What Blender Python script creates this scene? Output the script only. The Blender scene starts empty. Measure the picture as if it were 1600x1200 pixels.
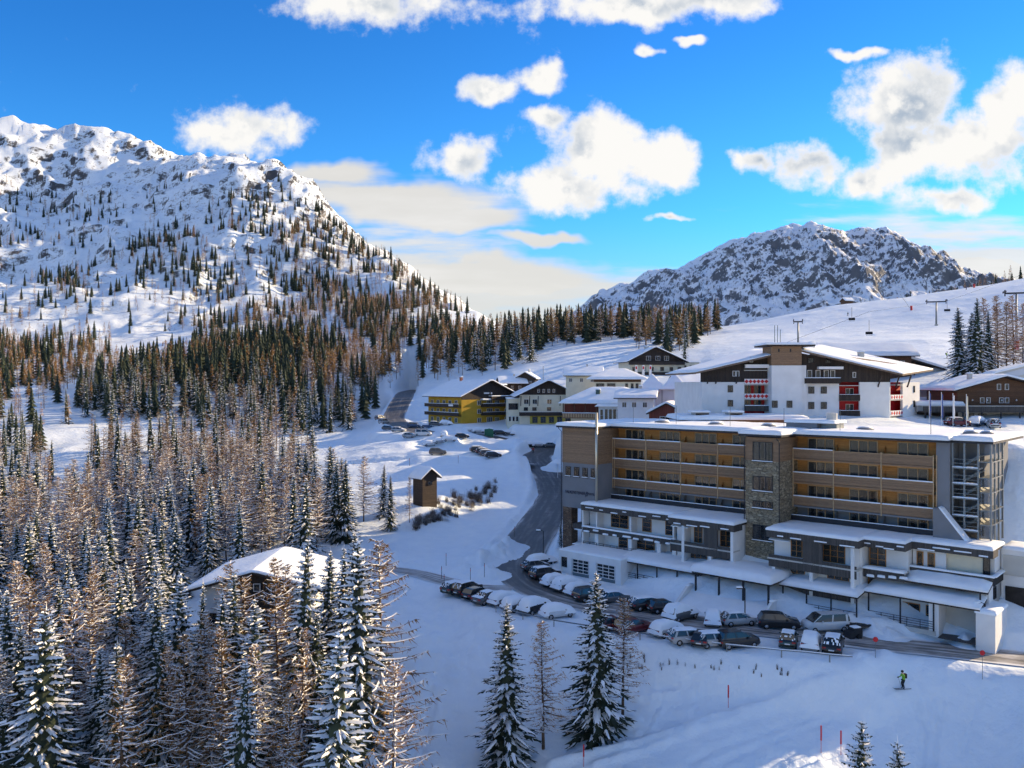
import bpy, bmesh, math, random
import numpy as np
from math import sin, cos, radians, pi
from mathutils import Vector, Matrix

SC = bpy.context.scene
COL = SC.collection
# ------------------------------------------------------------------ camera
EYE, FPX, HORIZON = 27.3, 1290.0, 598.0
cam_data = bpy.data.cameras.new('camera')
cam = bpy.data.objects.new('camera', cam_data); COL.objects.link(cam)
cam.location = (0, 0, EYE); cam.rotation_euler = (radians(90), 0, 0)
cam_data.sensor_width = 36.0; cam_data.lens = 36.0 * FPX / 1600.0
cam_data.shift_y = -2.0 / 1600.0
cam_data.clip_start = 0.5; cam_data.clip_end = 12000
SC.camera = cam
# ------------------------------------------------------------------ exposure
SC.view_settings.view_transform = 'Standard'
SC.view_settings.look = 'None'
SC.view_settings.exposure = EXPOSURE = 0.94
SC.view_settings.gamma = 1.0
SC.view_settings.use_curve_mapping = False
SC.render.engine = 'CYCLES'
SC.cycles.use_denoising = True
SC.cycles.use_adaptive_sampling = True; SC.cycles.adaptive_threshold = 0.03
SC.cycles.max_bounces = 5; SC.cycles.diffuse_bounces = 4; SC.cycles.glossy_bounces = 2
SC.cycles.transparent_max_bounces = 6; SC.cycles.transmission_bounces = 2
SC.cycles.caustics_reflective = False; SC.cycles.caustics_refractive = False
# ------------------------------------------------------------------ sun
SUN_AZ, SUN_EL = radians(64), radians(20)       # azimuth measured from +Y towards +X
sun_data = bpy.data.lights.new('sun', 'SUN'); sun = bpy.data.objects.new('sun', sun_data); COL.objects.link(sun)
sun_data.energy = 4.6; sun_data.angle = radians(0.6); sun_data.color = (1.0, 0.75, 0.43)
SUN_DIR = Vector((sin(SUN_AZ)*cos(SUN_EL), cos(SUN_AZ)*cos(SUN_EL), sin(SUN_EL)))
sun.rotation_euler = SUN_DIR.to_track_quat('Z', 'Y').to_euler()
sun.location = SUN_DIR * 400
# ------------------------------------------------------------------ sky
world = bpy.data.worlds.new('World'); SC.world = world; world.use_nodes = True
WN, WL = world.node_tree.nodes, world.node_tree.links
WN.clear()
def wn(t, **k):
    n = WN.new(t)
    for a, v in k.items(): setattr(n, a, v)
    return n
def wmath(op, a, b=None, c=None, clamp=False):
    n = wn('ShaderNodeMath', operation=op, use_clamp=clamp)
    for i, v in enumerate((a, b, c)):
        if v is None: continue
        if isinstance(v, (int, float)): n.inputs[i].default_value = v
        else: WL.new(v, n.inputs[i])
    return n.outputs[0]
def wmix(f, a, b):
    n = wn('ShaderNodeMix', data_type='RGBA')
    for sock, v in ((n.inputs[0], f), (n.inputs[6], a), (n.inputs[7], b)):
        if isinstance(v, (int, float)): sock.default_value = v
        elif isinstance(v, tuple): sock.default_value = v + (1,)
        else: WL.new(v, sock)
    return n.outputs[2]
sky = wn('ShaderNodeTexSky', sky_type='NISHITA', sun_disc=False, sun_elevation=SUN_EL, sun_rotation=SUN_AZ,
         altitude=1500, air_density=1.0, dust_density=0.4, ozone_density=3.0)
hsv = wn('ShaderNodeHueSaturation'); WL.new(sky.outputs[0], hsv.inputs['Color'])
hsv.inputs['Saturation'].default_value = 1.05; hsv.inputs['Value'].default_value = 1.0
tco = wn('ShaderNodeTexCoord'); sep = wn('ShaderNodeSeparateXYZ'); WL.new(tco.outputs['Generated'], sep.inputs[0])
ay = wmath('MAXIMUM', wmath('ABSOLUTE', sep.outputs[1]), 0.12)
ca = wmath('DIVIDE', sep.outputs[0], ay); ce = wmath('DIVIDE', sep.outputs[2], ay)
cmb = wn('ShaderNodeCombineXYZ'); WL.new(ca, cmb.inputs[0]); WL.new(ce, cmb.inputs[1])
def wnoise(vec, scale, detail, rough=0.55, stretch=None, off=(0, 0, 0)):
    m = wn('ShaderNodeMapping'); WL.new(vec, m.inputs[0])
    m.inputs['Scale'].default_value = stretch or (1, 1, 1); m.inputs['Location'].default_value = off
    n = wn('ShaderNodeTexNoise'); WL.new(m.outputs[0], n.inputs['Vector'])
    n.inputs['Scale'].default_value = scale; n.inputs['Detail'].default_value = detail; n.inputs['Roughness'].default_value = rough
    return n
warp = wnoise(cmb.outputs[0], 14.0, 3)
wv = wn('ShaderNodeVectorMath', operation='MULTIPLY_ADD'); WL.new(warp.outputs['Color'], wv.inputs[0])
wv.inputs[1].default_value = (0.07, 0.05, 0); wv.inputs[2].default_value = (-0.035, -0.025, 0)
wp = wn('ShaderNodeVectorMath', operation='ADD'); WL.new(cmb.outputs[0], wp.inputs[0]); WL.new(wv.outputs[0], wp.inputs[1])
# cumulus lobes: (azimuth tangent, elevation tangent, half width, half height), as seen from the village
CLOUDS = [(590, 8, 150, 36), (385, 190, 92, 34), (345, 205, 60, 22), (768, 145, 44, 24), (842, 122, 40, 18), (722, 248, 62, 36),
          (930, 230, 105, 62), (890, 290, 95, 38), (1030, 240, 62, 42), (860, 180, 40, 22), (1010, 8, 170, 26), (1110, 5, 90, 22),
          (1430, 165, 110, 72), (1520, 215, 110, 78), (1410, 235, 80, 50), (1570, 150, 70, 50), (1265, 262, 60, 34), (1345, 285, 52, 28),
          (1180, 252, 32, 18), (1480, 310, 70, 20), (1012, 72, 18, 9), (1075, 62, 22, 8), (1045, 343, 36, 7), (1340, 85, 36, 9)]
dens = None
for (px, py, rx, ry) in CLOUDS:
    s = wn('ShaderNodeVectorMath', operation='SUBTRACT'); WL.new(wp.outputs[0], s.inputs[0])
    s.inputs[1].default_value = ((px-800)/FPX, (HORIZON-py)/FPX, 0)
    m = wn('ShaderNodeVectorMath', operation='MULTIPLY'); WL.new(s.outputs[0], m.inputs[0]); m.inputs[1].default_value = (FPX/(rx*1.25), FPX/(ry*1.25), 0)
    l = wn('ShaderNodeVectorMath', operation='LENGTH'); WL.new(m.outputs[0], l.inputs[0])
    v = wmath('SUBTRACT', 1.0, l.outputs['Value'])
    dens = v if dens is None else wmath('SMOOTH_MAX', dens, v, 0.25)
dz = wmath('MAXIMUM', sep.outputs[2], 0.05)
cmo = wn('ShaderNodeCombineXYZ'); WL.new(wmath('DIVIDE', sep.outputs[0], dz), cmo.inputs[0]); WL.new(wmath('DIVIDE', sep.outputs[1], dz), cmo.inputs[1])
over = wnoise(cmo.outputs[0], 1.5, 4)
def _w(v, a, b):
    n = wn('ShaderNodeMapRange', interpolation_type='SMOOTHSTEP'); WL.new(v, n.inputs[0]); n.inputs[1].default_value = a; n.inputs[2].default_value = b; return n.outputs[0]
fill_clouds = wmath('SUBTRACT', wmath('MULTIPLY', _w(over.outputs['Fac'], 0.46, 0.62), _w(ce, 0.47, 0.62)), 0.35)  # overhead clouds out of view, added to brighten and neutralise the shade
dens = wmath('MAXIMUM', dens, fill_clouds)
fb = wnoise(cmb.outputs[0], 11.0, 8, 0.62, off=(3.1, 1.7, 0))
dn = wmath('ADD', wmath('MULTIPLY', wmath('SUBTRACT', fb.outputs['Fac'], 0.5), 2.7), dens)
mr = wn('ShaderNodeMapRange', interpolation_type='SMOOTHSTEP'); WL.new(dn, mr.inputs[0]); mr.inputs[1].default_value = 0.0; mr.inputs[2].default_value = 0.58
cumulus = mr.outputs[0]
# thin layered cloud above the horizon
st = wnoise(cmb.outputs[0], 5.0, 7, 0.55, stretch=(0.55, 3.2, 1), off=(0.4, 0.2, 0))
def wramp(v, a, b, lo=0.0, hi=1.0):
    n = wn('ShaderNodeMapRange', interpolation_type='SMOOTHSTEP'); WL.new(v, n.inputs[0])
    n.inputs[1].default_value = a; n.inputs[2].default_value = b; n.inputs[3].default_value = lo; n.inputs[4].default_value = hi
    return n.outputs[0]
band = wramp(ce, 0.29, 0.10)
stv = wmath('ADD', wmath('MULTIPLY', wmath('SUBTRACT', st.outputs['Fac'], 0.5), 1.7), wmath('SUBTRACT', wmath('MULTIPLY', band, 0.78), 0.42))
sl = None
for (px, py, rx, ry) in ((600, 305, 170, 36), (720, 335, 120, 26), (520, 275, 90, 22), (860, 372, 90, 12), (780, 430, 260, 40), (1540, 428, 120, 26), (200, 380, 300, 40)):
    s = wn('ShaderNodeVectorMath', operation='SUBTRACT'); WL.new(wp.outputs[0], s.inputs[0]); s.inputs[1].default_value = ((px-800)/FPX, (HORIZON-py)/FPX, 0)
    m = wn('ShaderNodeVectorMath', operation='MULTIPLY'); WL.new(s.outputs[0], m.inputs[0]); m.inputs[1].default_value = (FPX/(rx*1.25), FPX/(ry*1.25), 0)
    l = wn('ShaderNodeVectorMath', operation='LENGTH'); WL.new(m.outputs[0], l.inputs[0]); v = wmath('SUBTRACT', 1.0, l.outputs['Value'])
    sl = v if sl is None else wmath('SMOOTH_MAX', sl, v, 0.25)
stl = wmath('ADD', wmath('MULTIPLY', wmath('SUBTRACT', st.outputs['Fac'], 0.5), 1.9), sl)
stratus = wmath('MAXIMUM', wmath('MULTIPLY', wramp(stv, 0.0, 0.30), 0.9), wmath('MULTIPLY', wramp(stl, -0.05, 0.55), 0.95))
haze_f = wramp(ce, 0.22, -0.02, 0.0, 0.75)
# cloud brightness: thick parts and undersides greyer
fb2 = wnoise(cmb.outputs[0], 10.0, 4, 0.55, off=(2.86, 1.46, 0))
lit = wmath('SUBTRACT', fb.outputs['Fac'], fb2.outputs['Fac'])
shade = wmath('MULTIPLY', wramp(dn, 0.25, 1.0), wramp(lit, 0.05, -0.13))
cum_col = wmix(shade, (3.4, 3.35, 3.25), (1.45, 1.75, 2.15))
st_col = wmix(wramp(st.outputs['Fac'], 0.45, 0.75), (2.75, 2.65, 2.45), (3.2, 3.1, 2.95))
tint = wmix(1.0, hsv.outputs[0], (0.22, 0.64, 0.88)); tint.node.blend_type = 'MULTIPLY'
deep = wmix(wramp(ce, 0.16, 0.50), (1.0, 1.0, 1.0), (0.62, 0.80, 0.95)); dk = wmix(1.0, tint, deep); dk.node.blend_type = 'MULTIPLY'
c0 = wmix(haze_f, dk, (1.75, 1.95, 2.1))
c1 = wmix(stratus, c0, st_col)
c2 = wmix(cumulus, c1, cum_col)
world.cycles.sampling_method = "MANUAL"; world.cycles.sample_map_resolution = 512
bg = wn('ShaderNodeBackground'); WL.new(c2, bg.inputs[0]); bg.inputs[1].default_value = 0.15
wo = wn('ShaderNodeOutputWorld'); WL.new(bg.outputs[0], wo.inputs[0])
# ------------------------------------------------------------------ helpers
def P(px, py, d):                       # surveyed point: bearing / drop read from the photograph, d = distance north of the drone
    return ((px-800)/FPX*d, d, EYE-(py-HORIZON)/FPX*d)
def G(px, py, z):                       # the same for a point whose height z is known
    d = (EYE-z)*FPX/(py-HORIZON)
    return ((px-800)/FPX*d, d, z)
def _hash(ix, iy, s):
    h = (ix.astype(np.int64)*374761393 + iy.astype(np.int64)*668265263 + s*1442695041) & 0xffffffff
    h = ((h ^ (h >> 13))*1274126177) & 0xffffffff
    return ((h ^ (h >> 16)) & 0xffff)/65535.0
def vnoise(x, y, s=0):
    x = np.asarray(x, float); y = np.asarray(y, float)
    ix = np.floor(x); iy = np.floor(y); fx = x-ix; fy = y-iy
    fx = fx*fx*fx*(fx*(fx*6-15)+10); fy = fy*fy*fy*(fy*(fy*6-15)+10)
    a = _hash(ix, iy, s); b = _hash(ix+1, iy, s); c = _hash(ix, iy+1, s); d = _hash(ix+1, iy+1, s)
    return (a*(1-fx)+b*fx)*(1-fy)+(c*(1-fx)+d*fx)*fy
def fbm(x, y, o=4, s=0, g=0.5):
    t = 0; amp = 1; n = 0
    for i in range(o):
        t = t+amp*(vnoise(x*2**i+17*i, y*2**i-9*i, s+i)-0.5); n += amp; amp *= g
    return t/n*2
def ridged(x, y, o=5, s=0, g=0.55):
    t = 0; amp = 1; n = 0
    for i in range(o):
        t = t+amp*(1-np.abs(2*vnoise(x*2.03**i+31*i, y*2.03**i+11*i, s+i)-1)); n += amp; amp *= g
    return t/n
def sstep(a, b, x):
    t = np.clip((x-a)/(b-a), 0, 1); return t*t*(3-2*t)

# ---- materials
MATS = {}
def mat(name, col, rough=0.7, var=0.0, scale=3.0, bump=0.0, bscale=None, metal=0.0, spec=0.3, col2=None, detail=4, stretch=None, coat=0.0, rnd=0.0):
    if name in MATS: return MATS[name]
    m = bpy.data.materials.new(name); m.use_nodes = True; MATS[name] = m
    nt = m.node_tree; b = nt.nodes['Principled BSDF']
    b.inputs['Roughness'].default_value = rough; b.inputs['Metallic'].default_value = metal
    b.inputs['Specular IOR Level'].default_value = spec; b.inputs['Coat Weight'].default_value = coat
    b.inputs['Base Color'].default_value = (*col, 1)
    tc = nt.nodes.new('ShaderNodeTexCoord'); src = tc.outputs['Object']
    if stretch:
        mp = nt.nodes.new('ShaderNodeMapping'); mp.inputs['Scale'].default_value = stretch; nt.links.new(src, mp.inputs[0]); src = mp.outputs[0]
    if var > 0 or col2 is not None:
        n = nt.nodes.new('ShaderNodeTexNoise'); n.inputs['Scale'].default_value = scale; n.inputs['Detail'].default_value = detail
        nt.links.new(src, n.inputs['Vector'])
        mx = nt.nodes.new('ShaderNodeMix'); mx.data_type = 'RGBA'
        c2 = col2 if col2 is not None else tuple(c*(1-var) for c in col)
        c1 = col if col2 is not None else tuple(min(1, c*(1+var)) for c in col)
        mx.inputs[6].default_value = (*c1, 1); mx.inputs[7].default_value = (*c2, 1)
        mr = nt.nodes.new('ShaderNodeMapRange'); mr.inputs[1].default_value = 0.33; mr.inputs[2].default_value = 0.67
        nt.links.new(n.outputs['Fac'], mr.inputs[0]); nt.links.new(mr.outputs[0], mx.inputs[0])
        out = mx.outputs[2]
        if rnd > 0:
            oi = nt.nodes.new('ShaderNodeObjectInfo'); hs = nt.nodes.new('ShaderNodeHueSaturation')
            r = nt.nodes.new('ShaderNodeMapRange'); r.inputs[3].default_value = 1-rnd; r.inputs[4].default_value = 1+rnd
            nt.links.new(oi.outputs['Random'], r.inputs[0]); nt.links.new(r.outputs[0], hs.inputs['Value'])
            nt.links.new(out, hs.inputs['Color']); out = hs.outputs[0]
        nt.links.new(out, b.inputs['Base Color'])
    if bump > 0:
        n2 = nt.nodes.new('ShaderNodeTexNoise'); n2.inputs['Scale'].default_value = bscale or scale*3; n2.inputs['Detail'].default_value = 5
        nt.links.new(src, n2.inputs['Vector'])
        bp = nt.nodes.new('ShaderNodeBump'); bp.inputs['Strength'].default_value = min(1, bump); bp.inputs['Distance'].default_value = 0.1*max(1, bump)
        nt.links.new(n2.outputs['Fac'], bp.inputs['Height']); nt.links.new(bp.outputs[0], b.inputs['Normal'])
    return m
def planks(name, c1, c2, period=0.18, axis=2, rough=0.7, var=0.35):   # boarded timber: board tone varies board by board, joints are dark
    if name in MATS: return MATS[name]
    m = mat(name, c1, rough); nt = m.node_tree; b = nt.nodes['Principled BSDF']
    tc = nt.nodes.new('ShaderNodeTexCoord'); sp = nt.nodes.new('ShaderNodeSeparateXYZ'); nt.links.new(tc.outputs['Object'], sp.inputs[0])
    dv = nt.nodes.new('ShaderNodeMath'); dv.operation = 'DIVIDE'; dv.inputs[1].default_value = period; nt.links.new(sp.outputs[axis], dv.inputs[0])
    fl = nt.nodes.new('ShaderNodeMath'); fl.operation = 'FLOOR'; nt.links.new(dv.outputs[0], fl.inputs[0])
    wn_ = nt.nodes.new('ShaderNodeTexWhiteNoise'); wn_.noise_dimensions = '1D'; nt.links.new(fl.outputs[0], wn_.inputs['W'])
    ns = nt.nodes.new('ShaderNodeTexNoise'); ns.inputs['Scale'].default_value = 1.4; ns.inputs['Detail'].default_value = 5
    mp = nt.nodes.new('ShaderNodeMapping'); mp.inputs['Scale'].default_value = (1, 1, 6) if axis == 2 else (6, 1, 1)
    nt.links.new(tc.outputs['Object'], mp.inputs[0]); nt.links.new(mp.outputs[0], ns.inputs['Vector'])
    ad = nt.nodes.new('ShaderNodeMath'); ad.operation = 'MULTIPLY_ADD'; ad.inputs[1].default_value = 0.55; nt.links.new(wn_.outputs['Value'], ad.inputs[0])
    mr = nt.nodes.new('ShaderNodeMapRange'); mr.inputs[1].default_value = 0.3; mr.inputs[2].default_value = 0.7; mr.inputs[4].default_value = 0.5
    nt.links.new(ns.outputs['Fac'], mr.inputs[0]); nt.links.new(mr.outputs[0], ad.inputs[2])
    mx = nt.nodes.new('ShaderNodeMix'); mx.data_type = 'RGBA'; mx.inputs[6].default_value = (*c1, 1); mx.inputs[7].default_value = (*c2, 1)
    nt.links.new(ad.outputs[0], mx.inputs[0])
    fr = nt.nodes.new('ShaderNodeMath'); fr.operation = 'FRACT'; nt.links.new(dv.outputs[0], fr.inputs[0])
    gt = nt.nodes.new('ShaderNodeMath'); gt.operation = 'GREATER_THAN'; gt.inputs[1].default_value = 0.1; nt.links.new(fr.outputs[0], gt.inputs[0])
    mj = nt.nodes.new('ShaderNodeMix'); mj.data_type = 'RGBA'; mj.inputs[6].default_value = (*[c*0.35 for c in c2], 1)
    nt.links.new(gt.outputs[0], mj.inputs[0]); nt.links.new(mx.outputs[2], mj.inputs[7]); nt.links.new(mj.outputs[2], b.inputs['Base Color'])
    bp = nt.nodes.new('ShaderNodeBump'); bp.inputs['Strength'].default_value = 0.5; bp.inputs['Distance'].default_value = 0.02
    nt.links.new(gt.outputs[0], bp.inputs['Height']); nt.links.new(bp.outputs[0], b.inputs['Normal'])
    return m
def stonework(name, c1, c2, c3):                                       # coursed rubble facing: small flat stones with dark joints
    m = mat(name, c1, 0.85); nt = m.node_tree; b = nt.nodes['Principled BSDF']
    tc = nt.nodes.new('ShaderNodeTexCoord'); mp = nt.nodes.new('ShaderNodeMapping'); mp.inputs['Scale'].default_value = (1.9, 1.9, 5.2)
    nt.links.new(tc.outputs['Object'], mp.inputs[0])
    vo = nt.nodes.new('ShaderNodeTexVoronoi'); vo.inputs['Scale'].default_value = 1.0; nt.links.new(mp.outputs[0], vo.inputs['Vector'])
    vd = nt.nodes.new('ShaderNodeTexVoronoi'); vd.feature = 'DISTANCE_TO_EDGE'; vd.inputs['Scale'].default_value = 1.0; nt.links.new(mp.outputs[0], vd.inputs['Vector'])
    sp = nt.nodes.new('ShaderNodeSeparateColor'); nt.links.new(vo.outputs['Color'], sp.inputs[0])
    cr = nt.nodes.new('ShaderNodeValToRGB'); e = cr.color_ramp.elements; e[0].color = (*c1, 1); e[1].color = (*c3, 1); e.new(0.5).color = (*c2, 1)
    nt.links.new(sp.outputs[0], cr.inputs[0])
    mr = nt.nodes.new('ShaderNodeMapRange'); mr.inputs[2].default_value = 0.09; nt.links.new(vd.outputs['Distance'], mr.inputs[0])
    mx = nt.nodes.new('ShaderNodeMix'); mx.data_type = 'RGBA'; mx.inputs[6].default_value = (0.05, 0.045, 0.035, 1)
    nt.links.new(mr.outputs[0], mx.inputs[0]); nt.links.new(cr.outputs[0], mx.inputs[7]); nt.links.new(mx.outputs[2], b.inputs['Base Color'])
    bp = nt.nodes.new('ShaderNodeBump'); bp.inputs['Distance'].default_value = 0.05; nt.links.new(mr.outputs[0], bp.inputs['Height']); nt.links.new(bp.outputs[0], b.inputs['Normal'])
    return m
def glassmat(name, tint, rough=0.06, alpha=0.55):
    m = mat(name, tint, rough, spec=0.9); b = m.node_tree.nodes['Principled BSDF']; b.inputs['Alpha'].default_value = alpha
    return m
SNOW = mat('snow', (0.83, 0.865, 0.89), 0.65, var=0.03, scale=0.8, bump=0.35, bscale=2.2, spec=0.25)

# ---- mesh building
class MB:
    def __init__(s): s.v = []; s.f = []; s.m = []
    def quad(s, pts, m=0):
        i = len(s.v); s.v += [tuple(p) for p in pts]; s.f.append(tuple(range(i, i+len(pts)))); s.m.append(m)
    def box(s, x0, x1, y0, y1, z0, z1, m=0):
        i = len(s.v)
        s.v += [(x0, y0, z0), (x1, y0, z0), (x1, y1, z0), (x0, y1, z0), (x0, y0, z1), (x1, y0, z1), (x1, y1, z1), (x0, y1, z1)]
        for f in ((0, 3, 2, 1), (4, 5, 6, 7), (0, 1, 5, 4), (1, 2, 6, 5), (2, 3, 7, 6), (3, 0, 4, 7)):
            s.f.append(tuple(i+k for k in f)); s.m.append(m)
        return s
    def prism(s, poly, axis, a0, a1, m=0):            # extrude a polygon along an axis (0 = x, 1 = y, 2 = z)
        i = len(s.v); n = len(poly)
        for a in (a0, a1):
            for (p, q) in poly:
                s.v.append({0: (a, p, q), 1: (p, a, q), 2: (p, q, a)}[axis])
        s.f.append(tuple(range(i, i+n))); s.f.append(tuple(range(i+2*n-1, i+n-1, -1))); s.m += [m, m]
        for k in range(n):
            k2 = (k+1) % n; s.f.append((i+k, i+k2, i+n+k2, i+n+k)); s.m.append(m)
        return s
    def tube(s, pts, r, n=6, m=0, taper=None, cap=True):
        pts = [Vector(p) for p in pts]; base = len(s.v); K = len(pts)
        for k, p in enumerate(pts):
            d = (pts[min(k+1, K-1)]-pts[max(k-1, 0)]).normalized()
            a = d.cross(Vector((0, 0, 1)) if abs(d.z) < 0.9 else Vector((1, 0, 0))).normalized(); b = d.cross(a)
            rr = r if taper is None else r+(taper-r)*k/(K-1)
            for j in range(n):
                t = 2*pi*j/n; s.v.append(tuple(p+a*rr*cos(t)+b*rr*sin(t)))
        for k in range(K-1):
            for j in range(n):
                j2 = (j+1) % n; s.f.append((base+k*n+j, base+k*n+j2, base+(k+1)*n+j2, base+(k+1)*n+j)); s.m.append(m)
        if cap:
            s.f.append(tuple(base+j for j in range(n))); s.f.append(tuple(base+(K-1)*n+j for j in reversed(range(n)))); s.m += [m, m]
        return s
    def lathe(s, prof, n=10, m=0, cx=0, cy=0):
        base = len(s.v)
        for (r, z) in prof:
            for j in range(n): s.v.append((cx+r*cos(2*pi*j/n), cy+r*sin(2*pi*j/n), z))
        for k in range(len(prof)-1):
            for j in range(n):
                j2 = (j+1) % n; s.f.append((base+k*n+j, base+k*n+j2, base+(k+1)*n+j2, base+(k+1)*n+j)); s.m.append(m)
        return s
    def mesh(s, name, mats, smooth=False, fix=True):
        me = bpy.data.meshes.new(name); me.from_pydata(s.v, [], s.f)
        for mm in (mats if isinstance(mats, (list, tuple)) else [mats]): me.materials.append(mm)
        if any(s.m): me.polygons.foreach_set('material_index', s.m)
        if fix:
            bm = bmesh.new(); bm.from_mesh(me); bmesh.ops.recalc_face_normals(bm, faces=bm.faces); bm.to_mesh(me); bm.free()
        if smooth: me.polygons.foreach_set('use_smooth', [True]*len(me.polygons))
        me.update(); return me
    def build(s, name, mats, parent=None, smooth=False, loc=None, rz=0, fix=True):
        return put(name, s.mesh(name, mats, smooth, fix), parent, loc, rz)
def put(name, me, parent=None, loc=None, rz=0, scale=None):
    o = bpy.data.objects.new(name, me); COL.objects.link(o)
    if parent: o.parent = parent
    if loc is not None: o.location = loc
    if rz: o.rotation_euler = (0, 0, rz)
    if scale is not None: o.scale = scale if isinstance(scale, tuple) else (scale,)*3
    return o
def tag(o, label, cat, group=None):
    o['label'] = label; o['category'] = cat
    if group: o['group'] = group
    return o
def thing(name, label, cat, loc=(0, 0, 0), rz=0, group=None):
    o = bpy.data.objects.new(name, None); COL.objects.link(o); o.location = loc; o.rotation_euler = (0, 0, rz); o.empty_display_size = 0.5
    return tag(o, label, cat, group)
def struct(name, mesh, loc=None):
    o = put(name, mesh, None, loc); o['kind'] = 'structure'; return o
def copy_tree(o, parent=None):
    c = o.copy(); COL.objects.link(c); c.parent = parent
    for ch in list(o.children): copy_tree(ch, c)
    return c
def npmesh(name, V, F, mats, midx=None, smooth=False):
    V = np.asarray(V, np.float32); F = np.asarray(F, np.int32); k = F.shape[1]
    me = bpy.data.meshes.new(name); me.vertices.add(len(V)); me.vertices.foreach_set('co', V.ravel())
    me.loops.add(F.size); me.loops.foreach_set('vertex_index', F.ravel())
    me.polygons.add(len(F)); me.polygons.foreach_set('loop_start', np.arange(0, F.size, k, dtype=np.int32))
    for mm in (mats if isinstance(mats, (list, tuple)) else [mats]): me.materials.append(mm)
    if midx is not None: me.polygons.foreach_set('material_index', np.asarray(midx, np.int32))
    me.polygons.foreach_set('use_smooth', np.full(len(F), smooth))
    me.update(calc_edges=True); me.validate(); return me
# ------------------------------------------------------------------ terrain
HU = np.array([0.73541, -0.67763]); HN = np.array([-0.67763, -0.73541]); HL0 = np.array([7.4, 132.3])   # main hotel: facade direction, outward normal, origin
HROT = math.atan2(HU[1], HU[0])
def hw(s, o):                            # hotel plan coordinates (along facade, outwards) -> world x, y
    p = HL0+HU*s+HN*o; return float(p[0]), float(p[1])
CP = []
def cps(*pts): CP.extend(pts)
# foreground slope and piste, parking terrace
cps(*[G(*p) for p in [(720, 928, .1), (800, 935, .2), (900, 962, .2), (1000, 985, .1), (1100, 1003, 0), (1330, 1025, -.3), (1500, 1020, -.7), (1600, 1034, -.5),
    (1200, 975, .2), (1000, 945, .2), (900, 925, .3), (850, 905, .4), (760, 905, .3),
    (900, 1003, -1.2), (800, 985, -1.2), (1000, 1040, -2.4), (1100, 1055, -2.6), (1000, 1110, -4.6), (900, 1110, -5.2), (1200, 1060, -2.6), (1300, 1070, -3.0),
    (1380, 1050, -2.0), (1450, 1043, -1.5), (1520, 1043, -0.6), (1590, 1054, 0.0), (1680, 1062, 1.0),
    (1200, 1120, -4.4), (1100, 1160, -5.4), (1000, 1190, -6.6), (1300, 1120, -4.2), (1250, 1170, -5.6), (1360, 1105, -4.0), (1420, 1080, -2.5), (1480, 1064, -1.6), (1540, 1054, -1.0),
    (1400, 1150, -5.2), (1480, 1110, -3.6), (1540, 1100, -3.0), (1480, 1190, -6.4), (1560, 1190, -6.2), (1330, 1195, -6.8), (1590, 1110, -3.1),
    (700, 1000, -2.2), (690, 1100, -5.2), (670, 1190, -7.6), (800, 1100, -5.4), (800, 1195, -8.0), (900, 1195, -7.2), (740, 950, -.6), (690, 945, -.8)]])
cps((-20, 40, -17), (20, 40, -15), (50, 40, -16), (-60, 40, -22), (80, 60, -12), (110, 80, -3), (70, 30, -20))
cps((-12, 96, -1.2), (-20, 92, -3.2), (-22, 100, -2.2), (-36, 96, -3.0), (-45, 76, -10), (-60, 100, -7), (-38, 60, -13), (-72, 60, -17), (-92, 120, -6), (-58, 140, -2.4), (-100, 180, 0),
    (-40, 125, -1), (-25, 118, 0), (-70, 170, 0), (-120, 90, -12), (-15, 75, -7), (-28, 70, -9.5))
# fields under the road, hut, gully
cps(*[G(*p) for p in [(760, 845, 1.2), (700, 868, .6), (640, 862, .6), (650, 892, .2), (790, 815, 2.2), (830, 790, 2.8), (700, 835, 1.0), (640, 815, 2.6), (720, 805, 1.8), (760, 785, 3.2),
    (663, 792, 4.6), (700, 775, 5.2), (730, 745, 7.0), (800, 760, 4.6), (690, 742, 7.2), (620, 740, 6.6), (560, 745, 5.6), (700, 704, 9.6), (640, 692, 10.6), (760, 704, 9.3), (600, 672, 12.0),
    (560, 690, 9.0), (520, 705, 7.6), (560, 650, 14.0), (500, 690, 7.0)]])
# village
cps(*[P(*p) for p in [(660, 663, 272), (720, 664, 262), (800, 664, 268), (880, 664, 240), (700, 640, 310), (800, 640, 300), (900, 662, 205), (870, 690, 245), (960, 664, 185), (1000, 650, 200), (1060, 655, 165),
    (1100, 662, 142), (1250, 664, 136), (1430, 662, 134), (1500, 658, 146), (1590, 668, 140), (1580, 700, 122), (1500, 600, 175), (1590, 560, 200), (1560, 610, 165),
    (1000, 588, 290), (1080, 588, 290), (930, 600, 270)]])
for s in (6, 20, 35, 50, 62): cps((*hw(s, -18), 18.6 if s > 30 else 15.5))
cps((*hw(2, -16), 5.5), (*hw(-4, -4), 2.0), (22, 160, 6.5), (30, 180, 11), (*hw(0, 6), 1.6), (*hw(4, 5), 2.6), (*hw(20, 10), .8), (*hw(45, 10), .4), (*hw(60, 9.5), .3), (*hw(66, 3), 1.6), (*hw(68, -4), 2.6), (*hw(70, -14), 5.5), (*hw(72, 6), .4), (*hw(80, 0), 2.0), (*hw(85, -12), 5), (82, 112, 8.5), (100, 125, 13), (120, 110, 12), (160, 150, 26))
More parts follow.
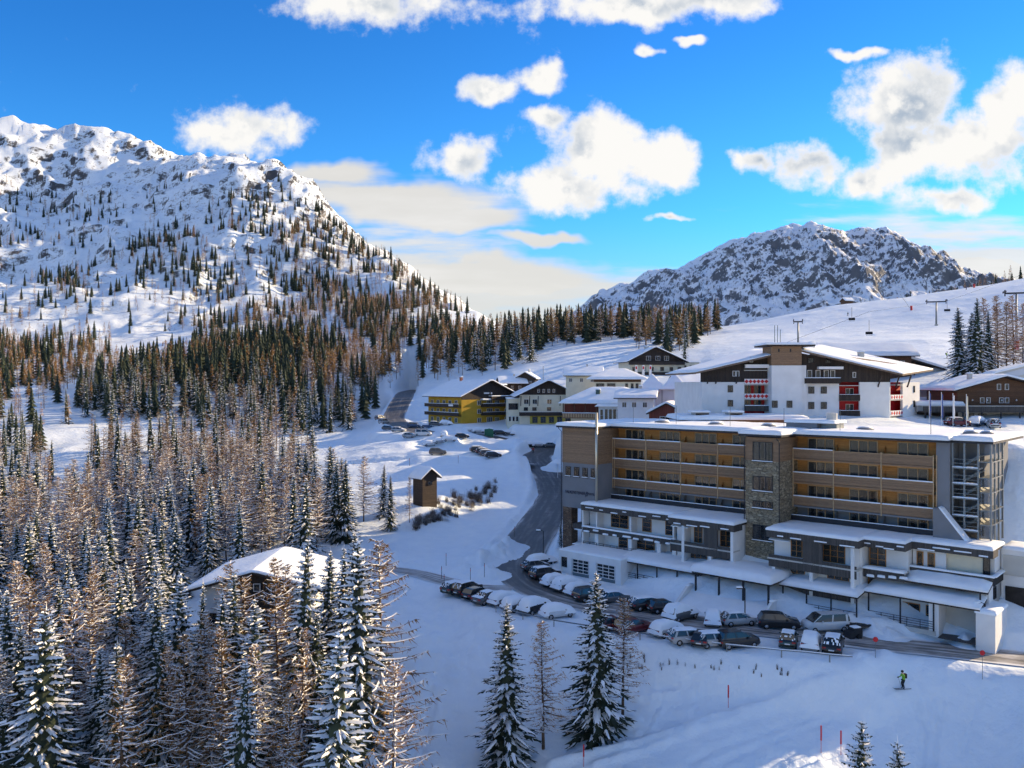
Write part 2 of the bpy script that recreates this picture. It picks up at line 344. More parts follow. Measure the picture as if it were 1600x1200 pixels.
# hillside behind the village, ski slope
cps(*[P(*p) for p in [(800, 585, 320), (880, 560, 335), (960, 560, 330), (760, 545, 400), (900, 528, 400), (1000, 528, 390), (1070, 528, 400), (740, 530, 460), (680, 560, 400),
    (1100, 566, 290), (1095, 522, 420), (1200, 500, 440), (1300, 477, 455), (1400, 468, 465), (1480, 463, 475), (1560, 449, 490), (1600, 440, 500), (1700, 420, 500), (1200, 548, 290), (1300, 540, 280), (1450, 528, 265), (1590, 500, 320), (1400, 500, 360), (1250, 520, 360), (1700, 560, 240)]])
cps((350, 640, 55), (200, 620, 40), (500, 600, 90), (100, 700, 25), (0, 680, 40), (420, 420, 110), (300, 300, 75), (350, 150, 60), (260, 60, 30), (0, 1000, 20), (400, 1000, 10), (900, 900, 60))
# the big mountain on the left
cps(*[P(*p) for p in [(-160, 260, 1180), (-60, 215, 1180), (0, 200, 1160), (90, 212, 1130), (165, 200, 1150), (235, 214, 1110), (275, 236, 1060), (330, 236, 1040), (385, 240, 1010), (425, 258, 990), (455, 300, 950), (500, 345, 920), (545, 378, 890), (600, 425, 830), (660, 455, 760), (710, 480, 690), (745, 498, 620),
    (100, 330, 930), (240, 300, 960), (320, 330, 900), (0, 340, 940), (0, 450, 760), (150, 440, 760), (270, 440, 740), (400, 390, 820), (470, 420, 770), (390, 330, 900), (500, 490, 640), (560, 470, 690), (0, 530, 560), (150, 545, 500), (300, 520, 570), (420, 520, 570), (600, 520, 540), (590, 585, 410), (500, 590, 390), (350, 600, 370), (200, 590, 380),
    (100, 625, 340), (30, 690, 265), (0, 725, 235), (100, 700, 240), (650, 570, 420), (640, 545, 480), (30, 600, 420)]])
cps((-1000, 700, 240), (-1100, 1000, 380), (-700, 500, 120), (-500, 300, 50), (-300, 140, 0), (-700, 1400, 300), (-300, 1300, 150), (-1200, 1500, 350), (-200, 60, -20), (-500, 100, 20))
CPA = np.array(CP, float)
_xy = CPA[:, :2]; _n = len(CPA)
_D = np.sqrt(((_xy[:, None]-_xy[None])**2).sum(-1)+4.0)
_A = np.zeros((_n+3, _n+3)); _A[:_n, :_n] = -_D+np.eye(_n)*0.5; _A[:_n, _n] = 1; _A[:_n, _n+1] = _xy[:, 0]/500; _A[:_n, _n+2] = _xy[:, 1]/500
_A[_n:, :_n] = _A[:_n, _n:].T
_W = np.linalg.solve(_A, np.concatenate([CPA[:, 2], [0, 0, 0]]))
def rbf(x, y):
    out = np.empty(len(x))
    for a in range(0, len(x), 20000):
        xs, ys = x[a:a+20000], y[a:a+20000]
        D = np.sqrt((xs[:, None]-_xy[None, :, 0])**2+(ys[:, None]-_xy[None, :, 1])**2+4.0)
        out[a:a+20000] = -D@_W[:_n]+_W[_n]+_W[_n+1]*xs/500+_W[_n+2]*ys/500
    return out
def smooth_line(pts, step=2.0):          # Catmull-Rom through surveyed points, resampled
    p = np.array(pts, float); q = np.vstack([2*p[0]-p[1], p, 2*p[-1]-p[-2]]); out = []
    for i in range(1, len(q)-2):
        n = max(2, int(np.linalg.norm(q[i+1]-q[i])/step))
        for k in range(n):
            t = k/n
            out.append(0.5*((2*q[i])+(q[i+1]-q[i-1])*t+(2*q[i-1]-5*q[i]+4*q[i+1]-q[i+2])*t*t+(3*q[i]-q[i-1]-3*q[i+1]+q[i+2])*t**3))
    out.append(p[-1]); return np.array(out)
def wroad(pts, wf): p = [G(*q) for q in pts]; return smooth_line([(*q, wf(q[1])) for q in p])
ROADS = [
    ('road', wroad([(1700, 1040, -.3), (1600, 1029, -.5), (1480, 1015, -.5), (1350, 1002, -.25), (1200, 984, 0), (1050, 966, .1), (950, 950, .15), (875, 935, .2), (822, 912, .3), (808, 884, .45), (824, 846, 1.1), (852, 806, 2.2), (869, 772, 3.3),
        (860, 745, 4.8), (846, 728, 6.2), (838, 713.5, 7.6), (853, 703, 8.4), (835, 695, 9.1), (790, 687, 10.4), (750, 679, 11.8), (690, 679, 12.1), (640, 669, 13), (616, 656, 14), (621, 638, 17.5), (630, 621, 21.3), (636, 613, 22.8), (650, 609, 23.2)], lambda y: 2.7+1.3*float(sstep(108, 125, y))), 4.0, 0.8),
    ('access_lane', wroad([(832, 724, 6.8), (800, 724.5, 7.1), (740, 723, 7.4), (690, 721, 7.5), (600, 723, 7.0), (500, 731, 5.6), (420, 745, 4)], lambda y: 2.0), 2.0, 0.5),
    ('chalet_lane', wroad([(800, 918, .25), (740, 917, .15), (690, 905, .1), (640, 893, .1), (560, 885, 0)], lambda y: 1.7), 1.7, 0.4),
]
def W_(px, d): return ((px-800)/FPX*d, d)
POLYPADS = []                            # (polygon, z, softness)
TRACKS = []                              # (polyline, half width, height): berms and grooves pressed into the snow
def poly_dist(x, y, poly):
    n = len(poly); ins = np.zeros(len(x), bool); best = np.full(len(x), 1e9)
    for i in range(n):
        (x0, y0), (x1, y1) = poly[i], poly[(i+1) % n]
        c = ((y0 > y) != (y1 > y)) & (x < (x1-x0)*(y-y0)/((y1-y0) if abs(y1-y0) > 1e-9 else 1e-9)+x0); ins ^= c
        dx, dy = x1-x0, y1-y0; t = np.clip(((x-x0)*dx+(y-y0)*dy)/(dx*dx+dy*dy+1e-9), 0, 1); best = np.minimum(best, np.hypot(x-x0-t*dx, y-y0-t*dy))
    return np.where(ins, 0, best)
PADS = []                                # (x, y, half length, half width, rotation, z)
def pad(x, y, a, b, rot, z, soft=3.0): PADS.append((x, y, a, b, rot, z, soft))
def line_dist(x, y, L):
    best = np.full(len(x), 1e9); bz = np.zeros(len(x)); bs = np.zeros(len(x)); acc = 0.0; wide = L.shape[1] > 3
    for i in range(len(L)-1):
        a, b = L[i], L[i+1]; d = b[:2]-a[:2]; l2 = d@d+1e-9
        t = np.clip(((x-a[0])*d[0]+(y-a[1])*d[1])/l2, 0, 1)
        q = np.hypot(x-a[0]-t*d[0], y-a[1]-t*d[1]); m = q < best
        best[m] = q[m]; bz[m] = (a[2]+t*(b[2]-a[2]))[m]; bs[m] = (a[3]+t*(b[3]-a[3]))[m] if wide else acc; acc += math.sqrt(l2)
    return best, bz, bs
def terrain_h(x, y):
    x = np.asarray(x, float).ravel(); y = np.asarray(y, float).ravel()
    h = rbf(x, y); r = np.hypot(x, y)
    mt = sstep(380, 900, y)*sstep(150, -150, x)
    h = h+mt*(ridged(x/170, y/170, 5, 3)-0.55)*70+mt*fbm(x/28, y/28, 4, 9)*7
    h = h+sstep(300, 420, y)*sstep(560, 420, y)*fbm(x/30, y/30, 4, 4)*1.2*(1-mt)*(1-sstep(90, 130, x))
    wood = sstep(-8, -22, x+0.0*y)*sstep(50, 90, y)
    lump = sstep(0.52, 0.7, vnoise(x/14, y/14, 25))*sstep(140, 110, y); h = h+lump*np.abs(fbm(x/1.3, y/1.3, 3, 26))*0.32+fbm(x/1.7, y/2.6, 3, 27)*0.07*sstep(160, 120, y)
    h = h+fbm(x/9, y/9, 4, 21)*0.25+fbm(x/26, y/26, 3, 22)*0.5+wood*fbm(x/12, y/12, 3, 23)*0.6
    for (px, py, a, b, rot, z, soft) in PADS:
        c, s = cos(rot), sin(rot); u = (x-px)*c+(y-py)*s; v = -(x-px)*s+(y-py)*c
        dd = np.hypot(np.maximum(np.abs(u)-a, 0), np.maximum(np.abs(v)-b, 0)); t = 1-sstep(0, soft, dd)
        h = h*(1-t)+z*t
    for poly, z, soft in POLYPADS:
        t = 1-sstep(0, soft, poly_dist(x, y, poly)); h = h*(1-t)+(z+0.06*fbm(x/3, y/3, 3, 24))*t
    for L, w, hh in TRACKS:
        box = (x > L[:, 0].min()-4) & (x < L[:, 0].max()+4) & (y > L[:, 1].min()-4) & (y < L[:, 1].max()+4)
        if box.any(): d, _, _ = line_dist(x[box], y[box], L); h[box] += hh*np.exp(-(d/w)**2)*(0.7+0.6*vnoise(x[box]/1.3, y[box]/1.3, 62))
    ds = [line_dist(x, y, L) if nm != 'x' else None for nm, L, w, bank in ROADS]
    for k, (nm, L, w, bank) in enumerate(ROADS):
        d, z, w = ds[k]
        b = bank*(0.35+1.2*vnoise(x/1.7, y/1.7, 40)+0.6*fbm(x/0.8, y/0.8, 2, 41))*np.exp(-((d-w-1.3)/0.85)**2)
        if nm == 'road': b = b*(1-0.85*sstep(112, 104, y)*sstep(-14, -9, x))*(1-.6*sstep(225, 245, y))
        for q, (n2, L2, w2, b2) in enumerate(ROADS):
            if q != k: b = b*sstep(ds[q][2]+0.4, ds[q][2]+2.8, ds[q][0])
        h = h+np.maximum(b, 0)*(d < 12)
    for k in (2, 1, 0):
        nm, L, _, bank = ROADS[k]; d, z, w = ds[k]; t = 1-sstep(w+0.1, w+4.5, d); b = np.maximum(h-(z-0.12), 0)*sstep(w+.2, w+1.4, d)*np.exp(-((d-w-1.3)/1.2)**2)*.35
        h = h*(1-t)+(z-0.12)*t+b
    # ploughed heaps beside the road bend and the lot
    for (hx, hy, hr, hz) in HEAPS:
        d = np.hypot(x-hx, y-hy); m = d < hr*1.6
        if m.any(): h[m] += hz*np.exp(-(d[m]/hr*1.25)**2.0)*(0.75+0.5*vnoise(x[m]/0.9, y[m]/0.9, 60)+0.3*fbm(x[m]/0.45, y[m]/0.45, 2, 61))
    return h
def gp(px, py, z): return G(px, py, z)[:2]
HEAPS = [(*gp(775, 868, .6), 3.2, 2.0), (*gp(745, 880, .4), 3.0, 1.5), (*gp(795, 855, 1), 2.6, 1.7), (*gp(765, 900, .3), 2.6, 1.3), (*gp(722, 893, .2), 2.4, .9), (*gp(1345, 1037, -.6), 1.4, .5), (*gp(1385, 1031, -.5), 1.4, .5),
    (*gp(1392, 988, .1), 1.8, .8), (*gp(1362, 984, .1), 1.6, .8), (*gp(1330, 977, .1), 1.6, .7), (*gp(1512, 1003, -.2), 1.4, 1.2), (*gp(868, 731, 6), 3, 1.6), (*gp(690, 690, 10.2), 4, 1.6), (*gp(720, 688, 10.3), 4, 1.8), (*gp(745, 693, 10), 4, 1.2)]
def ground(x, y): return float(terrain_h(np.array([x]), np.array([y]))[0])
# pads under buildings and the lot (level ground)
POLYPADS.append(([G(px, py, 0)[:2] for px, py in ((696, 921), (735, 938), (775, 955), (840, 972), (920, 986), (1000, 998), (1090, 1010), (1180, 1020), (1260, 1028), (1340, 1034), (1420, 1020))]
                 +[hw(61.5, 9.8), hw(42, 13.0), hw(30, 13.2), hw(20.5, 11.5), hw(8.5, 11.5), hw(6.5, 9)]+[G(px, py, 0)[:2] for px, py in ((825, 880), (800, 900), (740, 905))], 0.05, 4.0))
POLYPADS.append(([G(px, py, 9.6)[:2] for px, py in ((660, 712), (780, 712), (800, 703), (770, 695), (700, 694), (660, 700))], 9.5, 5.0))
POLYPADS.append(([G(px, py, 12)[:2] for px, py in ((590, 676), (700, 684), (720, 680), (640, 672), (600, 664))], 12.0, 4.0))
POLYPADS.append(([W_(804, 253), W_(906, 253), W_(906, 284), W_(804, 284)], 14.2, 2.5))
def hit(px, py, d0=52.0, d1=700.0, drop=0.0):   # where the line of sight through a photographed point meets the ground
    for a, b, n in ((d0, d1, 420),):
        d = np.geomspace(a, b, n); x = (px-800)/FPX*d; z = EYE-(py-HORIZON)/FPX*d; g = terrain_h(x, d); k = np.nonzero(z <= g)[0]
        if len(k) == 0: return float(x[-1]), float(d[-1])
        i = max(1, k[0]); f = (z[i-1]-g[i-1])/((z[i-1]-g[i-1])-(z[i]-g[i])+1e-9); dd = d[i-1]+(d[i]-d[i-1])*f
        return (px-800)/FPX*dd, float(dd)
_tr = [[(860, 1196), (960, 1172), (1060, 1142), (1160, 1112), (1250, 1085), (1330, 1062)], [(930, 1196), (1040, 1160), (1130, 1130), (1210, 1104), (1290, 1079)], [(1000, 1090), (1100, 1075), (1190, 1060), (1260, 1055)],
       [(1235, 1198), (1310, 1148), (1370, 1112), (1430, 1088), (1500, 1068), (1560, 1062)], [(1430, 1095), (1445, 1130), (1440, 1190)], [(1455, 1092), (1462, 1130), (1456, 1190)], [(1470, 1085), (1475, 1120)], [(640, 1195), (660, 1130), (672, 1080)], [(652, 1195), (670, 1130), (682, 1085)], [(1080, 1190), (1180, 1150), (1280, 1110), (1380, 1070), (1440, 1040)], [(1120, 1195), (1230, 1150), (1320, 1108), (1400, 1072)], [(1010, 1060), (1120, 1048), (1210, 1046)], [(720, 1195), (760, 1120), (840, 1060), (960, 1040)], [(1500, 1180), (1520, 1120), (1535, 1075)]]
_tl = [smooth_line([(*hit(px, py), 0) for px, py in t], 1.0) for t in _tr]
for t, (w, hh) in zip(_tl, [(.45, .5), (.4, .36), (.5, .3), (.6, .22), (.35, -.4), (.35, -.4), (.3, -.3), (.3, -.3), (.3, -.3), (.35, -.16), (.35, -.16), (.5, .22), (.35, -.14), (.4, -.2)]): TRACKS.append((t, w, hh))

SNOWG = bpy.data.materials.new('snow_ground'); SNOWG.use_nodes = True
def _snow_ground(m):
    nt = m.node_tree; N = nt.nodes; L = nt.links; b = N['Principled BSDF']; b.inputs['Roughness'].default_value = 0.6; b.inputs['Specular IOR Level'].default_value = 0.25
    geo = N.new('ShaderNodeNewGeometry'); sp = N.new('ShaderNodeSeparateXYZ'); L.new(geo.outputs['Position'], sp.inputs[0])
    sn = N.new('ShaderNodeSeparateXYZ'); L.new(geo.outputs['True Normal'], sn.inputs[0])
    def noise(scale, det=5, rough=0.55):
        n = N.new('ShaderNodeTexNoise'); n.inputs['Scale'].default_value = scale; n.inputs['Detail'].default_value = det; n.inputs['Roughness'].default_value = rough
        L.new(geo.outputs['Position'], n.inputs['Vector']); return n.outputs['Fac']
    def mth(op, a, b_=None, clamp=False):
        n = N.new('ShaderNodeMath'); n.operation = op; n.use_clamp = clamp
        for i, v in enumerate((a, b_)):
            if v is None: continue
            if isinstance(v, (int, float)): n.inputs[i].default_value = v
            else: L.new(v, n.inputs[i])
        return n.outputs[0]
    def ramp(v, a, c, lo=0., hi=1.):
        n = N.new('ShaderNodeMapRange'); n.interpolation_type = 'SMOOTHSTEP'; L.new(v, n.inputs[0])
        for i, q in ((1, a), (2, c), (3, lo), (4, hi)): n.inputs[i].default_value = q
        return n.outputs[0]
    def mix(f, a, c):
        n = N.new('ShaderNodeMix'); n.data_type = 'RGBA'
        for sck, v in ((n.inputs[0], f), (n.inputs[6], a), (n.inputs[7], c)):
            if isinstance(v, tuple): sck.default_value = (*v, 1)
            else: L.new(v, sck)
        return n.outputs[2]
    far = ramp(sp.outputs[1], 560, 720)
    steep = ramp(mth('ADD', sn.outputs[2], mth('MULTIPLY', mth('SUBTRACT', noise(0.09, 10, 0.72), 0.5), 1.05)), 0.66, 0.50)
    rock = mth('MULTIPLY', far, steep)
    brush = mth('MULTIPLY', mth('MULTIPLY', ramp(noise(0.22, 7, 0.75), 0.55, 0.62), ramp(noise(0.016, 3), 0.40, 0.58)), mth('MULTIPLY', ramp(sp.outputs[1], 420, 520), ramp(sp.outputs[0], 0, -60)))
    base = mix(ramp(noise(0.5, 4), 0.3, 0.7), (0.79, 0.85, 0.885), (0.74, 0.81, 0.86))
    rc = mix(noise(0.3, 6, 0.7), (0.12, 0.115, 0.11), (0.03, 0.032, 0.036))
    c = mix(rock, base, rc); c = mix(mth('MULTIPLY', brush, 0.8), c, (0.16, 0.12, 0.09))
    L.new(c, b.inputs['Base Color'])
    h = mth('ADD', mth('MULTIPLY', noise(0.9, 6, 0.6), 0.5), mth('MULTIPLY', noise(0.12, 6, 0.6), 2.0))
    bp = N.new('ShaderNodeBump'); bp.inputs['Strength'].default_value = 0.55; bp.inputs['Distance'].default_value = 0.6; L.new(h, bp.inputs['Height']); L.new(bp.outputs[0], b.inputs['Normal'])
_snow_ground(SNOWG)
def build_terrain():
    inner = np.linspace(radians(-37), radians(37), 560)
    ang = np.concatenate([np.linspace(radians(-84), radians(-37.6), 40), inner, np.linspace(radians(37.6), radians(84), 40)])
    rad = np.concatenate([np.geomspace(28, 58, 24, endpoint=False), np.geomspace(58, 270, 400, endpoint=False), np.geomspace(270, 1250, 260, endpoint=False), np.geomspace(1250, 2200, 24)])
    A, R = np.meshgrid(ang, rad); X = (R*np.sin(A)).ravel(); Y = (R*np.cos(A)).ravel()
    Z = terrain_h(X, Y); na, nr = len(ang), len(rad)
    i = np.arange(nr-1)[:, None]*na+np.arange(na-1)[None]; i = i.ravel()
    F = np.stack([i, i+1, i+na+1, i+na], 1)
    struct('ground', npmesh('ground', np.stack([X, Y, Z], 1), F, SNOWG, smooth=True))
build_terrain()

ROADM = bpy.data.materials.new('road_surface'); ROADM.use_nodes = True
def _road(m):
    nt = m.node_tree; N = nt.nodes; L = nt.links; b = N['Principled BSDF']; b.inputs['Roughness'].default_value = 0.55
    uv = N.new('ShaderNodeUVMap'); sp = N.new('ShaderNodeSeparateXYZ'); L.new(uv.outputs[0], sp.inputs[0])
    at = N.new('ShaderNodeAttribute'); at.attribute_name = 'snowy'
    mp = N.new('ShaderNodeMapping'); mp.inputs['Scale'].default_value = (2.6, 0.055, 1); L.new(uv.outputs[0], mp.inputs[0])
    n1 = N.new('ShaderNodeTexNoise'); n1.inputs['Scale'].default_value = 2.2; n1.inputs['Detail'].default_value = 6; L.new(mp.outputs[0], n1.inputs['Vector'])
    geo = N.new('ShaderNodeNewGeometry'); n2 = N.new('ShaderNodeTexNoise'); n2.inputs['Scale'].default_value = 0.5; n2.inputs['Detail'].default_value = 6; L.new(geo.outputs['Position'], n2.inputs['Vector'])
    def mth(op, a, c=None):
        n = N.new('ShaderNodeMath'); n.operation = op
        for i, v in enumerate((a, c)):
            if v is None: continue
            if isinstance(v, (int, float)): n.inputs[i].default_value = v
            else: L.new(v, n.inputs[i])
        return n.outputs[0]
    au = mth('ABSOLUTE', sp.outputs[0])
    edge = N.new('ShaderNodeMapRange'); edge.inputs[1].default_value = 0.72; edge.inputs[2].default_value = 1.0; edge.inputs[4].default_value = 0.55; L.new(au, edge.inputs[0])
    mid = N.new('ShaderNodeMapRange'); mid.inputs[1].default_value = 0.16; mid.inputs[2].default_value = 0.0; mid.inputs[4].default_value = 0.15; L.new(au, mid.inputs[0])
    v = mth('ADD', mth('ADD', mth('MULTIPLY', mth('SUBTRACT', n1.outputs['Fac'], 0.5), 1.5), mth('MULTIPLY', mth('SUBTRACT', n2.outputs['Fac'], 0.5), 0.7)), mth('ADD', mth('ADD', edge.outputs[0], mid.outputs[0]), at.outputs['Fac']))
    cr = N.new('ShaderNodeValToRGB'); e = cr.color_ramp.elements; e[0].position = 0.0; e[0].color = (0.06, 0.058, 0.056, 1); e[1].position = 1.0; e[1].color = (0.74, 0.75, 0.77, 1)
    e.new(0.35).color = (0.15, 0.14, 0.13, 1); e.new(0.62).color = (0.38, 0.36, 0.34, 1)
    L.new(v, cr.inputs[0]); L.new(cr.outputs[0], b.inputs['Base Color'])
    bp = N.new('ShaderNodeBump'); bp.inputs['Strength'].default_value = 0.4; bp.inputs['Distance'].default_value = 0.15; L.new(v, bp.inputs['Height']); L.new(bp.outputs[0], b.inputs['Normal'])
_road(ROADM)
def build_road(nm, L, w, snowy):
    K = 9; n = len(L); T = np.gradient(L[:, :2], axis=0); T /= np.linalg.norm(T, axis=1)[:, None]+1e-9; Nn = np.stack([-T[:, 1], T[:, 0]], 1)
    us = np.linspace(-1, 1, K); V = []; cum = np.concatenate([[0], np.cumsum(np.linalg.norm(np.diff(L[:, :2], axis=0), axis=1))])
    wob = 0.25*fbm(cum/5, cum*0+3, 3, 77)
    for i in range(n):
        for u in us:
            ww = (L[i, 3]+wob[i]*(1 if u > 0 else .6)); V.append((L[i, 0]+Nn[i, 0]*u*ww, L[i, 1]+Nn[i, 1]*u*ww, L[i, 2]-0.02+0.03*(1-u*u)))
    F = [(i*K+j, (i+1)*K+j, (i+1)*K+j+1, i*K+j+1) for i in range(n-1) for j in range(K-1)]
    me = npmesh(nm, V, F, ROADM, smooth=True)
    uvl = me.uv_layers.new(name='UVMap'); idx = np.zeros(len(me.loops), np.int32); me.loops.foreach_get('vertex_index', idx)
    uv = np.stack([np.tile(us, n), np.repeat(cum, K)], 1)[idx]; uvl.data.foreach_set('uv', uv.ravel().astype(np.float32))
    a = me.attributes.new('snowy', 'FLOAT', 'POINT'); a.data.foreach_set('value', np.repeat(snowy(L), K).astype(np.float32))
    struct(nm, me)
build_road(*ROADS[0][:3], lambda L: 0.02+0.46*sstep(113, 100, L[:, 1])+0.10*sstep(180, 200, L[:, 1])*sstep(225, 205, L[:, 1]))
build_road(*ROADS[1][:3], lambda L: np.full(len(L), 0.55))
build_road(*ROADS[2][:3], lambda L: np.full(len(L), 0.55))

# rocky summit in the distance
def build_rock_mountain():
    D = 2600.0
    prof = [(880, 500), (930, 462), (985, 442), (1008, 428), (1055, 424), (1100, 396), (1130, 382), (1180, 371), (1228, 359), (1262, 361), (1290, 369), (1330, 362), (1372, 370), (1398, 390), (1440, 410), (1480, 428), (1515, 448), (1560, 478), (1640, 500)]
    xs = np.array([(p-800)/FPX*D for p, _ in prof]); zs = np.array([EYE+(HORIZON-q)/FPX*D for _, q in prof])
    gx = np.linspace(xs[0], xs[-1], 520); gt = np.linspace(0, 1.35, 230); X, T = np.meshgrid(gx, gt)
    ridge = np.interp(X, xs, zs); Y = 1750+850*T+90*fbm(X/260, T*3, 3, 5)
    base = 40.0
    up = np.where(T <= 1, 1-(1-np.clip(T, 0, 1))**1.35, 1-(T-1)*1.6)
    Z = base+(ridge-base)*up
    env = np.clip(T*2.2, 0, 1)*np.clip((ridge-120)/180, 0.15, 1)
    crest = np.exp(-((T-1)/0.16)**2)
    Z = Z+env*((ridged(X/190, Y/150, 6, 11, 0.58)-0.6)*95*(1-0.75*crest)+fbm(X/34, Y/34, 5, 12)*17*(1-0.45*crest)+np.abs(fbm(X/75, Y/60, 4, 13))*20*(1-crest))
    Z = Z+crest*(ridged(X/55, Y/55, 4, 15)-0.5)*15
    na = len(gx); i = (np.arange(len(gt)-1)[:, None]*na+np.arange(na-1)[None]).ravel(); F = np.stack([i, i+1, i+na+1, i+na], 1)
    m = bpy.data.materials.new('rock_and_snow'); m.use_nodes = True; nt = m.node_tree; N = nt.nodes; L = nt.links; b = N['Principled BSDF']; b.inputs['Roughness'].default_value = 0.85
    geo = N.new('ShaderNodeNewGeometry'); sn = N.new('ShaderNodeSeparateXYZ'); L.new(geo.outputs['True Normal'], sn.inputs[0])
    def noise(sc, det, ro):
        n = N.new('ShaderNodeTexNoise'); n.inputs['Scale'].default_value = sc; n.inputs['Detail'].default_value = det; n.inputs['Roughness'].default_value = ro; L.new(geo.outputs['Position'], n.inputs['Vector']); return n.outputs['Fac']
    a = N.new('ShaderNodeMath'); a.operation = 'MULTIPLY_ADD'; L.new(noise(0.045, 9, 0.7), a.inputs[0]); a.inputs[1].default_value = 1.25; L.new(sn.outputs[2], a.inputs[2])
    mr = N.new('ShaderNodeMapRange'); mr.interpolation_type = 'SMOOTHSTEP'; mr.inputs[1].default_value = 1.27; mr.inputs[2].default_value = 1.05; L.new(a.outputs[0], mr.inputs[0])
    rc = N.new('ShaderNodeMix'); rc.data_type = 'RGBA'; rc.inputs[6].default_value = (0.045, 0.052, 0.062, 1); rc.inputs[7].default_value = (0.17, 0.18, 0.20, 1); L.new(noise(0.02, 8, 0.65), rc.inputs[0])
    mx = N.new('ShaderNodeMix'); mx.data_type = 'RGBA'; mx.inputs[6].default_value = (0.80, 0.82, 0.85, 1); L.new(rc.outputs[2], mx.inputs[7]); L.new(mr.outputs[0], mx.inputs[0]); L.new(mx.outputs[2], b.inputs['Base Color'])
    bp = N.new('ShaderNodeBump'); bp.inputs['Strength'].default_value = 0.8; bp.inputs['Distance'].default_value = 6.0; L.new(noise(0.06, 8, 0.65), bp.inputs['Height']); L.new(bp.outputs[0], b.inputs['Normal'])
    struct('rocky_mountain', npmesh('rocky_mountain', np.stack([X.ravel(), Y.ravel(), Z.ravel()], 1), F, m, smooth=True))
build_rock_mountain()
# ------------------------------------------------------------------ trees
NEEDLE = mat('spruce_needles', (0.040, 0.055, 0.030), 0.8, col2=(0.018, 0.028, 0.018), scale=1.2, rnd=0.25)
TSNOW = mat('tree_snow', (0.84, 0.85, 0.87), 0.7, var=0.03, scale=2.0)
BARK = mat('bark', (0.11, 0.075, 0.05), 0.9, var=0.4, scale=3.0, bump=0.6, bscale=6)
LTWIG = mat('larch_twigs', (0.37, 0.205, 0.065), 0.85, col2=(0.23, 0.125, 0.05), scale=0.5, rnd=0.22)
LBRANCH = mat('larch_branches', (0.16, 0.105, 0.065), 0.9, var=0.3, scale=2.0)
def spruce(seed, H, R, spacing, nb, segs, snow, low=0.06, power=0.8):
    rg = random.Random(seed); V = []; F = []; M = []
    def tri(a, b, c, m): i = len(V); V.extend((a, b, c)); F.append((i, i+1, i+2)); M.append(m)
    z = low*H; ph = rg.random()*6
    while z < H*0.985:
        f = (z-low*H)/(H*(1-low)); Rz = R*(1-f)**power*(0.82+0.36*rg.random())+0.06
        n = max(4, int(nb*(1-0.35*f)))
        for b in range(n):
            ph += 2*pi/n+rg.uniform(-.25, .25); L = Rz*rg.uniform(.72, 1.14)
            zz = z+rg.uniform(-.5, .5)*spacing; k = -0.50+0.75*f+rg.uniform(-.12, .12); dr = 0.30*(1-f)
            ox, oy = cos(ph), sin(ph); sx, sy = -oy, ox; W = 0.17*L+0.10
            def sp(t): q = L*t; return (ox*q, oy*q, zz+L*(k*t-dr*t*t+0.5*dr*t**3))
            def off(p, s, u, fo=0): return (p[0]+sx*s+ox*fo, p[1]+sy*s+oy*fo, p[2]+u)
            pts = [sp(i/segs) for i in range(segs+1)]
            for i in range(segs):
                a, c = pts[i], pts[i+1]; t = (i+.6)/segs; w = W*(1.15-0.8*t)*(0.75+0.5*rg.random()); fo = L/segs*0.75
                for sd in (1, -1):
                    tri(a, c, off(c, sd*w, -0.42*w, fo*rg.uniform(.1, .9)), 0)
                    if segs > 2: tri(a, c, off(a, sd*w*0.9, -0.75*w, fo*rg.uniform(.3, .8)), 0)
                tri(a, c, off(a, rg.uniform(-.2, .2)*w, -0.95*w-0.05, fo*.5), 0)
                if rg.random() < snow*(0.75+0.4*f):
                    hgt = 0.05+0.05*rg.random(); g = rg.uniform(.55, .95)
                    at, ct = off(a, 0, hgt), off(c, 0, hgt*(0.4 if i == segs-1 else 1))
                    for sd in (1, -1):
                        o1 = off(a, sd*w*g*0.75, -0.16*w); o2 = off(c, sd*w*g*0.9*(0.35 if i == segs-1 else 1), -0.30*w+.02, fo*.35)
                        tri(at, ct, o2, 1); tri(at, o2, o1, 1)
        z += spacing*(1-0.45*f)*rg.uniform(.85, 1.15)
    # dense inner foliage
    n = 7; rings = [(low*H*0.8, R*0.30), (H*.3, R*0.30), (H*.6, R*0.2), (H*.985, 0.02)]
    for q in range(len(rings)-1):
        for j in range(n):
            a0, a1 = 2*pi*j/n, 2*pi*(j+1)/n; (z0, r0), (z1, r1) = rings[q], rings[q+1]
            p = [(r0*cos(a0), r0*sin(a0), z0), (r0*cos(a1), r0*sin(a1), z0), (r1*cos(a1), r1*sin(a1), z1), (r1*cos(a0), r1*sin(a0), z1)]
            tri(p[0], p[1], p[2], 0); tri(p[0], p[2], p[3], 0)
    tri((0.05, 0, H*.97), (-0.04, 0.04, H*.97), (0, 0, H*1.02), 1)
    return V, F, M
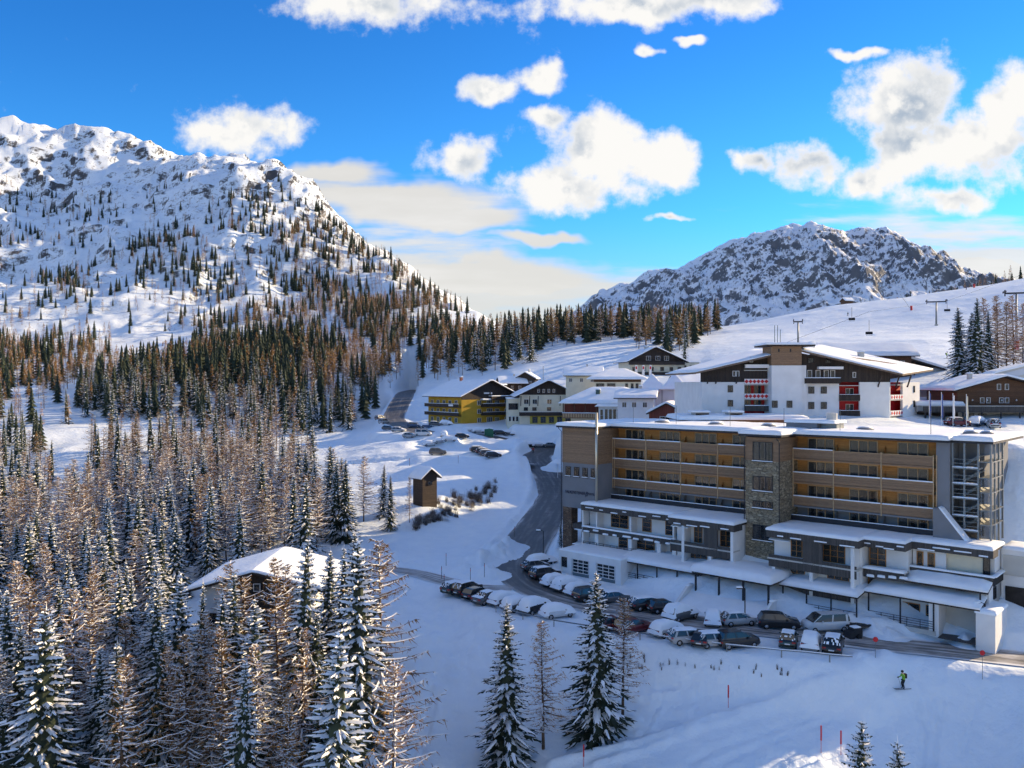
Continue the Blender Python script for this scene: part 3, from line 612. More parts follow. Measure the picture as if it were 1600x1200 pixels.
def larch(seed, H, R, spacing, nb, twigs, snow, low=0.16):
    rg = random.Random(seed); V = []; F = []; M = []
    def tri(a, b, c, m): i = len(V); V.extend((a, b, c)); F.append((i, i+1, i+2)); M.append(m)
    z = low*H; ph = rg.random()*6; ph0 = rg.random()*6
    while z < H*0.98:
        f = (z-low*H)/(H*(1-low)); Rz = R*(1-f)**0.7*(0.75+0.5*rg.random())+0.12
        if f < .15: Rz *= 0.65+2.3*f
        n = max(3, int(nb*(1-0.3*f)))
        for b in range(n):
            ph += 2*pi/n+rg.uniform(-.5, .5); L = Rz*rg.uniform(.38, 1.32)*(1+.22*cos(ph-ph0)); zz = z+rg.uniform(-.5, .5)*spacing
            if rg.random() < .14: continue
            k = -0.42+0.75*f+rg.uniform(-.15, .15); cu = 0.32*(1-.6*f); ox, oy = cos(ph), sin(ph); sx, sy = -oy, ox
            def sp(t): return (ox*L*t, oy*L*t, zz+L*(k*t+cu*t*t))
            S = 3; pts = [sp(i/S) for i in range(S+1)]; r0 = 0.020+0.016*L
            for i in range(S):
                a, c = pts[i], pts[i+1]; ra = r0*(1-i/S)+.006; rc = r0*(1-(i+1)/S)+.004
                for sd in (1, -1):
                    p1 = (a[0]+sx*ra*sd, a[1]+sy*ra*sd, a[2]+ra*.2); p2 = (c[0]+sx*rc*sd, c[1]+sy*rc*sd, c[2]+rc*.2)
                    q1 = (a[0], a[1], a[2]-ra*1.3); q2 = (c[0], c[1], c[2]-rc*1.3)
                    tri(p1, p2, q2, 2); tri(p1, q2, q1, 2)
                if rg.random() < snow:
                    ra2, rc2 = ra*1.3+0.02, rc*1.3+0.016
                    A = (a[0], a[1], a[2]+.03+ra*.6); C = (c[0], c[1], c[2]+.03+rc*.6)
                    for sd in (1, -1):
                        p1 = (a[0]+sx*ra2*sd, a[1]+sy*ra2*sd, a[2]+ra*.1); p2 = (c[0]+sx*rc2*sd, c[1]+sy*rc2*sd, c[2]+rc*.1)
                        tri(A, C, p2, 1); tri(A, p2, p1, 1)
            for q in range(int(twigs*(0.35+0.7*L/R)*(0.65+1.5*f))):
                t = rg.uniform(.12, 1.0); p = sp(t); d = rg.uniform(.16, .46)*(0.75+.3*L); s = rg.uniform(-1, 1); fo = rg.uniform(-.1, .7); dn = rg.uniform(-.75, .25)
                e = (p[0]+(sx*s+ox*fo)*d, p[1]+(sy*s+oy*fo)*d, p[2]+dn*d); wv = 0.020+0.014*rg.random()
                tri((p[0]+ox*wv, p[1]+oy*wv, p[2]+wv*.5), (p[0]-ox*wv, p[1]-oy*wv, p[2]-wv), e, 1 if rg.random() < snow*0.16 else 0)
        z += spacing*(1-0.4*f)*rg.uniform(.8, 1.2)
    return V, F, M
def trunk_mesh(name, H, r, seed, bare=False):
    b = MB(); rg = random.Random(seed); pts = [(rg.uniform(-.05, .05)*(k > 0), rg.uniform(-.05, .05)*(k > 0), -0.6+(H*.97+.6)*k/6) for k in range(7)]
    b.tube(pts, r, 7, 0, taper=0.02); return b.mesh(name, BARK, smooth=True)
class Kind: pass
def make_kinds():
    K = {'spruce': [], 'larch': [], 'spruce_mid': [], 'larch_mid': []}
    for i in range(6):
        H = 15.0; V, F, M = spruce(100+i, H, (2.9, 2.6, 3.2, 2.5, 3.0, 2.8)[i], 0.46, 9, 4, (0.8, .88, .74, .85, .66, .9)[i], power=(.8, .9, .75, .85, .8, .7)[i])
        K['spruce'].append((npmesh('crown', V, F, [NEEDLE, TSNOW], M), trunk_mesh('trunk', H, .2, i)))
        V, F, M = larch(200+i, H, (3.1, 2.7, 3.4, 2.5, 3.0, 3.2)[i], 0.42, 7, 22, (0.8, .62, .85, .5, .82, .7)[i])
        K['larch'].append((npmesh('crown', V, F, [LTWIG, TSNOW, LBRANCH], M), trunk_mesh('trunk', H, .17, 20+i)))
    for i in range(4):
        V, F, M = spruce(300+i, 15.0, (2.7, 2.4, 2.9, 2.3)[i], 0.8, 7, 2, (.7, .58, .72, .5)[i])
        K['spruce_mid'].append((npmesh('crown', V, F, [NEEDLE, TSNOW], M), trunk_mesh('trunk', 15, .2, 40+i)))
        V, F, M = larch(400+i, 15.0, (2.7, 2.3, 2.9, 2.5)[i], 0.65, 6, 15, (.38, .22, .45, .28)[i])
        V = np.array(V); K['larch_mid'].append((npmesh('crown', V, F, [LTWIG, TSNOW, LBRANCH], M), trunk_mesh('trunk', 15, .17, 60+i)))
    return K
KINDS = make_kinds()
def far_unit(kind, seed):                # coarse tree for the woods that read as one mass
    rg = random.Random(seed); V = []; F = []; M = []
    def tri(a, b, c, m): i = len(V); V.extend((a, b, c)); F.append((i, i+1, i+2)); M.append(m)
    if kind == 'spruce':
        for f in np.linspace(0.06, 0.93, 9):
            r = 0.155*(1-f)**.8+.012; n = 6; p0 = rg.random()*6
            for j in range(n):
                a = p0+2*pi*j/n+rg.uniform(-.2, .2); rr = r*rg.uniform(.75, 1.2); w = .62
                t0 = (0, 0, f+.13); t1 = (rr*cos(a-w), rr*sin(a-w), f-.02); t2 = (rr*1.1*cos(a+w), rr*1.1*sin(a+w), f-.035)
                tri(t0, t1, t2, 0)
                if rg.random() < 0.5:
                    u = lambda q, s: (q[0]*s*1.06, q[1]*s*1.06, q[2]+.014)
                    tri((0, 0, f+.10), u(t1, .8), u(t2, .85), 1)
        for j in range(4):
            a, b = pi*j/2, pi*(j+1)/2; tri((.014*cos(a), .014*sin(a), -.03), (.014*cos(b), .014*sin(b), -.03), (0, 0, .5), 2)
    else:
        for j in range(4):
            a, b = pi*j/2, pi*(j+1)/2; tri((.011*cos(a), .011*sin(a), -.03), (.011*cos(b), .011*sin(b), -.03), (0, 0, .97), 2)
        for q in range(190):
            f = rg.uniform(.14, .98)**.85; r = (0.15*(1-f)**.7+.01)*(min(1, .45+2.5*f)); a = rg.random()*2*pi; t = rg.uniform(.15, .8)
            p = (r*t*cos(a), r*t*sin(a), f); a2 = a+rg.uniform(-.7, .7); e = (r*1.15*cos(a2), r*1.15*sin(a2), f+rg.uniform(-.03, .05)); w = .0085
            tri((p[0]-sin(a)*w, p[1]+cos(a)*w, p[2]), (p[0]+sin(a)*w, p[1]-cos(a)*w, p[2]-w), e, 1 if rg.random() < .10 else 0)
    return np.array(V), np.array(F), np.array(M)
TREES = []                               # x, y, height, kind, label, group
rgt = random.Random(7); npr = np.random.RandomState(11)
def inpoly(px, py, poly):
    c = False; j = len(poly)-1
    for i in range(len(poly)):
        (xi, yi), (xj, yj) = poly[i], poly[j]
        if (yi > py) != (yj > py) and px < (xj-xi)*(py-yi)/(yj-yi)+xi: c = not c
        j = i
    return c
def scatter(poly, spacing, hmin, hmax, larch_share, label, group, keep=1.0, clump=0.0, thin=None):
    xs = [p[0] for p in poly]; ys = [p[1] for p in poly]; y = min(ys); pts = []
    while y < max(ys):
        x = min(xs)
        while x < max(xs):
            qx, qy = x+rgt.uniform(-.48, .48)*spacing, y+rgt.uniform(-.48, .48)*spacing; x += spacing
            if not inpoly(qx, qy, poly) or rgt.random() > keep: continue
            if clump and vnoise(np.array([qx/clump]), np.array([qy/clump]), 5)[0] < 0.5: continue
            if any(math.hypot(qx-c[0], qy-c[1]) < c[2] for c in CLEAR): continue
            if min(np.hypot(L[:, 0]-qx, L[:, 1]-qy).min() for _, L, _, _ in ROADS) < 5.5: continue
            ls = larch_share(qx, qy) if callable(larch_share) else larch_share
            pts.append((qx, qy, rgt.uniform(hmin, hmax), 'larch' if rgt.random() < ls else 'spruce', label, group))
        y += spacing
    TREES.extend(pts)
def W(px, d): return ((px-800)/FPX*d, d)
CLEAR = [(*W(400, 99), 13), (*W(360, 88), 6), (*W(430, 86), 5), (*W(500, 93), 6), (*W(400, 108), 9), (*W(460, 100), 10), (*W(510, 103), 8), (*W(330, 97), 8), (*W(663, 152), 9)]
lmix = lambda x, y: 0.0+0.48*float(vnoise(np.array([x/22]), np.array([y/22]), 8)[0]) if y < 130 else 0.08+0.75*float(vnoise(np.array([x/30]), np.array([y/30]), 9)[0])
# near wood, left of the lot
scatter([W(-60, 66), W(470, 66), W(560, 70), W(590, 80), W(560, 92), W(-60, 92)], 4.0, 12, 16.5, lmix, 'snow-laden {k} in the near wood below the chalet', 'trees of the near wood')
scatter([W(-60, 92), W(300, 92), W(270, 110), W(300, 122), W(520, 118), W(560, 128), W(540, 150), W(470, 170), W(150, 175), W(-60, 165)], 4.7, 11, 15, lmix, '{k} in the wood behind the chalet', 'trees of the wood behind the chalet')
scatter([W(150, 175), W(470, 170), W(500, 190), W(470, 215), W(420, 260), W(140, 240)], 5.4, 11, 15, 0.62, '{k} in the wood belt beyond the chalet', 'trees of the middle belt')
scatter([W(-60, 165), W(90, 175), W(90, 200), W(60, 260), W(-60, 270)], 6.5, 9, 13, 0.3, '{k} at the left edge of the valley', 'trees at the left edge of the valley')
# wooded knoll below the mountain
scatter([W(130, 300), W(330, 300), W(470, 290), W(545, 300), W(590, 340), W(600, 400), W(560, 470), W(450, 520), W(330, 500), W(210, 420), W(120, 340)], 5.9, 12, 16, lambda x, y: 0.12+0.45*sstep(-140, -60, x)*sstep(320, 400, y)+0.35*float(vnoise(np.array([x/40]), np.array([y/40]), 10)[0]), '{k} on the wooded knoll under the mountain', 'trees on the wooded knoll')
scatter([W(-60, 270), W(120, 280), W(160, 330), W(200, 420), W(150, 520), W(-60, 540)], 9.5, 8, 14, 0.55, '{k} on the far-left flat under the mountain', 'trees on the snowy flat', clump=28)
scatter([W(-60, 400), W(60, 400), W(70, 470), W(-60, 500)], 7.0, 12, 16, 0.7, '{k} at the far left under the mountain', 'trees at the far left')
# wood between the mountain's foot and the village
scatter([W(560, 380), W(640, 345), W(670, 350), W(700, 345), W(770, 350), W(760, 420), W(740, 520), W(660, 640), W(560, 640), W(530, 560), W(600, 470)], 7.0, 11, 15.5, 0.58, '{k} in the dark wood above the road', 'trees above the road head')
scatter([W(560, 640), W(680, 640), W(735, 600), W(700, 720), W(600, 850), W(500, 930), W(430, 800), W(470, 700)], 9.0, 11, 15, 0.6, 'small {k} on the ridge above the valley', 'trees on the ridge', keep=.85)
# ridge behind the village
scatter([W(745, 372), W(860, 372), W(960, 378), W(1050, 385), W(1090, 380), W(1125, 420), W(1120, 450), W(900, 450), W(740, 450)], 6.2, 12, 17, 0.5, '{k} on the snowy ridge behind the village', 'trees on the village ridge')
scatter([W(730, 335), W(830, 335), W(840, 372), W(735, 372)], 6.5, 12, 17, 0.3, 'tall {k} above the yellow hotel', 'trees above the yellow hotel', keep=.75)
scatter([W(1000, 330), W(1085, 330), W(1090, 380), W(985, 378)], 6.0, 12, 16, 0.5, '{k} beside the dark chalet', 'trees beside the dark chalet', keep=.8)
# slopes of the mountain: scattered and clumped
scatter([W(-60, 560), W(420, 560), W(520, 640), W(560, 760), W(470, 900), W(380, 930), W(200, 960), W(-60, 1000)], 11, 6, 13, 0.6, 'scattered {k} on the mountain side', 'trees on the mountain side', clump=55, keep=.8)
scatter([W(-60, 520), W(420, 560), W(520, 640), W(560, 760), W(470, 900), W(200, 940), W(-60, 960)], 20, 5, 12, 0.5, 'scattered {k} on the mountain side', 'trees on the mountain side', keep=.55)
scatter([W(430, 960), W(470, 930), W(560, 870), W(640, 790), W(740, 640), W(700, 640), W(560, 800), W(440, 900)], 11, 8, 13, 0.4, 'small {k} on the ridge above the valley', 'trees on the ridge')
for (a, b_, d0_, d1_) in ((215, 300, 700, 860), (300, 360, 650, 760), (330, 430, 800, 900), (60, 110, 640, 760), (430, 520, 700, 860)):
    scatter([W(a, d0_), W(b_, d0_), W(b_+20, (d0_+d1_)/2), W(b_, d1_), W(a+10, d1_), W(a-15, (d0_+d1_)/2)], 8.5, 8, 14, 0.35, '{k} in a dark clump on the mountain side', 'clumps on the mountain side', keep=.75)
scatter([W(330, 480), W(470, 500), W(600, 470), W(640, 560), W(600, 680), W(520, 720), W(400, 640), W(300, 560)], 8.5, 10, 15, 0.7, '{k} on the lower flank of the mountain', 'trees on the lower flank', keep=.8)
scatter([W(-60, 330), W(90, 330), W(190, 430), W(170, 540), W(-60, 560)], 9.0, 9, 14, 0.65, '{k} on the far-left flat under the mountain', 'trees on the snowy flat', keep=.6)
# right-hand side
scatter([W(1385, 520), W(1600, 500), W(1640, 560), W(1380, 590)], 8, 9, 14, 0.5, '{k} on the skyline above the ski slope', 'trees above the ski slope', keep=.8)
for (px, d, h, k) in [(1500, 176, 16, 'spruce'), (1526, 168, 18.5, 'spruce'), (1515, 182, 14, 'spruce'), (1545, 175, 15, 'spruce'), (1560, 180, 18, 'larch'), (1572, 172, 17, 'larch'), (1585, 180, 17.5, 'larch'), (1598, 176, 16, 'larch'), (1612, 178, 17, 'larch'), (1555, 186, 15, 'larch'), (1540, 184, 17, 'larch')]:
    TREES.append((*W(px, d), h, k, '{k} above the brown timber building', 'stand above the timber building'))
# trees standing alone, each with a label of its own
def lone(px, ybase_d, top_y, k, label, var=None, wide=1.0):
    x, y = W(px, ybase_d); zt = EYE-(top_y-HORIZON)/FPX*ybase_d; g = ground(x, y)
    TREES.append((x, y, zt-g, k, label, 'lone trees', var, wide))
lone(790, 75.5, 940, 'spruce', 'slim snowy spruce on the open slope, leftmost of the four lone trees', 3, 1.25)
lone(849, 77.5, 965, 'larch', 'bare dark larch between the two lone spruces', 1, 1.25)
lone(932, 78, 892, 'spruce', 'tallest lone spruce, dark and broad, below the garage', 4, 1.2)
lone(973, 80, 930, 'larch', 'bare larch just right of the tallest lone spruce', 3, 1.25)
lone(1340, 55, 1122, 'spruce', 'small snowy spruce tip at the bottom edge, left of a pair', 0, 0.9)
lone(1402, 53, 1152, 'spruce', 'smallest snowy spruce tip at the bottom right edge', 2, 0.8)
lone(610, 142, 742, 'spruce', 'snowy spruce just left of the wooden hut', 1); lone(598, 150, 725, 'spruce', 'taller snowy spruce behind the one by the wooden hut', 3)
lone(568, 148, 712, 'larch', 'bare golden larch left of the wooden hut spruces', 0); lone(533, 150, 714, 'spruce', 'snow-dusted spruce at the wood edge left of the hut larch', 5)
lone(640, 146, 745, 'larch', 'thin bare larch against the left wall of the wooden hut', 3, .7)
lone(562, 70, 842, 'spruce', 'big snowy spruce at the right edge of the near wood', 5); lone(598, 72, 838, 'larch', 'golden-topped larch at the right edge of the near wood', 2)
lone(470, 77, 838, 'spruce', 'tall spruce standing in front of the chalet roof', 0, .8); lone(437, 78, 862, 'larch', 'bare larch in front of the chalet gable', 1, .8)
lone(362, 80, 889, 'spruce', 'small spruce in front of the chalet front wall', 2, .8); lone(312, 80, 905, 'spruce', 'spruce at the left corner of the chalet', 1, .8)
lone(612, 62, 1035, 'larch', 'leaning bare larch with long snowy limbs at the slope edge', 2, 1.1); lone(520, 58, 985, 'spruce', 'heavily snowed spruce at the bottom of the near wood', 5)
lone(60, 66, 950, 'spruce', 'broad snowy spruce at the bottom left corner', 2, 1.25)
lone(882, 131, 788, 'spruce', 'snow-covered spruce beside the left end of the hotel', 1, .8); lone(876, 128, 815, 'spruce', 'small spruce under the hotel sign wall', 3, .8)
lone(1561, 91, 958, 'spruce', 'little dark conifer against the white garage entrance wall', 4, .9)
lone(1070, 300, 520, 'spruce', 'dark spruce right of the dark chalet', 0)
def plant():
    tx = np.array([t[0] for t in TREES]); ty = np.array([t[1] for t in TREES]); tz = terrain_h(tx, ty)
    order = sorted(range(len(TREES)), key=lambda i: -(TREES[i][2]/TREES[i][1])*(10 if len(TREES[i]) > 6 else 1))
    # what the camera sees of each: drop whatever stands far outside the view
    zones = {}
    for kk in set((t[3], t[5]) for t in TREES if len(t) <= 6):
        ps = sorted(800+t[0]/t[1]*FPX for t in TREES if (t[3], t[5]) == kk); ds = sorted(t[1] for t in TREES if (t[3], t[5]) == kk); n = len(ps); zones[kk] = (ps[n//3], ps[2*n//3], ds[n//3], ds[2*n//3])
    count = {'spruce': 0, 'larch': 0}; far = {'spruce': [], 'larch': []}
    for i in order:
        t = TREES[i]; x, y, h, k = t[:4]; px = 800+x/y*FPX
        if px < -90 or px > 1690: continue
        ptop = HORIZON-(tz[i]+h-EYE)/y*FPX
        if ptop > 1215: continue
        if count[k] < 295 and y < 620:
            count[k] += 1; r = random.Random(i); near = y < 135
            pool = KINDS[k] if near or y < 190 else KINDS[k+'_mid']
            v = t[6] if len(t) > 6 and t[6] is not None else r.randrange(len(pool)); crown, trunk = pool[v % len(pool)]
            lab = t[4].replace('{k}', 'snow-dusted spruce' if k == 'spruce' else 'bare brown larch') if '{k}' in t[4] else t[4]
            lab = lab.replace('snow-laden snow-dusted', 'snow-laden').replace('snow-laden bare brown', 'snow-laden bare')
            if len(t) <= 6:
                vv = v % len(pool); sn = ({'spruce': ('', 'frosted ', '', 'slim ', 'dark ', 'white-capped '), 'larch': ('', 'slender ', 'wide ', 'narrow ', 'snow-limbed ', '')}[k])[vv % 6]
                tall = 'tall ' if h > 14.6 else 'short ' if h < 12.2 else ''
                zone = zones[(k, t[5])]; side = ('left part' if px < zone[0] else 'right part' if px > zone[1] else 'middle'); rank = ('front rank' if y < zone[2] else 'back rank' if y > zone[3] else 'centre rank')
                lab = tall+sn+lab+', '+side+' '+rank; lab = ' '.join(lab.split()[:16])
            o = thing(k+'_tree', lab, 'tree', (x, y, tz[i]), r.random()*6.28, t[5]+(' (%s)' % ('spruces' if k == 'spruce' else 'larches') if len(t) <= 6 else ''))
            if len(t) > 6: del o['group']
            s = h/15.0; wd = (t[7] if len(t) > 7 else 1.0)*r.uniform(.9, 1.12)
            o.scale = (s*wd, s*wd, s); o.rotation_euler = (r.uniform(-.03, .03), r.uniform(-.03, .03), r.random()*6.28)
            put('trunk', trunk, o); put('crown', crown, o)
        else: far[k].append((x, y, tz[i], h))
    for k in far:
        Vs = []; Fs = []; Ms = []; base = 0; units = [far_unit(k, 900+q) for q in range(6)]
        for q, (x, y, z, h) in enumerate(far[k]):
            V, F, M = units[q % 6]; a = npr.rand()*6.28; c, s = cos(a), sin(a); wd = h*npr.uniform(.85, 1.2)
            Vs.append(np.stack([(V[:, 0]*c-V[:, 1]*s)*wd+x, (V[:, 0]*s+V[:, 1]*c)*wd+y, V[:, 2]*h+z], 1)); Fs.append(F+base); Ms.append(M); base += len(V)
        if Vs:
            me = npmesh('distant_'+k+'_wood', np.concatenate(Vs), np.concatenate(Fs), [NEEDLE, TSNOW, BARK] if k == 'spruce' else [LTWIG, TSNOW, LBRANCH], np.concatenate(Ms))
            o = put('distant_'+k+'_wood', me); o['kind'] = 'stuff'; o['label'] = 'distant %s trees scattered over mountain side and skyline' % ('dark spruce' if k == 'spruce' else 'brown larch'); o['category'] = 'wood'
    print('trees', count, {k: len(v) for k, v in far.items()})
plant()
# ------------------------------------------------------------------ building kit
WHITE = mat('white_render', (0.74, 0.74, 0.72), 0.85, var=0.05, scale=0.6, bump=0.15, bscale=9)
CREAM = mat('cream_render', (0.72, 0.66, 0.50), 0.85, var=0.06, scale=0.6, bump=0.15, bscale=9)
GREY = mat('grey_render', (0.20, 0.205, 0.215), 0.85, var=0.06, scale=0.5, bump=0.15, bscale=9)
PALEGREY = mat('pale_grey_render', (0.50, 0.49, 0.45), 0.85, var=0.07, scale=0.6, bump=0.15, bscale=9)
DARKWOOD = planks('dark_boards', (0.060, 0.045, 0.036), (0.025, 0.020, 0.018), 0.16, 0)
GREYWOOD = planks('weathered_dark_boards', (0.105, 0.095, 0.085), (0.05, 0.047, 0.045), 0.17, 0)
ORANGEWOOD = planks('fresh_larch_boards', (0.58, 0.28, 0.08), (0.36, 0.155, 0.045), 0.14, 2)
OLDWOOD = planks('weathered_larch_boards', (0.35, 0.22, 0.125), (0.20, 0.125, 0.075), 0.13, 2)
BROWNWOOD = planks('brown_boards', (0.16, 0.085, 0.045), (0.085, 0.045, 0.027), 0.16, 2)
WINWOOD = mat('window_timber', (0.42, 0.20, 0.06), 0.5, var=0.2, scale=4)
PALEWOOD = mat('pale_mullion', (0.46, 0.31, 0.17), 0.6, var=0.15, scale=4)
WHITEFRAME = mat('white_frame', (0.78, 0.77, 0.75), 0.5)
DARKFRAME = mat('dark_frame', (0.03, 0.03, 0.033), 0.5)
ROOMSHADE = mat('room_shade', (0.035, 0.030, 0.027), 0.9, var=0.4, scale=1.3)  # near-black backing: the dimness of unlit rooms is put into the colour
GLASS = glassmat('window_glass', (0.03, 0.035, 0.04))
CURTAIN = mat('curtain', (0.72, 0.70, 0.66), 0.9, col2=(0.42, 0.41, 0.40), scale=5, stretch=(3, 1, 0.3))
STEEL = mat('grey_steel', (0.20, 0.22, 0.23), 0.45, metal=0.6, var=0.1)
BRIGHTSTEEL = mat('flue_steel', (0.62, 0.55, 0.42), 0.35, metal=0.75)
DARKMETAL = mat('dark_metal', (0.035, 0.035, 0.04), 0.5, metal=0.3)
STONE = stonework('stone_facing', (0.34, 0.27, 0.165), (0.23, 0.195, 0.135), (0.45, 0.38, 0.26))
BRICK = stonework('brown_stone_facing', (0.20, 0.12, 0.075), (0.13, 0.085, 0.06), (0.27, 0.18, 0.12))
RED = mat('red_paint', (0.52, 0.025, 0.03), 0.6, var=0.1)
_wc = {}
def window(par, loc, w, h, n=2, rows=1, frame=None, rz=0, curtain=0.0, sill=False, name='window', t=0.07, glass=None):
    frame = frame or WHITEFRAME; key = (round(w, 2), round(h, 2), n, rows, frame.name, sill, t)
    if key not in _wc:
        b = MB(); b.box(0, w, -.10, 0.03, 0, t); b.box(0, w, -.10, 0.03, h-t, h); b.box(0, t, -.10, 0.03, t, h-t); b.box(w-t, w, -.10, 0.03, t, h-t)
        pw = (w-2*t-(n-1)*t)/n; ph = (h-2*t-(rows-1)*t*.6)/rows
        for i in range(1, n): x = t+i*(pw+t)-t; b.box(x, x+t, -.10, 0.02, t, h-t)
        for j in range(1, rows): z = t+j*(ph+t*.6)-t*.6; b.box(t, w-t, -.09, 0.01, z, z+t*.6)
        b.box(t*.5, w-t*.5, -.018, 0.02, t*.5, h-t*.5, 1)
        if sill: b.box(-.08, w+.08, -.22, 0, -.10, -.01)
        p = MB().box(0, pw, -.055, -.045, 0, ph)
        _wc[key] = (b.mesh(name, [frame, ROOMSHADE]), p.mesh('pane', glass or GLASS), pw, ph)
    fm, pm, pw, ph = _wc[key]
    o = put(name, fm, par, loc, rz)
    for i in range(n):
        for j in range(rows): put('pane', pm, o, (t+i*(pw+t), 0, t+j*(ph+t*.6)))
    if curtain > 0:
        k2 = ('c', round(w, 2), round(h, 2), round(curtain, 2), n)
        if k2 not in _wc:
            b = MB(); r = random.Random(int(w*100+curtain*1000+n) % 997)
            for i in range(n):
                x0 = t+i*(pw+t); full = r.random() < curtain; K = 8
                for q in range(K):
                    if not full and 2 <= q < K-2: continue
                    xa, xb = x0+pw*q/K, x0+pw*(q+1)/K; ya, yb = (-.026, -.036) if q % 2 else (-.036, -.026)
                    b.quad([(xa, ya, t+.02), (xb, yb, t+.02), (xb, yb, h-t), (xa, ya, h-t)])
            _wc[k2] = b.mesh('curtain', CURTAIN, fix=False)
        put('curtain', _wc[k2], o)
    if sill == 'snow': snowcap(o, -.06, w+.06, -.22, -.005, -.005, .09, name='sill_snow')
    return o
def snowcap(par, x0, x1, y0, y1, z, th, name='snow', bulge=0.5, seed=0, n=None, rz=0, loc=None):
    """a lying blanket of snow: rounded edges, softly uneven top"""
    nx = n or max(3, min(40, int((x1-x0)/0.9)+2)); ny = max(3, min(24, int((y1-y0)/0.9)+2)); V = []; F = []
    e = min(th*0.9, 0.35*(x1-x0), 0.35*(y1-y0)); gx = np.concatenate([[x0], np.linspace(x0+e*.35, x1-e*.35, nx), [x1]]); gy = np.concatenate([[y0], np.linspace(y0+e*.35, y1-e*.35, ny), [y1]])
    X, Y = np.meshgrid(gx, gy); d = np.minimum(np.minimum(X-x0, x1-X), np.minimum(Y-y0, y1-Y)); f = np.clip(d/max(e, 1e-3), 0, 1)
    prof = 0.42+0.58*np.sqrt(np.clip(1-(1-f)**2, 0, 1)); prof[d <= 1e-9] = 0.36
    Z = z+th*prof*(1+0.16*fbm(X/1.5+seed*7.1, Y/1.5+z, 3, 33)*(f > 0))
    wob = 0.10*min(1, th*2)*fbm(X/1.1+3*seed, Y/1.1+5, 3, 34); edge = d <= 1e-9
    X = np.where((X <= x0+1e-9), X-np.abs(wob), np.where(X >= x1-1e-9, X+np.abs(wob), X)); Y = np.where(Y <= y0+1e-9, Y-np.abs(wob), np.where(Y >= y1-1e-9, Y+np.abs(wob), Y))
    ny_, nx_ = X.shape; V = list(zip(X.ravel(), Y.ravel(), Z.ravel())); b = MB(); b.v = [tuple(map(float, p)) for p in V]
    for j in range(ny_-1):
        for i in range(nx_-1): b.f.append((j*nx_+i, j*nx_+i+1, (j+1)*nx_+i+1, (j+1)*nx_+i)); b.m.append(0)
    ring = [i for i in range(nx_)]+[j*nx_+nx_-1 for j in range(1, ny_)]+[(ny_-1)*nx_+i for i in range(nx_-2, -1, -1)]+[j*nx_ for j in range(ny_-2, 0, -1)]
    base = len(b.v); b.v += [(b.v[i][0]*.995+.005*(x0+x1)/2, b.v[i][1]*.995+.005*(y0+y1)/2, z-0.01) for i in ring]; R = len(ring)
    for k in range(R): b.f.append((ring[k], base+k, base+(k+1) % R, ring[(k+1) % R])); b.m.append(0)
    return b.build(name, SNOW, par, smooth=True, loc=loc, rz=rz)
def gable_roof(par, x0, x1, y0, y1, ze, zr, th=0.22, m=None, axis='y', snow=0.35, ridge=None, name='roof', seed=1):
    """two-pitched roof: ridge runs along axis; slabs with visible thickness and a snow blanket following each pitch"""
    b = MB(); s = MB(); m = m or DARKWOOD
    if axis == 'y':
        xr = (x0+x1)/2 if ridge is None else ridge
        b.prism([(x0, ze), (xr, zr), (x1, ze), (x1, ze-th), (xr, zr-th), (x0, ze-th)], 1, y0, y1)
        lines = [((x0, ze), (xr, zr)), ((xr, zr), (x1, ze))]
    else:
        yr = (y0+y1)/2 if ridge is None else ridge
        b.prism([(y0, ze), (yr, zr), (y1, ze), (y1, ze-th), (yr, zr-th), (y0, ze-th)], 0, x0, x1)
    r = b.build(name, m, par)
    # snow
    N = 26; K = 12; V = []
    a0, a1 = (x0, x1) if axis == 'y' else (y0, y1); c0, c1 = (y0, y1) if axis == 'y' else (x0, x1); rr = ridge if ridge is not None else (a0+a1)/2
    A = np.concatenate([[a0-.04], np.linspace(a0+.06, a1-.06, N), [a1+.04]]); C = np.concatenate([[c0-.04], np.linspace(c0+.08, c1-.08, K), [c1+.04]])
    AA, CC = np.meshgrid(A, C); H = np.where(AA < rr, ze+(zr-ze)*(AA-a0)/(rr-a0), zr+(ze-zr)*(AA-rr)/(a1-rr))
    d = np.minimum(np.minimum(AA-a0, a1-AA), np.minimum(CC-c0, c1-CC)); f = np.clip(d/0.35, 0, 1)
    top = H+.01+snow*(0.35+0.65*np.sqrt(f*(2-f)))*(1+.18*fbm(AA/2.2+seed*5, CC/2.2, 3, 70)); k = np.exp(-((AA-rr)/.5)**2); top = top-k*snow*.18
    b2 = MB(); nx = len(A); ny = len(C)
    P_ = lambda a, c, z: (float(a), float(c), float(z)) if axis == 'y' else (float(c), float(a), float(z))
    b2.v = [P_(a, c, z) for a, c, z in zip(AA.ravel(), CC.ravel(), top.ravel())]
    for j in range(ny-1):
        for i in range(nx-1): b2.f.append((j*nx+i, j*nx+i+1, (j+1)*nx+i+1, (j+1)*nx+i)); b2.m.append(0)
    ring = [i for i in range(nx)]+[j*nx+nx-1 for j in range(1, ny)]+[(ny-1)*nx+i for i in range(nx-2, -1, -1)]+[j*nx for j in range(ny-2, 0, -1)]
    base = len(b2.v); Hf = H.ravel(); Af = AA.ravel(); Cf = CC.ravel()
    b2.v += [P_(Af[i], Cf[i], Hf[i]-.02) for i in ring]; R = len(ring)
    for q in range(R): b2.f.append((ring[q], base+q, base+(q+1) % R, ring[(q+1) % R])); b2.m.append(0)
    q_ = b2.build('roof_snow', SNOW, r, smooth=True); q_.data.set_sharp_from_angle(angle=radians(14))
    return r
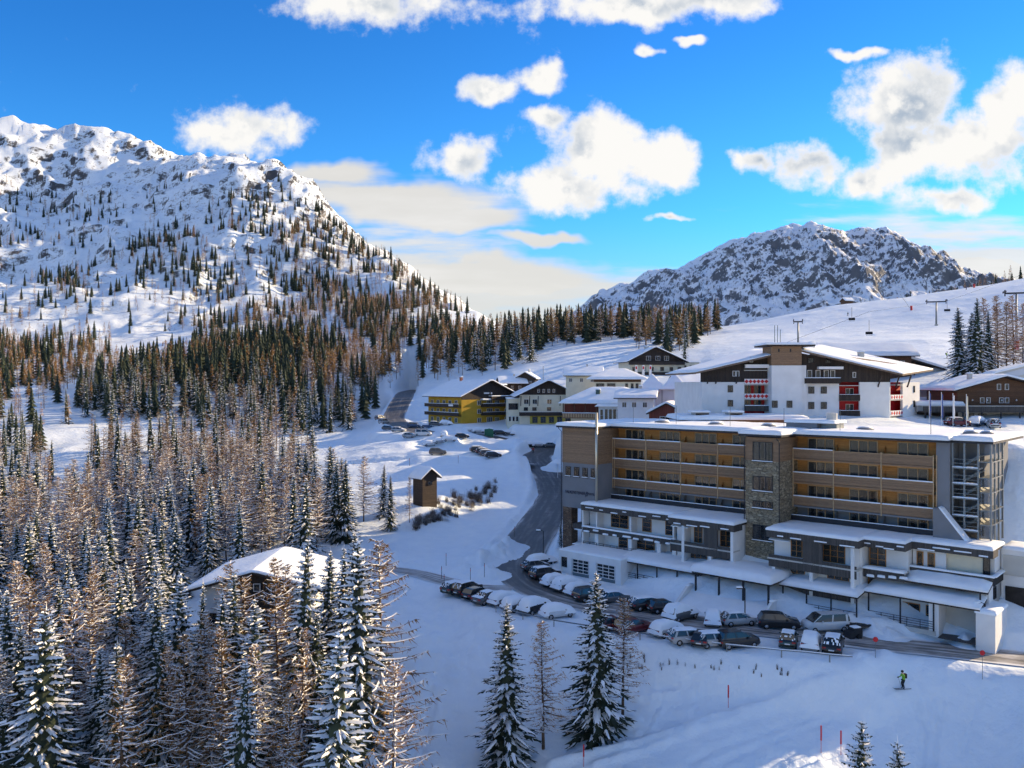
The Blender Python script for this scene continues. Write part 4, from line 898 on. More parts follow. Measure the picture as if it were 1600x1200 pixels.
def chimney(par, x, y, z0, z1, w=.6, d=.6, m=None, name='chimney'):
    c = MB().box(x-w/2, x+w/2, y-d/2, y+d/2, z0, z1).box(x-w/2-.07, x+w/2+.07, y-d/2-.07, y+d/2+.07, z1-.16, z1-.03).build(name, m or PALEGREY, par)
    snowcap(c, x-w/2-.07, x+w/2+.07, y-d/2-.07, y+d/2+.07, z1, .3, name='chimney_snow'); return c
def railing(par, x0, x1, y, z0, z1, step=1.5, m=None, bars=3, name='railing', r=.03):
    b = MB(); n = max(1, int((x1-x0)/step))
    for i in range(n+1): x = x0+(x1-x0)*i/n; b.box(x-r, x+r, y-r, y+r, z0, z1)
    for k in range(bars): z = z1-(z1-z0)*k/bars; b.box(x0, x1, y-r*.8, y+r*.8, z-.05, z)
    return b.build(name, m or STEEL, par)
def text_part(par, txt, loc, size, m, name='lettering', rx=pi/2, rz=0, width=None):
    cu = bpy.data.curves.new(name, 'FONT'); cu.body = txt; cu.size = size; cu.extrude = 0.02; cu.align_x = 'CENTER'; cu.align_y = 'CENTER'
    tmp = bpy.data.objects.new(name+'_t', cu); COL.objects.link(tmp); dg = bpy.context.evaluated_depsgraph_get(); me = bpy.data.meshes.new_from_object(tmp.evaluated_get(dg))
    bpy.data.objects.remove(tmp); me.materials.clear(); me.materials.append(m); o = put(name, me, par, loc); o.rotation_euler = (rx, 0, rz)
    if width:
        xs = [v.co.x for v in me.vertices]; k = width/(max(xs)-min(xs)); o.scale = (k, 1, 1)
    return o
# ------------------------------------------------------------------ the main hotel
def hs(px, o=0.0):
    k = (px-800)/FPX; b = HL0+HN*o; return float((k*b[1]-b[0])/(HU[0]-k*HU[1]))
def main_hotel():
    H = thing('hotel_building', 'long flat-roofed timber and stone hotel with rows of balconies above snowy terraces', 'hotel', (HL0[0], HL0[1], 0), HROT)
    bx = lambda nm, m, *a: MB().box(*a).build(nm, m, H)
    # --- main body
    bx('upper_wall', ORANGEWOOD, 10.6, 55.9, 1.6, 15.0, 12.25, 20.5)
    bx('lower_wall', GREY, 10.6, 55.9, 1.6, 15.0, 0, 12.25)
    bx('end_wall', GREY, 55.9, 57.3, 0.0, 15.0, 0, 20.5)
    # --- left wing that steps forward
    bx('wing_wall', GREY, 4.3, 10.6, -4.2, 15.0, 8.4, 15.16)
    bx('wing_cladding', OLDWOOD, 4.27, 10.6, -4.23, 15.0, 15.16, 20.5)
    bx('wing_side_cladding', OLDWOOD, 10.6, 10.64, -4.2, 1.6, 15.16, 20.5)
    bx('wing_undercroft_wall', PALEGREY, 5.6, 10.6, -1.2, 14, 2.0, 8.4)
    bx('stone_pillar', BRICK, 4.35, 6.0, -4.15, -2.6, 1.8, 8.4)
    bx('side_annex', OLDWOOD, 2.6, 4.27, 5.5, 14.0, 2, 17.6)
    for i in range(4): window(H, (hs(884.3+13.1*i, 4.2), -4.2, 13.15), 0.95, 1.45, 2, 1, DARKFRAME, sill='snow')
    for i in range(2): window(H, (6.3+1.25*i, -1.2, 7.1), 0.95, 0.8, 1, 1, WHITEFRAME)
    window(H, (6.2, -1.2, 2.6), 0.8, 2.0, 1, 1, DARKFRAME, name='door'); window(H, (7.6, -1.2, 2.6), 0.9, 2.0, 1, 1, DARKFRAME, name='door')
    INK = mat('navy_lettering', (0.015, 0.017, 0.05), 0.5)
    s0, s1 = hs(882, 4.2), hs(930, 4.2); a = s1-s0
    text_part(H, 'FALKENSTEINER', (s0+a*.36, -4.24, 10.72), 0.66, INK, width=a*.64)
    em = MB()                                                         # small curled emblem between the two words
    ex = s0+a*.745; pts = [(ex+.30*cos(t)*(1-.09*t), -4.25, 10.66+.36*sin(t)*(1-.06*t)) for t in np.linspace(.4, 7.4, 22)]
    em.tube(pts, .045, 5); em.tube([(ex-.26, -4.25, 10.25), (ex-.08, -4.25, 11.05)], .05, 5); em.build('emblem', INK, H)
    text_part(H, 'HOTEL', (s0+a*.895, -4.24, 10.72), 0.50, INK, width=a*.18)
    MB().tube([(10.95, -4.45, 9.7), (10.95, -4.45, 22.9)], .20, 10).build('flue_pipe', BRIGHTSTEEL, H, smooth=True)
    MB().tube([(4.2, -4.35, 2.0), (4.2, -4.35, 19.9), (3.9, -4.6, 20.3), (3.9, -4.75, 20.6)], .06, 6).build('drain_pipe', DARKMETAL, H)
    # --- stone tower
    TX0, TX1, TY = 34.35, 38.85, -3.9
    bx('tower_wall', STONE, TX0, TX1, TY, 1.6, 0, 17.4)
    bx('tower_cladding', OLDWOOD, TX0-.02, TX1+.02, TY-.02, 1.6, 17.4, 20.35)
    twx = hs(1176.5, 3.9); tww = hs(1207.5, 3.9)-twx
    for (y0, y1) in ((689, 718.5), (741.5, 764.5), (779.5, 791), (816.5, 840.5)):
        d = 106.4; window(H, (twx, TY-.02, EYE-(y1-HORIZON)/FPX*d), tww, (y1-y0)/FPX*d, 3, 1, DARKFRAME, sill='snow', curtain=.4, t=.09)
    for x in (TX0-.1, TX1+.1): MB().tube([(x, TY-.12, 1), (x, TY-.12, 19.9), (x+.25*(1 if x < 36 else -1), TY-.4, 20.3)], .06, 6).build('drain_pipe', DARKMETAL, H)
    # --- balconies
    BAYS = [(10.64, 16.67), (16.67, 22.49), (22.49, 28.3), (28.3, 34.3), (38.9, 44.16), (44.16, 49.86), (49.86, 55.7)]
    RAILS = (18.8, 15.8, 12.78); rg = random.Random(4)
    for bi, (x0, x1) in enumerate(BAYS):
        for li, top in enumerate(RAILS):
            p = MB().box(x0+.07, x1-.07, -.04, .04, top-1.08, top).build('balcony_front', OLDWOOD, H)
            MB().box(x0+.05, x1-.05, -.09, .09, top, top+.06).build('handrail', PALEWOOD, p)
            if li > 0 and rg.random() < .85 or (li == 0 and rg.random() < .3): snowcap(p, x0+.1, x1-.1, -.13, .12, top+.06, .13, name='rail_snow', seed=bi+li)
            MB().box(x0, x1, .0, 1.6, top-1.34, top-1.14).build('balcony_floor', OLDWOOD if li < 2 else GREY, H)
            if li < 2: MB().box(x0, x1, .06, 1.58, top-1.42, top-1.34).build('balcony_soffit', ORANGEWOOD, H)
            f = top-1.1
            if li: MB().prism([(0.1, f+.02), (1.58, f+.02), (1.58, f+1.95)], 0, x1-.11, x1-.05).build('partition', ORANGEWOOD, H)
        MB().prism([(0.1, 17.72), (1.58, 17.72), (1.58, 19.7)], 0, x1-.11, x1-.05).build('partition', ORANGEWOOD, H)
        MB().prism([(-.1, 9.7), (1.58, 9.7), (1.58, 11.4)], 0, x1-.11, x1-.05).build('partition', GREY, H)
        wx = x0+1.35; ww = min(3.45, x1-wx-.5)
        for li, f in enumerate((17.75, 14.75, 11.75-.05, 9.75)):
            window(H, (wx, 1.58, f), ww, 2.5 if li < 3 else 2.1, 3, 1, PALEWOOD, curtain=(.8, .8, .7, .3)[li]+.01*bi, t=.12)
            if li < 3: MB().box(wx-1.2, wx-.08, 1.53, 1.585, f, f+2.5).build('wall_panel', ORANGEWOOD, H)
        # dark parapet of the lowest row
        q = MB().box(x0, x1, -.35, -.25, 9.62, 10.45).build('parapet', DARKMETAL, H); snowcap(q, x0, x1, -.42, -.18, 10.45, .07, name='rail_snow', seed=bi)
    for x in (10.72, 16.67, 22.49, 28.3, 38.98, 44.16, 49.86, 55.62):
        b = MB(); b.box(x-.06, x+.06, -.10, .06, 11.4, 19.0)
        if x in (10.72, 55.62): b.box(x+.28, x+.38, -.10, .06, 11.4, 19.0)
        b.build('balcony_post', PALEWOOD, H)
    # --- flat roof with overhang and thick snow
    parts = [(3.6, 10.95, -4.85, 15.4), (10.95, 33.7, -.65, 15.4), (33.7, 39.45, -4.55, 15.4), (39.45, 57.4, -.65, 15.4), (57.4, 61.6, 0.4, 15.4)]
    b = MB()
    for (x0, x1, y0, y1) in parts: b.box(x0, x1, y0, y1, 20.5, 20.78)
    roof = b.build('roof', DARKMETAL, H)
    for i, (x0, x1, y0, y1) in enumerate(parts): snowcap(roof, x0-.05*(i == 0), x1+.02, y0-.12, y1+.1, 20.785, .55, name='roof_snow', seed=i+3)
    for (x, y, w) in ((16.5, 4.5, 1.3), (25.5, 4.5, 1.3), (33, 5.5, 1.2), (46, 5.5, 1.3), (58, 6, 1.0), (59.6, 6.4, .9)):
        MB().lathe([(w, 21.05), (w*.8, 21.45), (w*.35, 21.6), (0.01, 21.62)], 12, cx=x, cy=y).build('roof_light', GREY, roof, smooth=True)
        snowcap(roof, x-w*.7, x+w*.5, y-.2, y+w*.8, 21.3, .45, name='roof_light_snow')
    MB().box(36.0, 40.2, 4.5, 8.2, 20.8, 22.0).build('plant_box', GREY, roof); snowcap(roof, 35.8, 42.6, 4.3, 8.4, 22.0, .45, name='plant_snow')
    MB().box(40.2, 42.4, 5.5, 8.0, 20.8, 22.0).build('plant_unit', STEEL, roof); MB().tube([(41.4, 6.5, 22.3), (41.4, 6.5, 23.3)], .7, 10).build('vent_cowl', PALEGREY, roof)
    for x in (13.6, 21, 29.5, 37.2, 44.5, 55.0): MB().tube([(x, 1.2, 21.0), (x, 1.2, 24.0)], .035, 4).build('lightning_rod', STEEL, roof)
    # --- glazed steel escape stair at the right end
    st = MB()
    for (x, y) in ((57.5, .5), (58.7, .5), (60.1, .5), (61.3, .7), (61.3, 2.4), (61.3, 4.2), (61.3, 6.0), (59.0, 6.0)): st.box(x-.09, x+.09, y-.09, y+.09, 9.4, 20.5)
    st.build('stair_frame', STEEL, H)
    for k, z in enumerate((10.6, 12.2, 14.2, 15.8, 17.6)):
        q = MB().box(57.4, 60.2, .35, 2.0, z, z+.16).box(60.2, 61.4, .6, 6.0, z+.8, z+.92).build('stair_landing', STEEL, H); snowcap(q, 57.5, 60.1, .3, .9, z+.16, .12, name='landing_snow')
        MB().prism([(57.6, z), (58.1, z), (60.2, z+1.5), (59.7, z+1.5)], 1, 2.2, 3.4).build('stair_flight', STEEL, H)
        railing(H, 57.5, 60.1, .42, z+.16, z+1.1, .9, STEEL, 2, 'stair_railing', .025)
    MB().box(57.32, 60.0, 3.6, 15.0, 5, 20.4).build('stair_back_wall', GREY, H)
    MB().box(60.25, 60.3, .6, 5.8, 9.5, 16.5).build('stair_glazing', GLASS, H)
    w = MB().prism([(55.9, 9.6), (59.4, 9.6), (56.6, 13.1), (55.9, 13.1)], 1, -1.2, -.02).build('wing_parapet', GREY, H)
    q = MB(); q.prism([(56.45, 13.28), (56.75, 13.16), (59.6, 9.66), (59.3, 9.6)], 1, -1.3, -.0); q.build('parapet_snow', SNOW, w)
    # --- lower terraces: white walls behind, dark fascias and parapets in front, snow on top
    SEG = [(9.4, hs(1054, 6), 5.8), (hs(1054, 6), 34.4, 7.2), (38.9, hs(1340, 7.2), 7.2), (hs(1340, 7.2), hs(1410, 6), 5.4), (hs(1410, 6), 62.2, 3.0)]
    for i, (x0, x1, o) in enumerate(SEG):
        bx('terrace_wall', WHITE, x0+.1, x1-.1, -o+1.7, 1.6, 0, 9.2)
        r = MB().box(x0-.1, x1+.1, -o-.1, 1.6, 9.12, 9.4).build('terrace_roof', DARKWOOD, H)
        snowcap(r, x0-.15, x1+.15, -o-.22, 0.2 if i < 4 else 2.0, 9.4, .42, name='terrace_snow', seed=20+i)
        f = MB().box(x0-.12, x1+.12, -o-.16, -o-.1, 8.55, 9.35).box(x1+.12, x1+.18, -o-.16, -o+2.0, 8.55, 9.35).build('fascia', GREYWOOD, H)
        for k in range(4 if i else 7):
            xa = x0+(x1-x0)*(k+rg.random()*.5)/(4 if i else 7); wl = rg.uniform(.5, 1.8)
            snowcap(f, xa, min(xa+wl, x1), -o-.25, -o-.15, 8.55+rg.uniform(.05, .5), .14, name='clinging_snow', seed=k)
        if i < 4: bx('terrace_floor', PALEGREY, x0, x1, -o, -o+1.7, 5.9, 6.08)
    TW = lambda px0, px1, o, z, h, n=2, rows=3: window(H, (hs(px0, o), -o, z), hs(px1, o)-hs(px0, o), h, n, rows, WINWOOD, t=.08, name='window')
    # segment 1 (plain white terrace)
    x0, x1, o = SEG[0]
    for (a, b_) in ((955, 982), (1004, 1018), (1040, 1063)): TW(a, b_, 4.12, 6.35, 2.0, 2 if b_-a > 20 else 1)
    for (a, b_) in ((967, 981), (995, 1023), (1048, 1064)): TW(a, b_, 4.12, 3.3, 2.0, 2 if b_-a > 15 else 1)
    for px in (932, 985, 1052): xx = hs(px, 5.6); bx('terrace_pier', WHITE, xx-.12, xx+.12, -5.6, -4.1, 6.08, 8.6)
    for px in (932, 984, 1029, 1053): xx = hs(px, 5.6); bx('terrace_pier', WHITE, xx-.3, xx+.3, -5.6, -4.1, 3.0, 5.9)
    p = MB().box(x0, x1, -5.82, -5.72, 5.35, 6.15).build('terrace_parapet', GREYWOOD, H); snowcap(p, x0, x1, -6.0, -5.5, 6.15, .2, name='parapet_snow', seed=31)
    p = MB().box(x0, 15.5, -5.82, -5.72, 2.35, 3.2).build('terrace_parapet', GREYWOOD, H); snowcap(p, x0, 15.5, -6.0, -5.5, 3.2, .16, name='parapet_snow', seed=32)
    for k in range(9):
        xa = x0+(x1-x0)*k/9+.3; snowcap(p, xa, xa+rg.uniform(.6, 1.5), -5.98, -5.83, 5.5+rg.uniform(-.1, .25), .25, name='clinging_snow', seed=k)
    railing(H, x0, x1, -5.6, 3.0, 4.0, 1.2, DARKMETAL, 4, 'terrace_railing')
    # side balconies on the left face
    b = MB().box(7.2, 9.4, -5.4, -3.4, 5.6, 6.3).build('side_balcony', GREYWOOD, H); snowcap(b, 7.6, 9.4, -5.5, -3.3, 5.45, .12, name='balcony_snow')
    b = MB().box(7.2, 9.4, -5.4, -3.4, 2.6, 3.2).build('side_balcony', GREYWOOD, H); snowcap(b, 7.2, 9.4, -5.5, -3.3, 3.2, .12, name='balcony_snow')
    bx('side_pier', WHITE, 9.15, 9.4, -5.6, -4.2, 3, 8.6)
    # segments 2 and 3 (dark boarded boxes between white piers)
    for (x0, x1, o), plan in ((SEG[1], [(1068, 1099, 1085, 1098), (1121, 1154, 1126, 1152)]), (SEG[2], [(1213, 1254, 1236, 1254), (1285, 1322, 1286, 1321)])):
        c0, c1 = hs(plan[0][1], o), hs(plan[1][0], o)
        bx('boarded_panel', GREYWOOD, c0, c1, -o, -o+.2, 5.0, 8.6)
        for k, (a, b_, wa, wb) in enumerate(plan):
            xa = x0+.15 if k == 0 else c1; xb = c0 if k == 0 else x1-.15
            bx('balcony_parapet', GREYWOOD, xa, xb, -o+.02, -o+.12, 5.0, 6.45)
            TW(wa, wb, o-1.72, 6.2, 2.15, 3 if wb-wa > 20 else 2)
        for px in ((1067, 1109, 1157) if x0 < 30 else (1208.5, 1267, 1332)):
            xx = hs(px, o); tall = px in (1067, 1332, 1157); xx = min(max(xx, x0+.2), x1-.22)
            pr = bx('terrace_pier', WHITE, xx-.2, xx+.2, -o-.02, -o+1.8, 2.2, 8.55 if tall else 5.0)
        for (a, b_) in (((1077, 1105), (1131, 1154)) if x0 < 30 else ((1222, 1258), (1293, 1327))): TW(a, b_, o-1.72, 3.0, 1.95, 3)
        bx('lower_parapet', GREYWOOD, x0+.3, x1-.3, -o+.05, -o+.15, 2.3, 3.15)
        aw = MB().prism([(-o-.1, 8.3), (-o+1.2, 8.75), (-o+1.2, 8.68), (-o-.1, 8.22)], 0, x0+.2, x0+2.8).build('awning', WHITE, H)
    # segments 4 and 5
    x0, x1, o = SEG[3]
    TW(1359, 1385, o-1.72, 6.2, 2.1, 2); TW(1345, 1384, o-1.72, 3.0, 2.0, 3)
    p = MB().box(x0, x1, -o-.02, -o+.08, 5.1, 6.1).build('terrace_parapet', GREYWOOD, H); snowcap(p, x0, x1, -o-.25, -o+.9, 6.1, .28, name='parapet_snow', seed=41)
    for k in range(4): snowcap(p, x0+k*1.2+.4, x0+k*1.2+1.2, -o-.14, -o-.03, 5.2+.1*k, .3, name='clinging_snow', seed=k)
    x0, x1, o = SEG[4]
    bx('terrace_wall', WHITE, x0, hs(1478, 2.4), -2.4, -1.3, 3, 8.6); bx('terrace_panel', CREAM, hs(1478, 2.2), x1-.9, -1.9, -1.28, 6.4, 8.5)
    for (a, b_) in ((1432.5, 1443), (1449.5, 1461)): TW(a, b_, 2.42, 6.65, 1.6, 1, 1)
    window(H, (hs(1536, 1.92), -1.92, 6.4), .7, 2.0, 1, 1, DARKFRAME, name='door')
    p = MB().box(x0-.1, x1+.2, -3.15, -3.05, 5.9, 6.55).box(x1+.1, x1+.2, -3.05, 1.4, 5.6, 6.55).build('terrace_parapet', GREYWOOD, H)
    snowcap(p, x0-.1, x1+.3, -3.3, -2.8, 6.55, .2, name='parapet_snow', seed=43); snowcap(p, x1-.1, x1+.4, -2.8, 1.4, 6.55, .2, name='parapet_snow', seed=44)
    lean = MB().prism([(-5.0, 5.3), (-2.5, 6.15), (-2.5, 5.95), (-5.0, 5.1)], 0, x0-.2, x1+.1).build('lean_to_roof', DARKWOOD, H)
    sl = MB(); 
    def slope_snow(par, xa, xb, ya, za, yb, zb, th, seed, nm='roof_snow'):
        nx = max(6, int((xb-xa)/.8)); ny = 8; gx = np.linspace(xa, xb, nx); gy = np.linspace(0, 1, ny); X, T = np.meshgrid(gx, gy)
        d = np.minimum(np.minimum(X-xa, xb-X), T*abs(yb-ya)); f = np.clip(d/.45, 0, 1); Y = ya+(yb-ya)*T; Z = za+(zb-za)*T+.01+th*(.40+.60*np.sqrt(f*(2-f)))*(1+.22*fbm(X/1.8+seed, Y/1.8, 3, 90))
        Y = Y-np.where(T == 0, .12+.12*np.abs(fbm(X/.9+seed, Y, 2, 91)), 0)
        b = MB(); b.v = [tuple(map(float, q)) for q in zip(X.ravel(), Y.ravel(), Z.ravel())]
        for j in range(ny-1):
            for i in range(nx-1): b.f.append((j*nx+i, j*nx+i+1, (j+1)*nx+i+1, (j+1)*nx+i)); b.m.append(0)
        base = len(b.v); b.v += [(float(X[0, i]), float(ya), float(za-.02)) for i in range(nx)]
        for i in range(nx-1): b.f.append((i, base+i, base+i+1, i+1)); b.m.append(0)
        for col in (0, nx-1):
            q = len(b.v); b.v += [(float(X[j, col]), float(ya+(yb-ya)*gy[j]), float(za+(zb-za)*gy[j]-.02)) for j in range(ny)]
            for j in range(ny-1): b.f.append((j*nx+col, (j+1)*nx+col, q+j+1, q+j)); b.m.append(0)
        return b.build(nm, SNOW, par, smooth=True)
    slope_snow(lean, x0-.2, x1+.1, -5.0, 5.3, -2.5, 6.15, .38, 1.0)
    bx('lean_to_wall', PALEGREY, x0, x1-.4, -3.6, -2.4, .2, 5.5)
    for (a, b_) in ((1417, 1426), (1429, 1447), (1450, 1459), (1494, 1512)): window(H, (hs(a, 3.62), -3.62, 4.3), hs(b_, 3.62)-hs(a, 3.62), .85, 2, 1, DARKFRAME)
    bx('corner_post', DARKMETAL, x1-.75, x1-.6, -4.9, -4.75, 3.9, 5.2)
    bx('end_wall', WHITE, x1-.4, x1-.1, -3.6, 1.5, .5, 5.9); window(H, (x1-.08, -2.0, 4.0), 1.0, 1.3, 2, 1, DARKFRAME, rz=pi/2)
    bx('link_wall', WHITE, 62.2, 65.2, 1.2, 5.5, 2, 9.0); bx('link_bay', PALEGREY, 62.4, 64.8, 1.1, 1.25, 6.2, 8.4); bx('link_opening_shade', ROOMSHADE, 62.6, 64.6, 1.08, 1.2, 2.2, 5.0); snowcap(H, 62.2, 65.2, 1.0, 5.6, 9.0, .35, name='link_snow')  # near-black slab on the link wall paints the shade inside its opening
    # --- ground floor veranda
    def veranda(xa, xb, za, zb, seed, ya=-9.6, yb=-5.2):
        r = MB().prism([(ya, za), (yb, zb), (yb, zb-.18), (ya, za-.18)], 0, xa, xb).build('veranda_roof', DARKWOOD, H); slope_snow(r, xa, xb, ya, za, yb, zb, .45, seed)
    veranda(18.0, 31.2, 3.15, 3.6, 2.0); veranda(41.0, 50.2, 3.35, 3.9, 4.0, -8.6, -4.6); veranda(50.2, 61.9, 3.75, 4.4, 5.0, -6.6, -3.5)
    for (va, vb, wy, fy) in ((15, 33, -5.6, -9.4), (40.5, 50.2, -5.0, -8.4), (50.2, 57.6, -3.75, -6.4)):
        bx('veranda_wall', WHITE, va, vb, wy, wy+1.2, 0.0, 3.5); bx('veranda_deck', PALEGREY, va+.5, vb, fy, wy, 0.1, 0.6)
    for xa, xb, fy, tp in ((18.4, 30.6, -9.33, 3.0), (41.4, 50.0, -8.33, 3.2), (50.6, 57.4, -6.33, 3.6)):
        n = int((xb-xa)/2.6)
        for k in range(n+1): x = xa+(xb-xa)*k/n; bx('veranda_post', DARKMETAL, x-.07, x+.07, fy-.07, fy+.07, .5, tp)
        railing(H, xa, xb, fy, .6, 1.6, 1.3, DARKMETAL, 4, 'veranda_railing')
    for (s, w, kd) in ((19.2, .9, 'd'), (20.9, 1.7, 'p'), (23.2, 1.6, 'p'), (25.4, 1.0, 'd'), (27.2, 1.8, 'w'), (29.6, 1.2, 'p'), (41.6, 1.0, 'd'), (43.2, 2.2, 'w'), (46.4, 1.8, 'p'), (48.8, 1.0, 'd'), (50.7, 1.6, 'p'), (52.9, 2.4, 'w'), (55.9, 1.1, 'd')):
        y = -5.62 if s < 40 else -5.02 if s < 50.2 else -3.77
        if kd == 'd': window(H, (s, y, .62), w, 2.05, 1, 2, WINWOOD, name='door')
        elif kd == 'w': window(H, (s, y, 1.4), w, 1.2, 2, 1, WINWOOD)
        else: bx('screen_panel', WHITEFRAME, s, s+w, y-.1, y-.03, 1.2, 2.5); MB().box(s-.06, s+w+.06, y-.13, y-.04, 1.02, 1.14).build('screen_rail', DARKMETAL, H)
    # --- entrance under the tower
    bx('entrance_wall', STONE, 31.0, 41.0, -7.2, -3.9, 0.2, 3.6)
    can = MB().box(30.8, 41.2, -11.2, -3.9, 3.55, 3.8).build('entrance_canopy', DARKWOOD, H); snowcap(can, 30.7, 41.3, -11.4, -3.8, 3.8, .95, name='canopy_snow', seed=50)
    for s in (33.2, 35.0): window(H, (s, -7.22, .4), 1.5, 2.6, 2, 1, DARKFRAME, name='door')
    window(H, (38.0, -7.22, .4), 1.3, 2.6, 1, 1, DARKFRAME, name='door')
    for x in (31.2, 34.4, 37.6, 40.8): bx('canopy_post', DARKMETAL, x-.1, x+.1, -11.0, -10.8, .2, 3.55)
    for xa in (30.2, 41.3): b = MB().prism([(-14.6, .1), (-10.6, .1), (-10.6, 1.9), (-11.6, 1.9)], 0, xa, xa+.35).build('ramp_wall', WHITE, H); snowcap(b, xa-.1, xa+.45, -11.6, -10.5, 1.9, .2, name='wall_snow')
    b = MB().prism([(-14.8, .0), (-9.4, .0), (-9.4, 1.75)], 0, 30.6, 41.3).build('entrance_ramp_snow', SNOW, H)
    # --- garage wing with two glazed doors
    ga, gb, o = hs(873.5, 11), hs(970, 11), 11.0
    g = bx('garage_wall', WHITE, ga, gb, -o+.25, -4.3, 0, 3.1); f = bx('garage_fascia', WHITE, ga-.05, gb+.05, -o, -4.2, 2.55, 3.42); snowcap(f, ga-.05, gb+.05, -o+.02, -4.4, 3.42, .22, name='garage_snow', seed=60)
    for (a, b_) in ((873.5, 876.5), (886, 893), (920, 931), (961, 970)): bx('garage_pier', WHITE, hs(a, o), hs(b_, o), -o+.02, -o+.3, .1, 2.55)
    SECTION = mat('garage_door_panel', (0.13, 0.17, 0.18), 0.5)
    for (a, b_) in ((894, 919), (932, 960)):
        w = hs(b_, o)-hs(a, o); d = MB().box(hs(a, o), hs(b_, o), -o+.16, -o+.24, .15, 2.55).build('garage_door', SECTION, H)
        for c in range(3):
            for r in range(4):
                px0 = hs(a, o)+.1+c*(w-.1)/3; MB().box(px0, px0+(w-.1)/3-.12, -o+.12, -o+.15, .72+r*.46, .72+r*.46+.34).build('door_pane', GLASS, d)
            px0 = hs(a, o)+.1+c*(w-.1)/3
        for r in range(5): MB().box(hs(a, o)+.02, hs(b_, o)-.02, -o+.08, -o+.12, .62+r*.46, .70+r*.46).build('door_rail', WHITEFRAME, d)
        for c in range(4): px0 = hs(a, o)+.04+c*(w-.08)/3; MB().box(px0-.03, px0+.03, -o+.075, -o+.115, .62, 2.5).build('door_stile', WHITEFRAME, d)
    window(H, (hs(877, o), -o+.2, 1.1), hs(885.5, o)-hs(877, o), 1.4, 1, 1, DARKFRAME)
    # --- basement car entrance at the right end
    MB().box(57.9, 61.5, -6.7, -2.6, .05, .12).build('entry_floor', mat('wet_asphalt', (.05, .05, .055), .5), H); bx('entry_back', PALEGREY, 57.6, 62, -2.6, -2.42, 0, 3.9)
    bx('entry_side', WHITE, 56.9, 57.9, -6.3, -2.4, 0, 3.5)
    e = bx('entry_end_wall', WHITE, 61.5, 63.3, -6.5, -1.5, -.8, 3.4); snowcap(e, 61.4, 63.4, -6.6, -1.4, 3.4, .45, name='wall_snow', seed=70)
    return H
HOTEL = main_hotel()
# ------------------------------------------------------------------ the other buildings
YELLOW = mat('yellow_render', (0.48, 0.29, 0.03), 0.85, var=0.08, scale=0.5)
LEMON = mat('lemon_render', (0.5, 0.40, 0.08), 0.85, var=0.08, scale=0.5)
REDWOOD = planks('red_brown_boards', (0.24, 0.065, 0.04), (0.14, 0.035, 0.025), 0.18, 0)
def house(name, label, loc, rz, w, d, h, wall, over=1.0, rise=3.0, axis='y', roofm=None, gable=None, gz=None, snow=.4, ridge=None, th=.25, cat='hotel', sink=2.5):
    """walls 0..w by 0..d, front towards -y; gabled roof, front gable filled with its own boarding"""
    o = thing(name, label, cat, loc, rz); MB().box(0, w, 0, d, -sink, h).build('wall', wall, o)
    ze = h-over*rise/((w if axis == 'y' else d)/2)*1.0
    r = gable_roof(o, -over, w+over, -over*1.2, d+over, ze+th, h+rise+th, th, roofm or DARKWOOD, axis, snow, ridge, seed=w)
    if axis == 'y':
        rx = w/2 if ridge is None else ridge
        MB().prism([(0, h), (w, h), (rx, h+rise-.05)], 1, 0.0, .25).build('gable', gable or wall, o); MB().prism([(0, h), (w, h), (rx, h+rise-.05)], 1, d-.25, d).build('rear_gable', gable or wall, o)
        if gz is not None: MB().box(-.02, w+.02, -.03, 0, gz, h).build('gable_boards', gable, o)
    else:
        ry = d/2
        for xx in (0, w-.25): MB().prism([(0, h), (d, h), (ry, h+rise-.05)], 0, xx, xx+.25).build('gable', gable or wall, o)
    return o
def wins(o, xs, z, w, h, y=-.02, n=2, rows=1, frame=None, rz=0, sill=False, curtain=.4):
    for x in xs: window(o, (x, y, z) if not rz else (y, x, z), w, h, n, rows, frame, rz, curtain, sill)
def balcony(o, x0, x1, z, depth=1.2, h=.95, m=None, snow=.12, y=0, nm='balcony'):
    b = MB().box(x0, x1, y-depth, y-depth+.08, z, z+h).box(x0, x0+.08, y-depth+.08, y, z, z+h).box(x1-.08, x1, y-depth+.08, y, z, z+h).box(x0, x1, y-depth, y, z-.14, z).build(nm, m or DARKWOOD, o)
    if snow: snowcap(b, x0, x1, y-depth-.06, y-depth+.16, z+h, snow, name='balcony_snow')
    return b
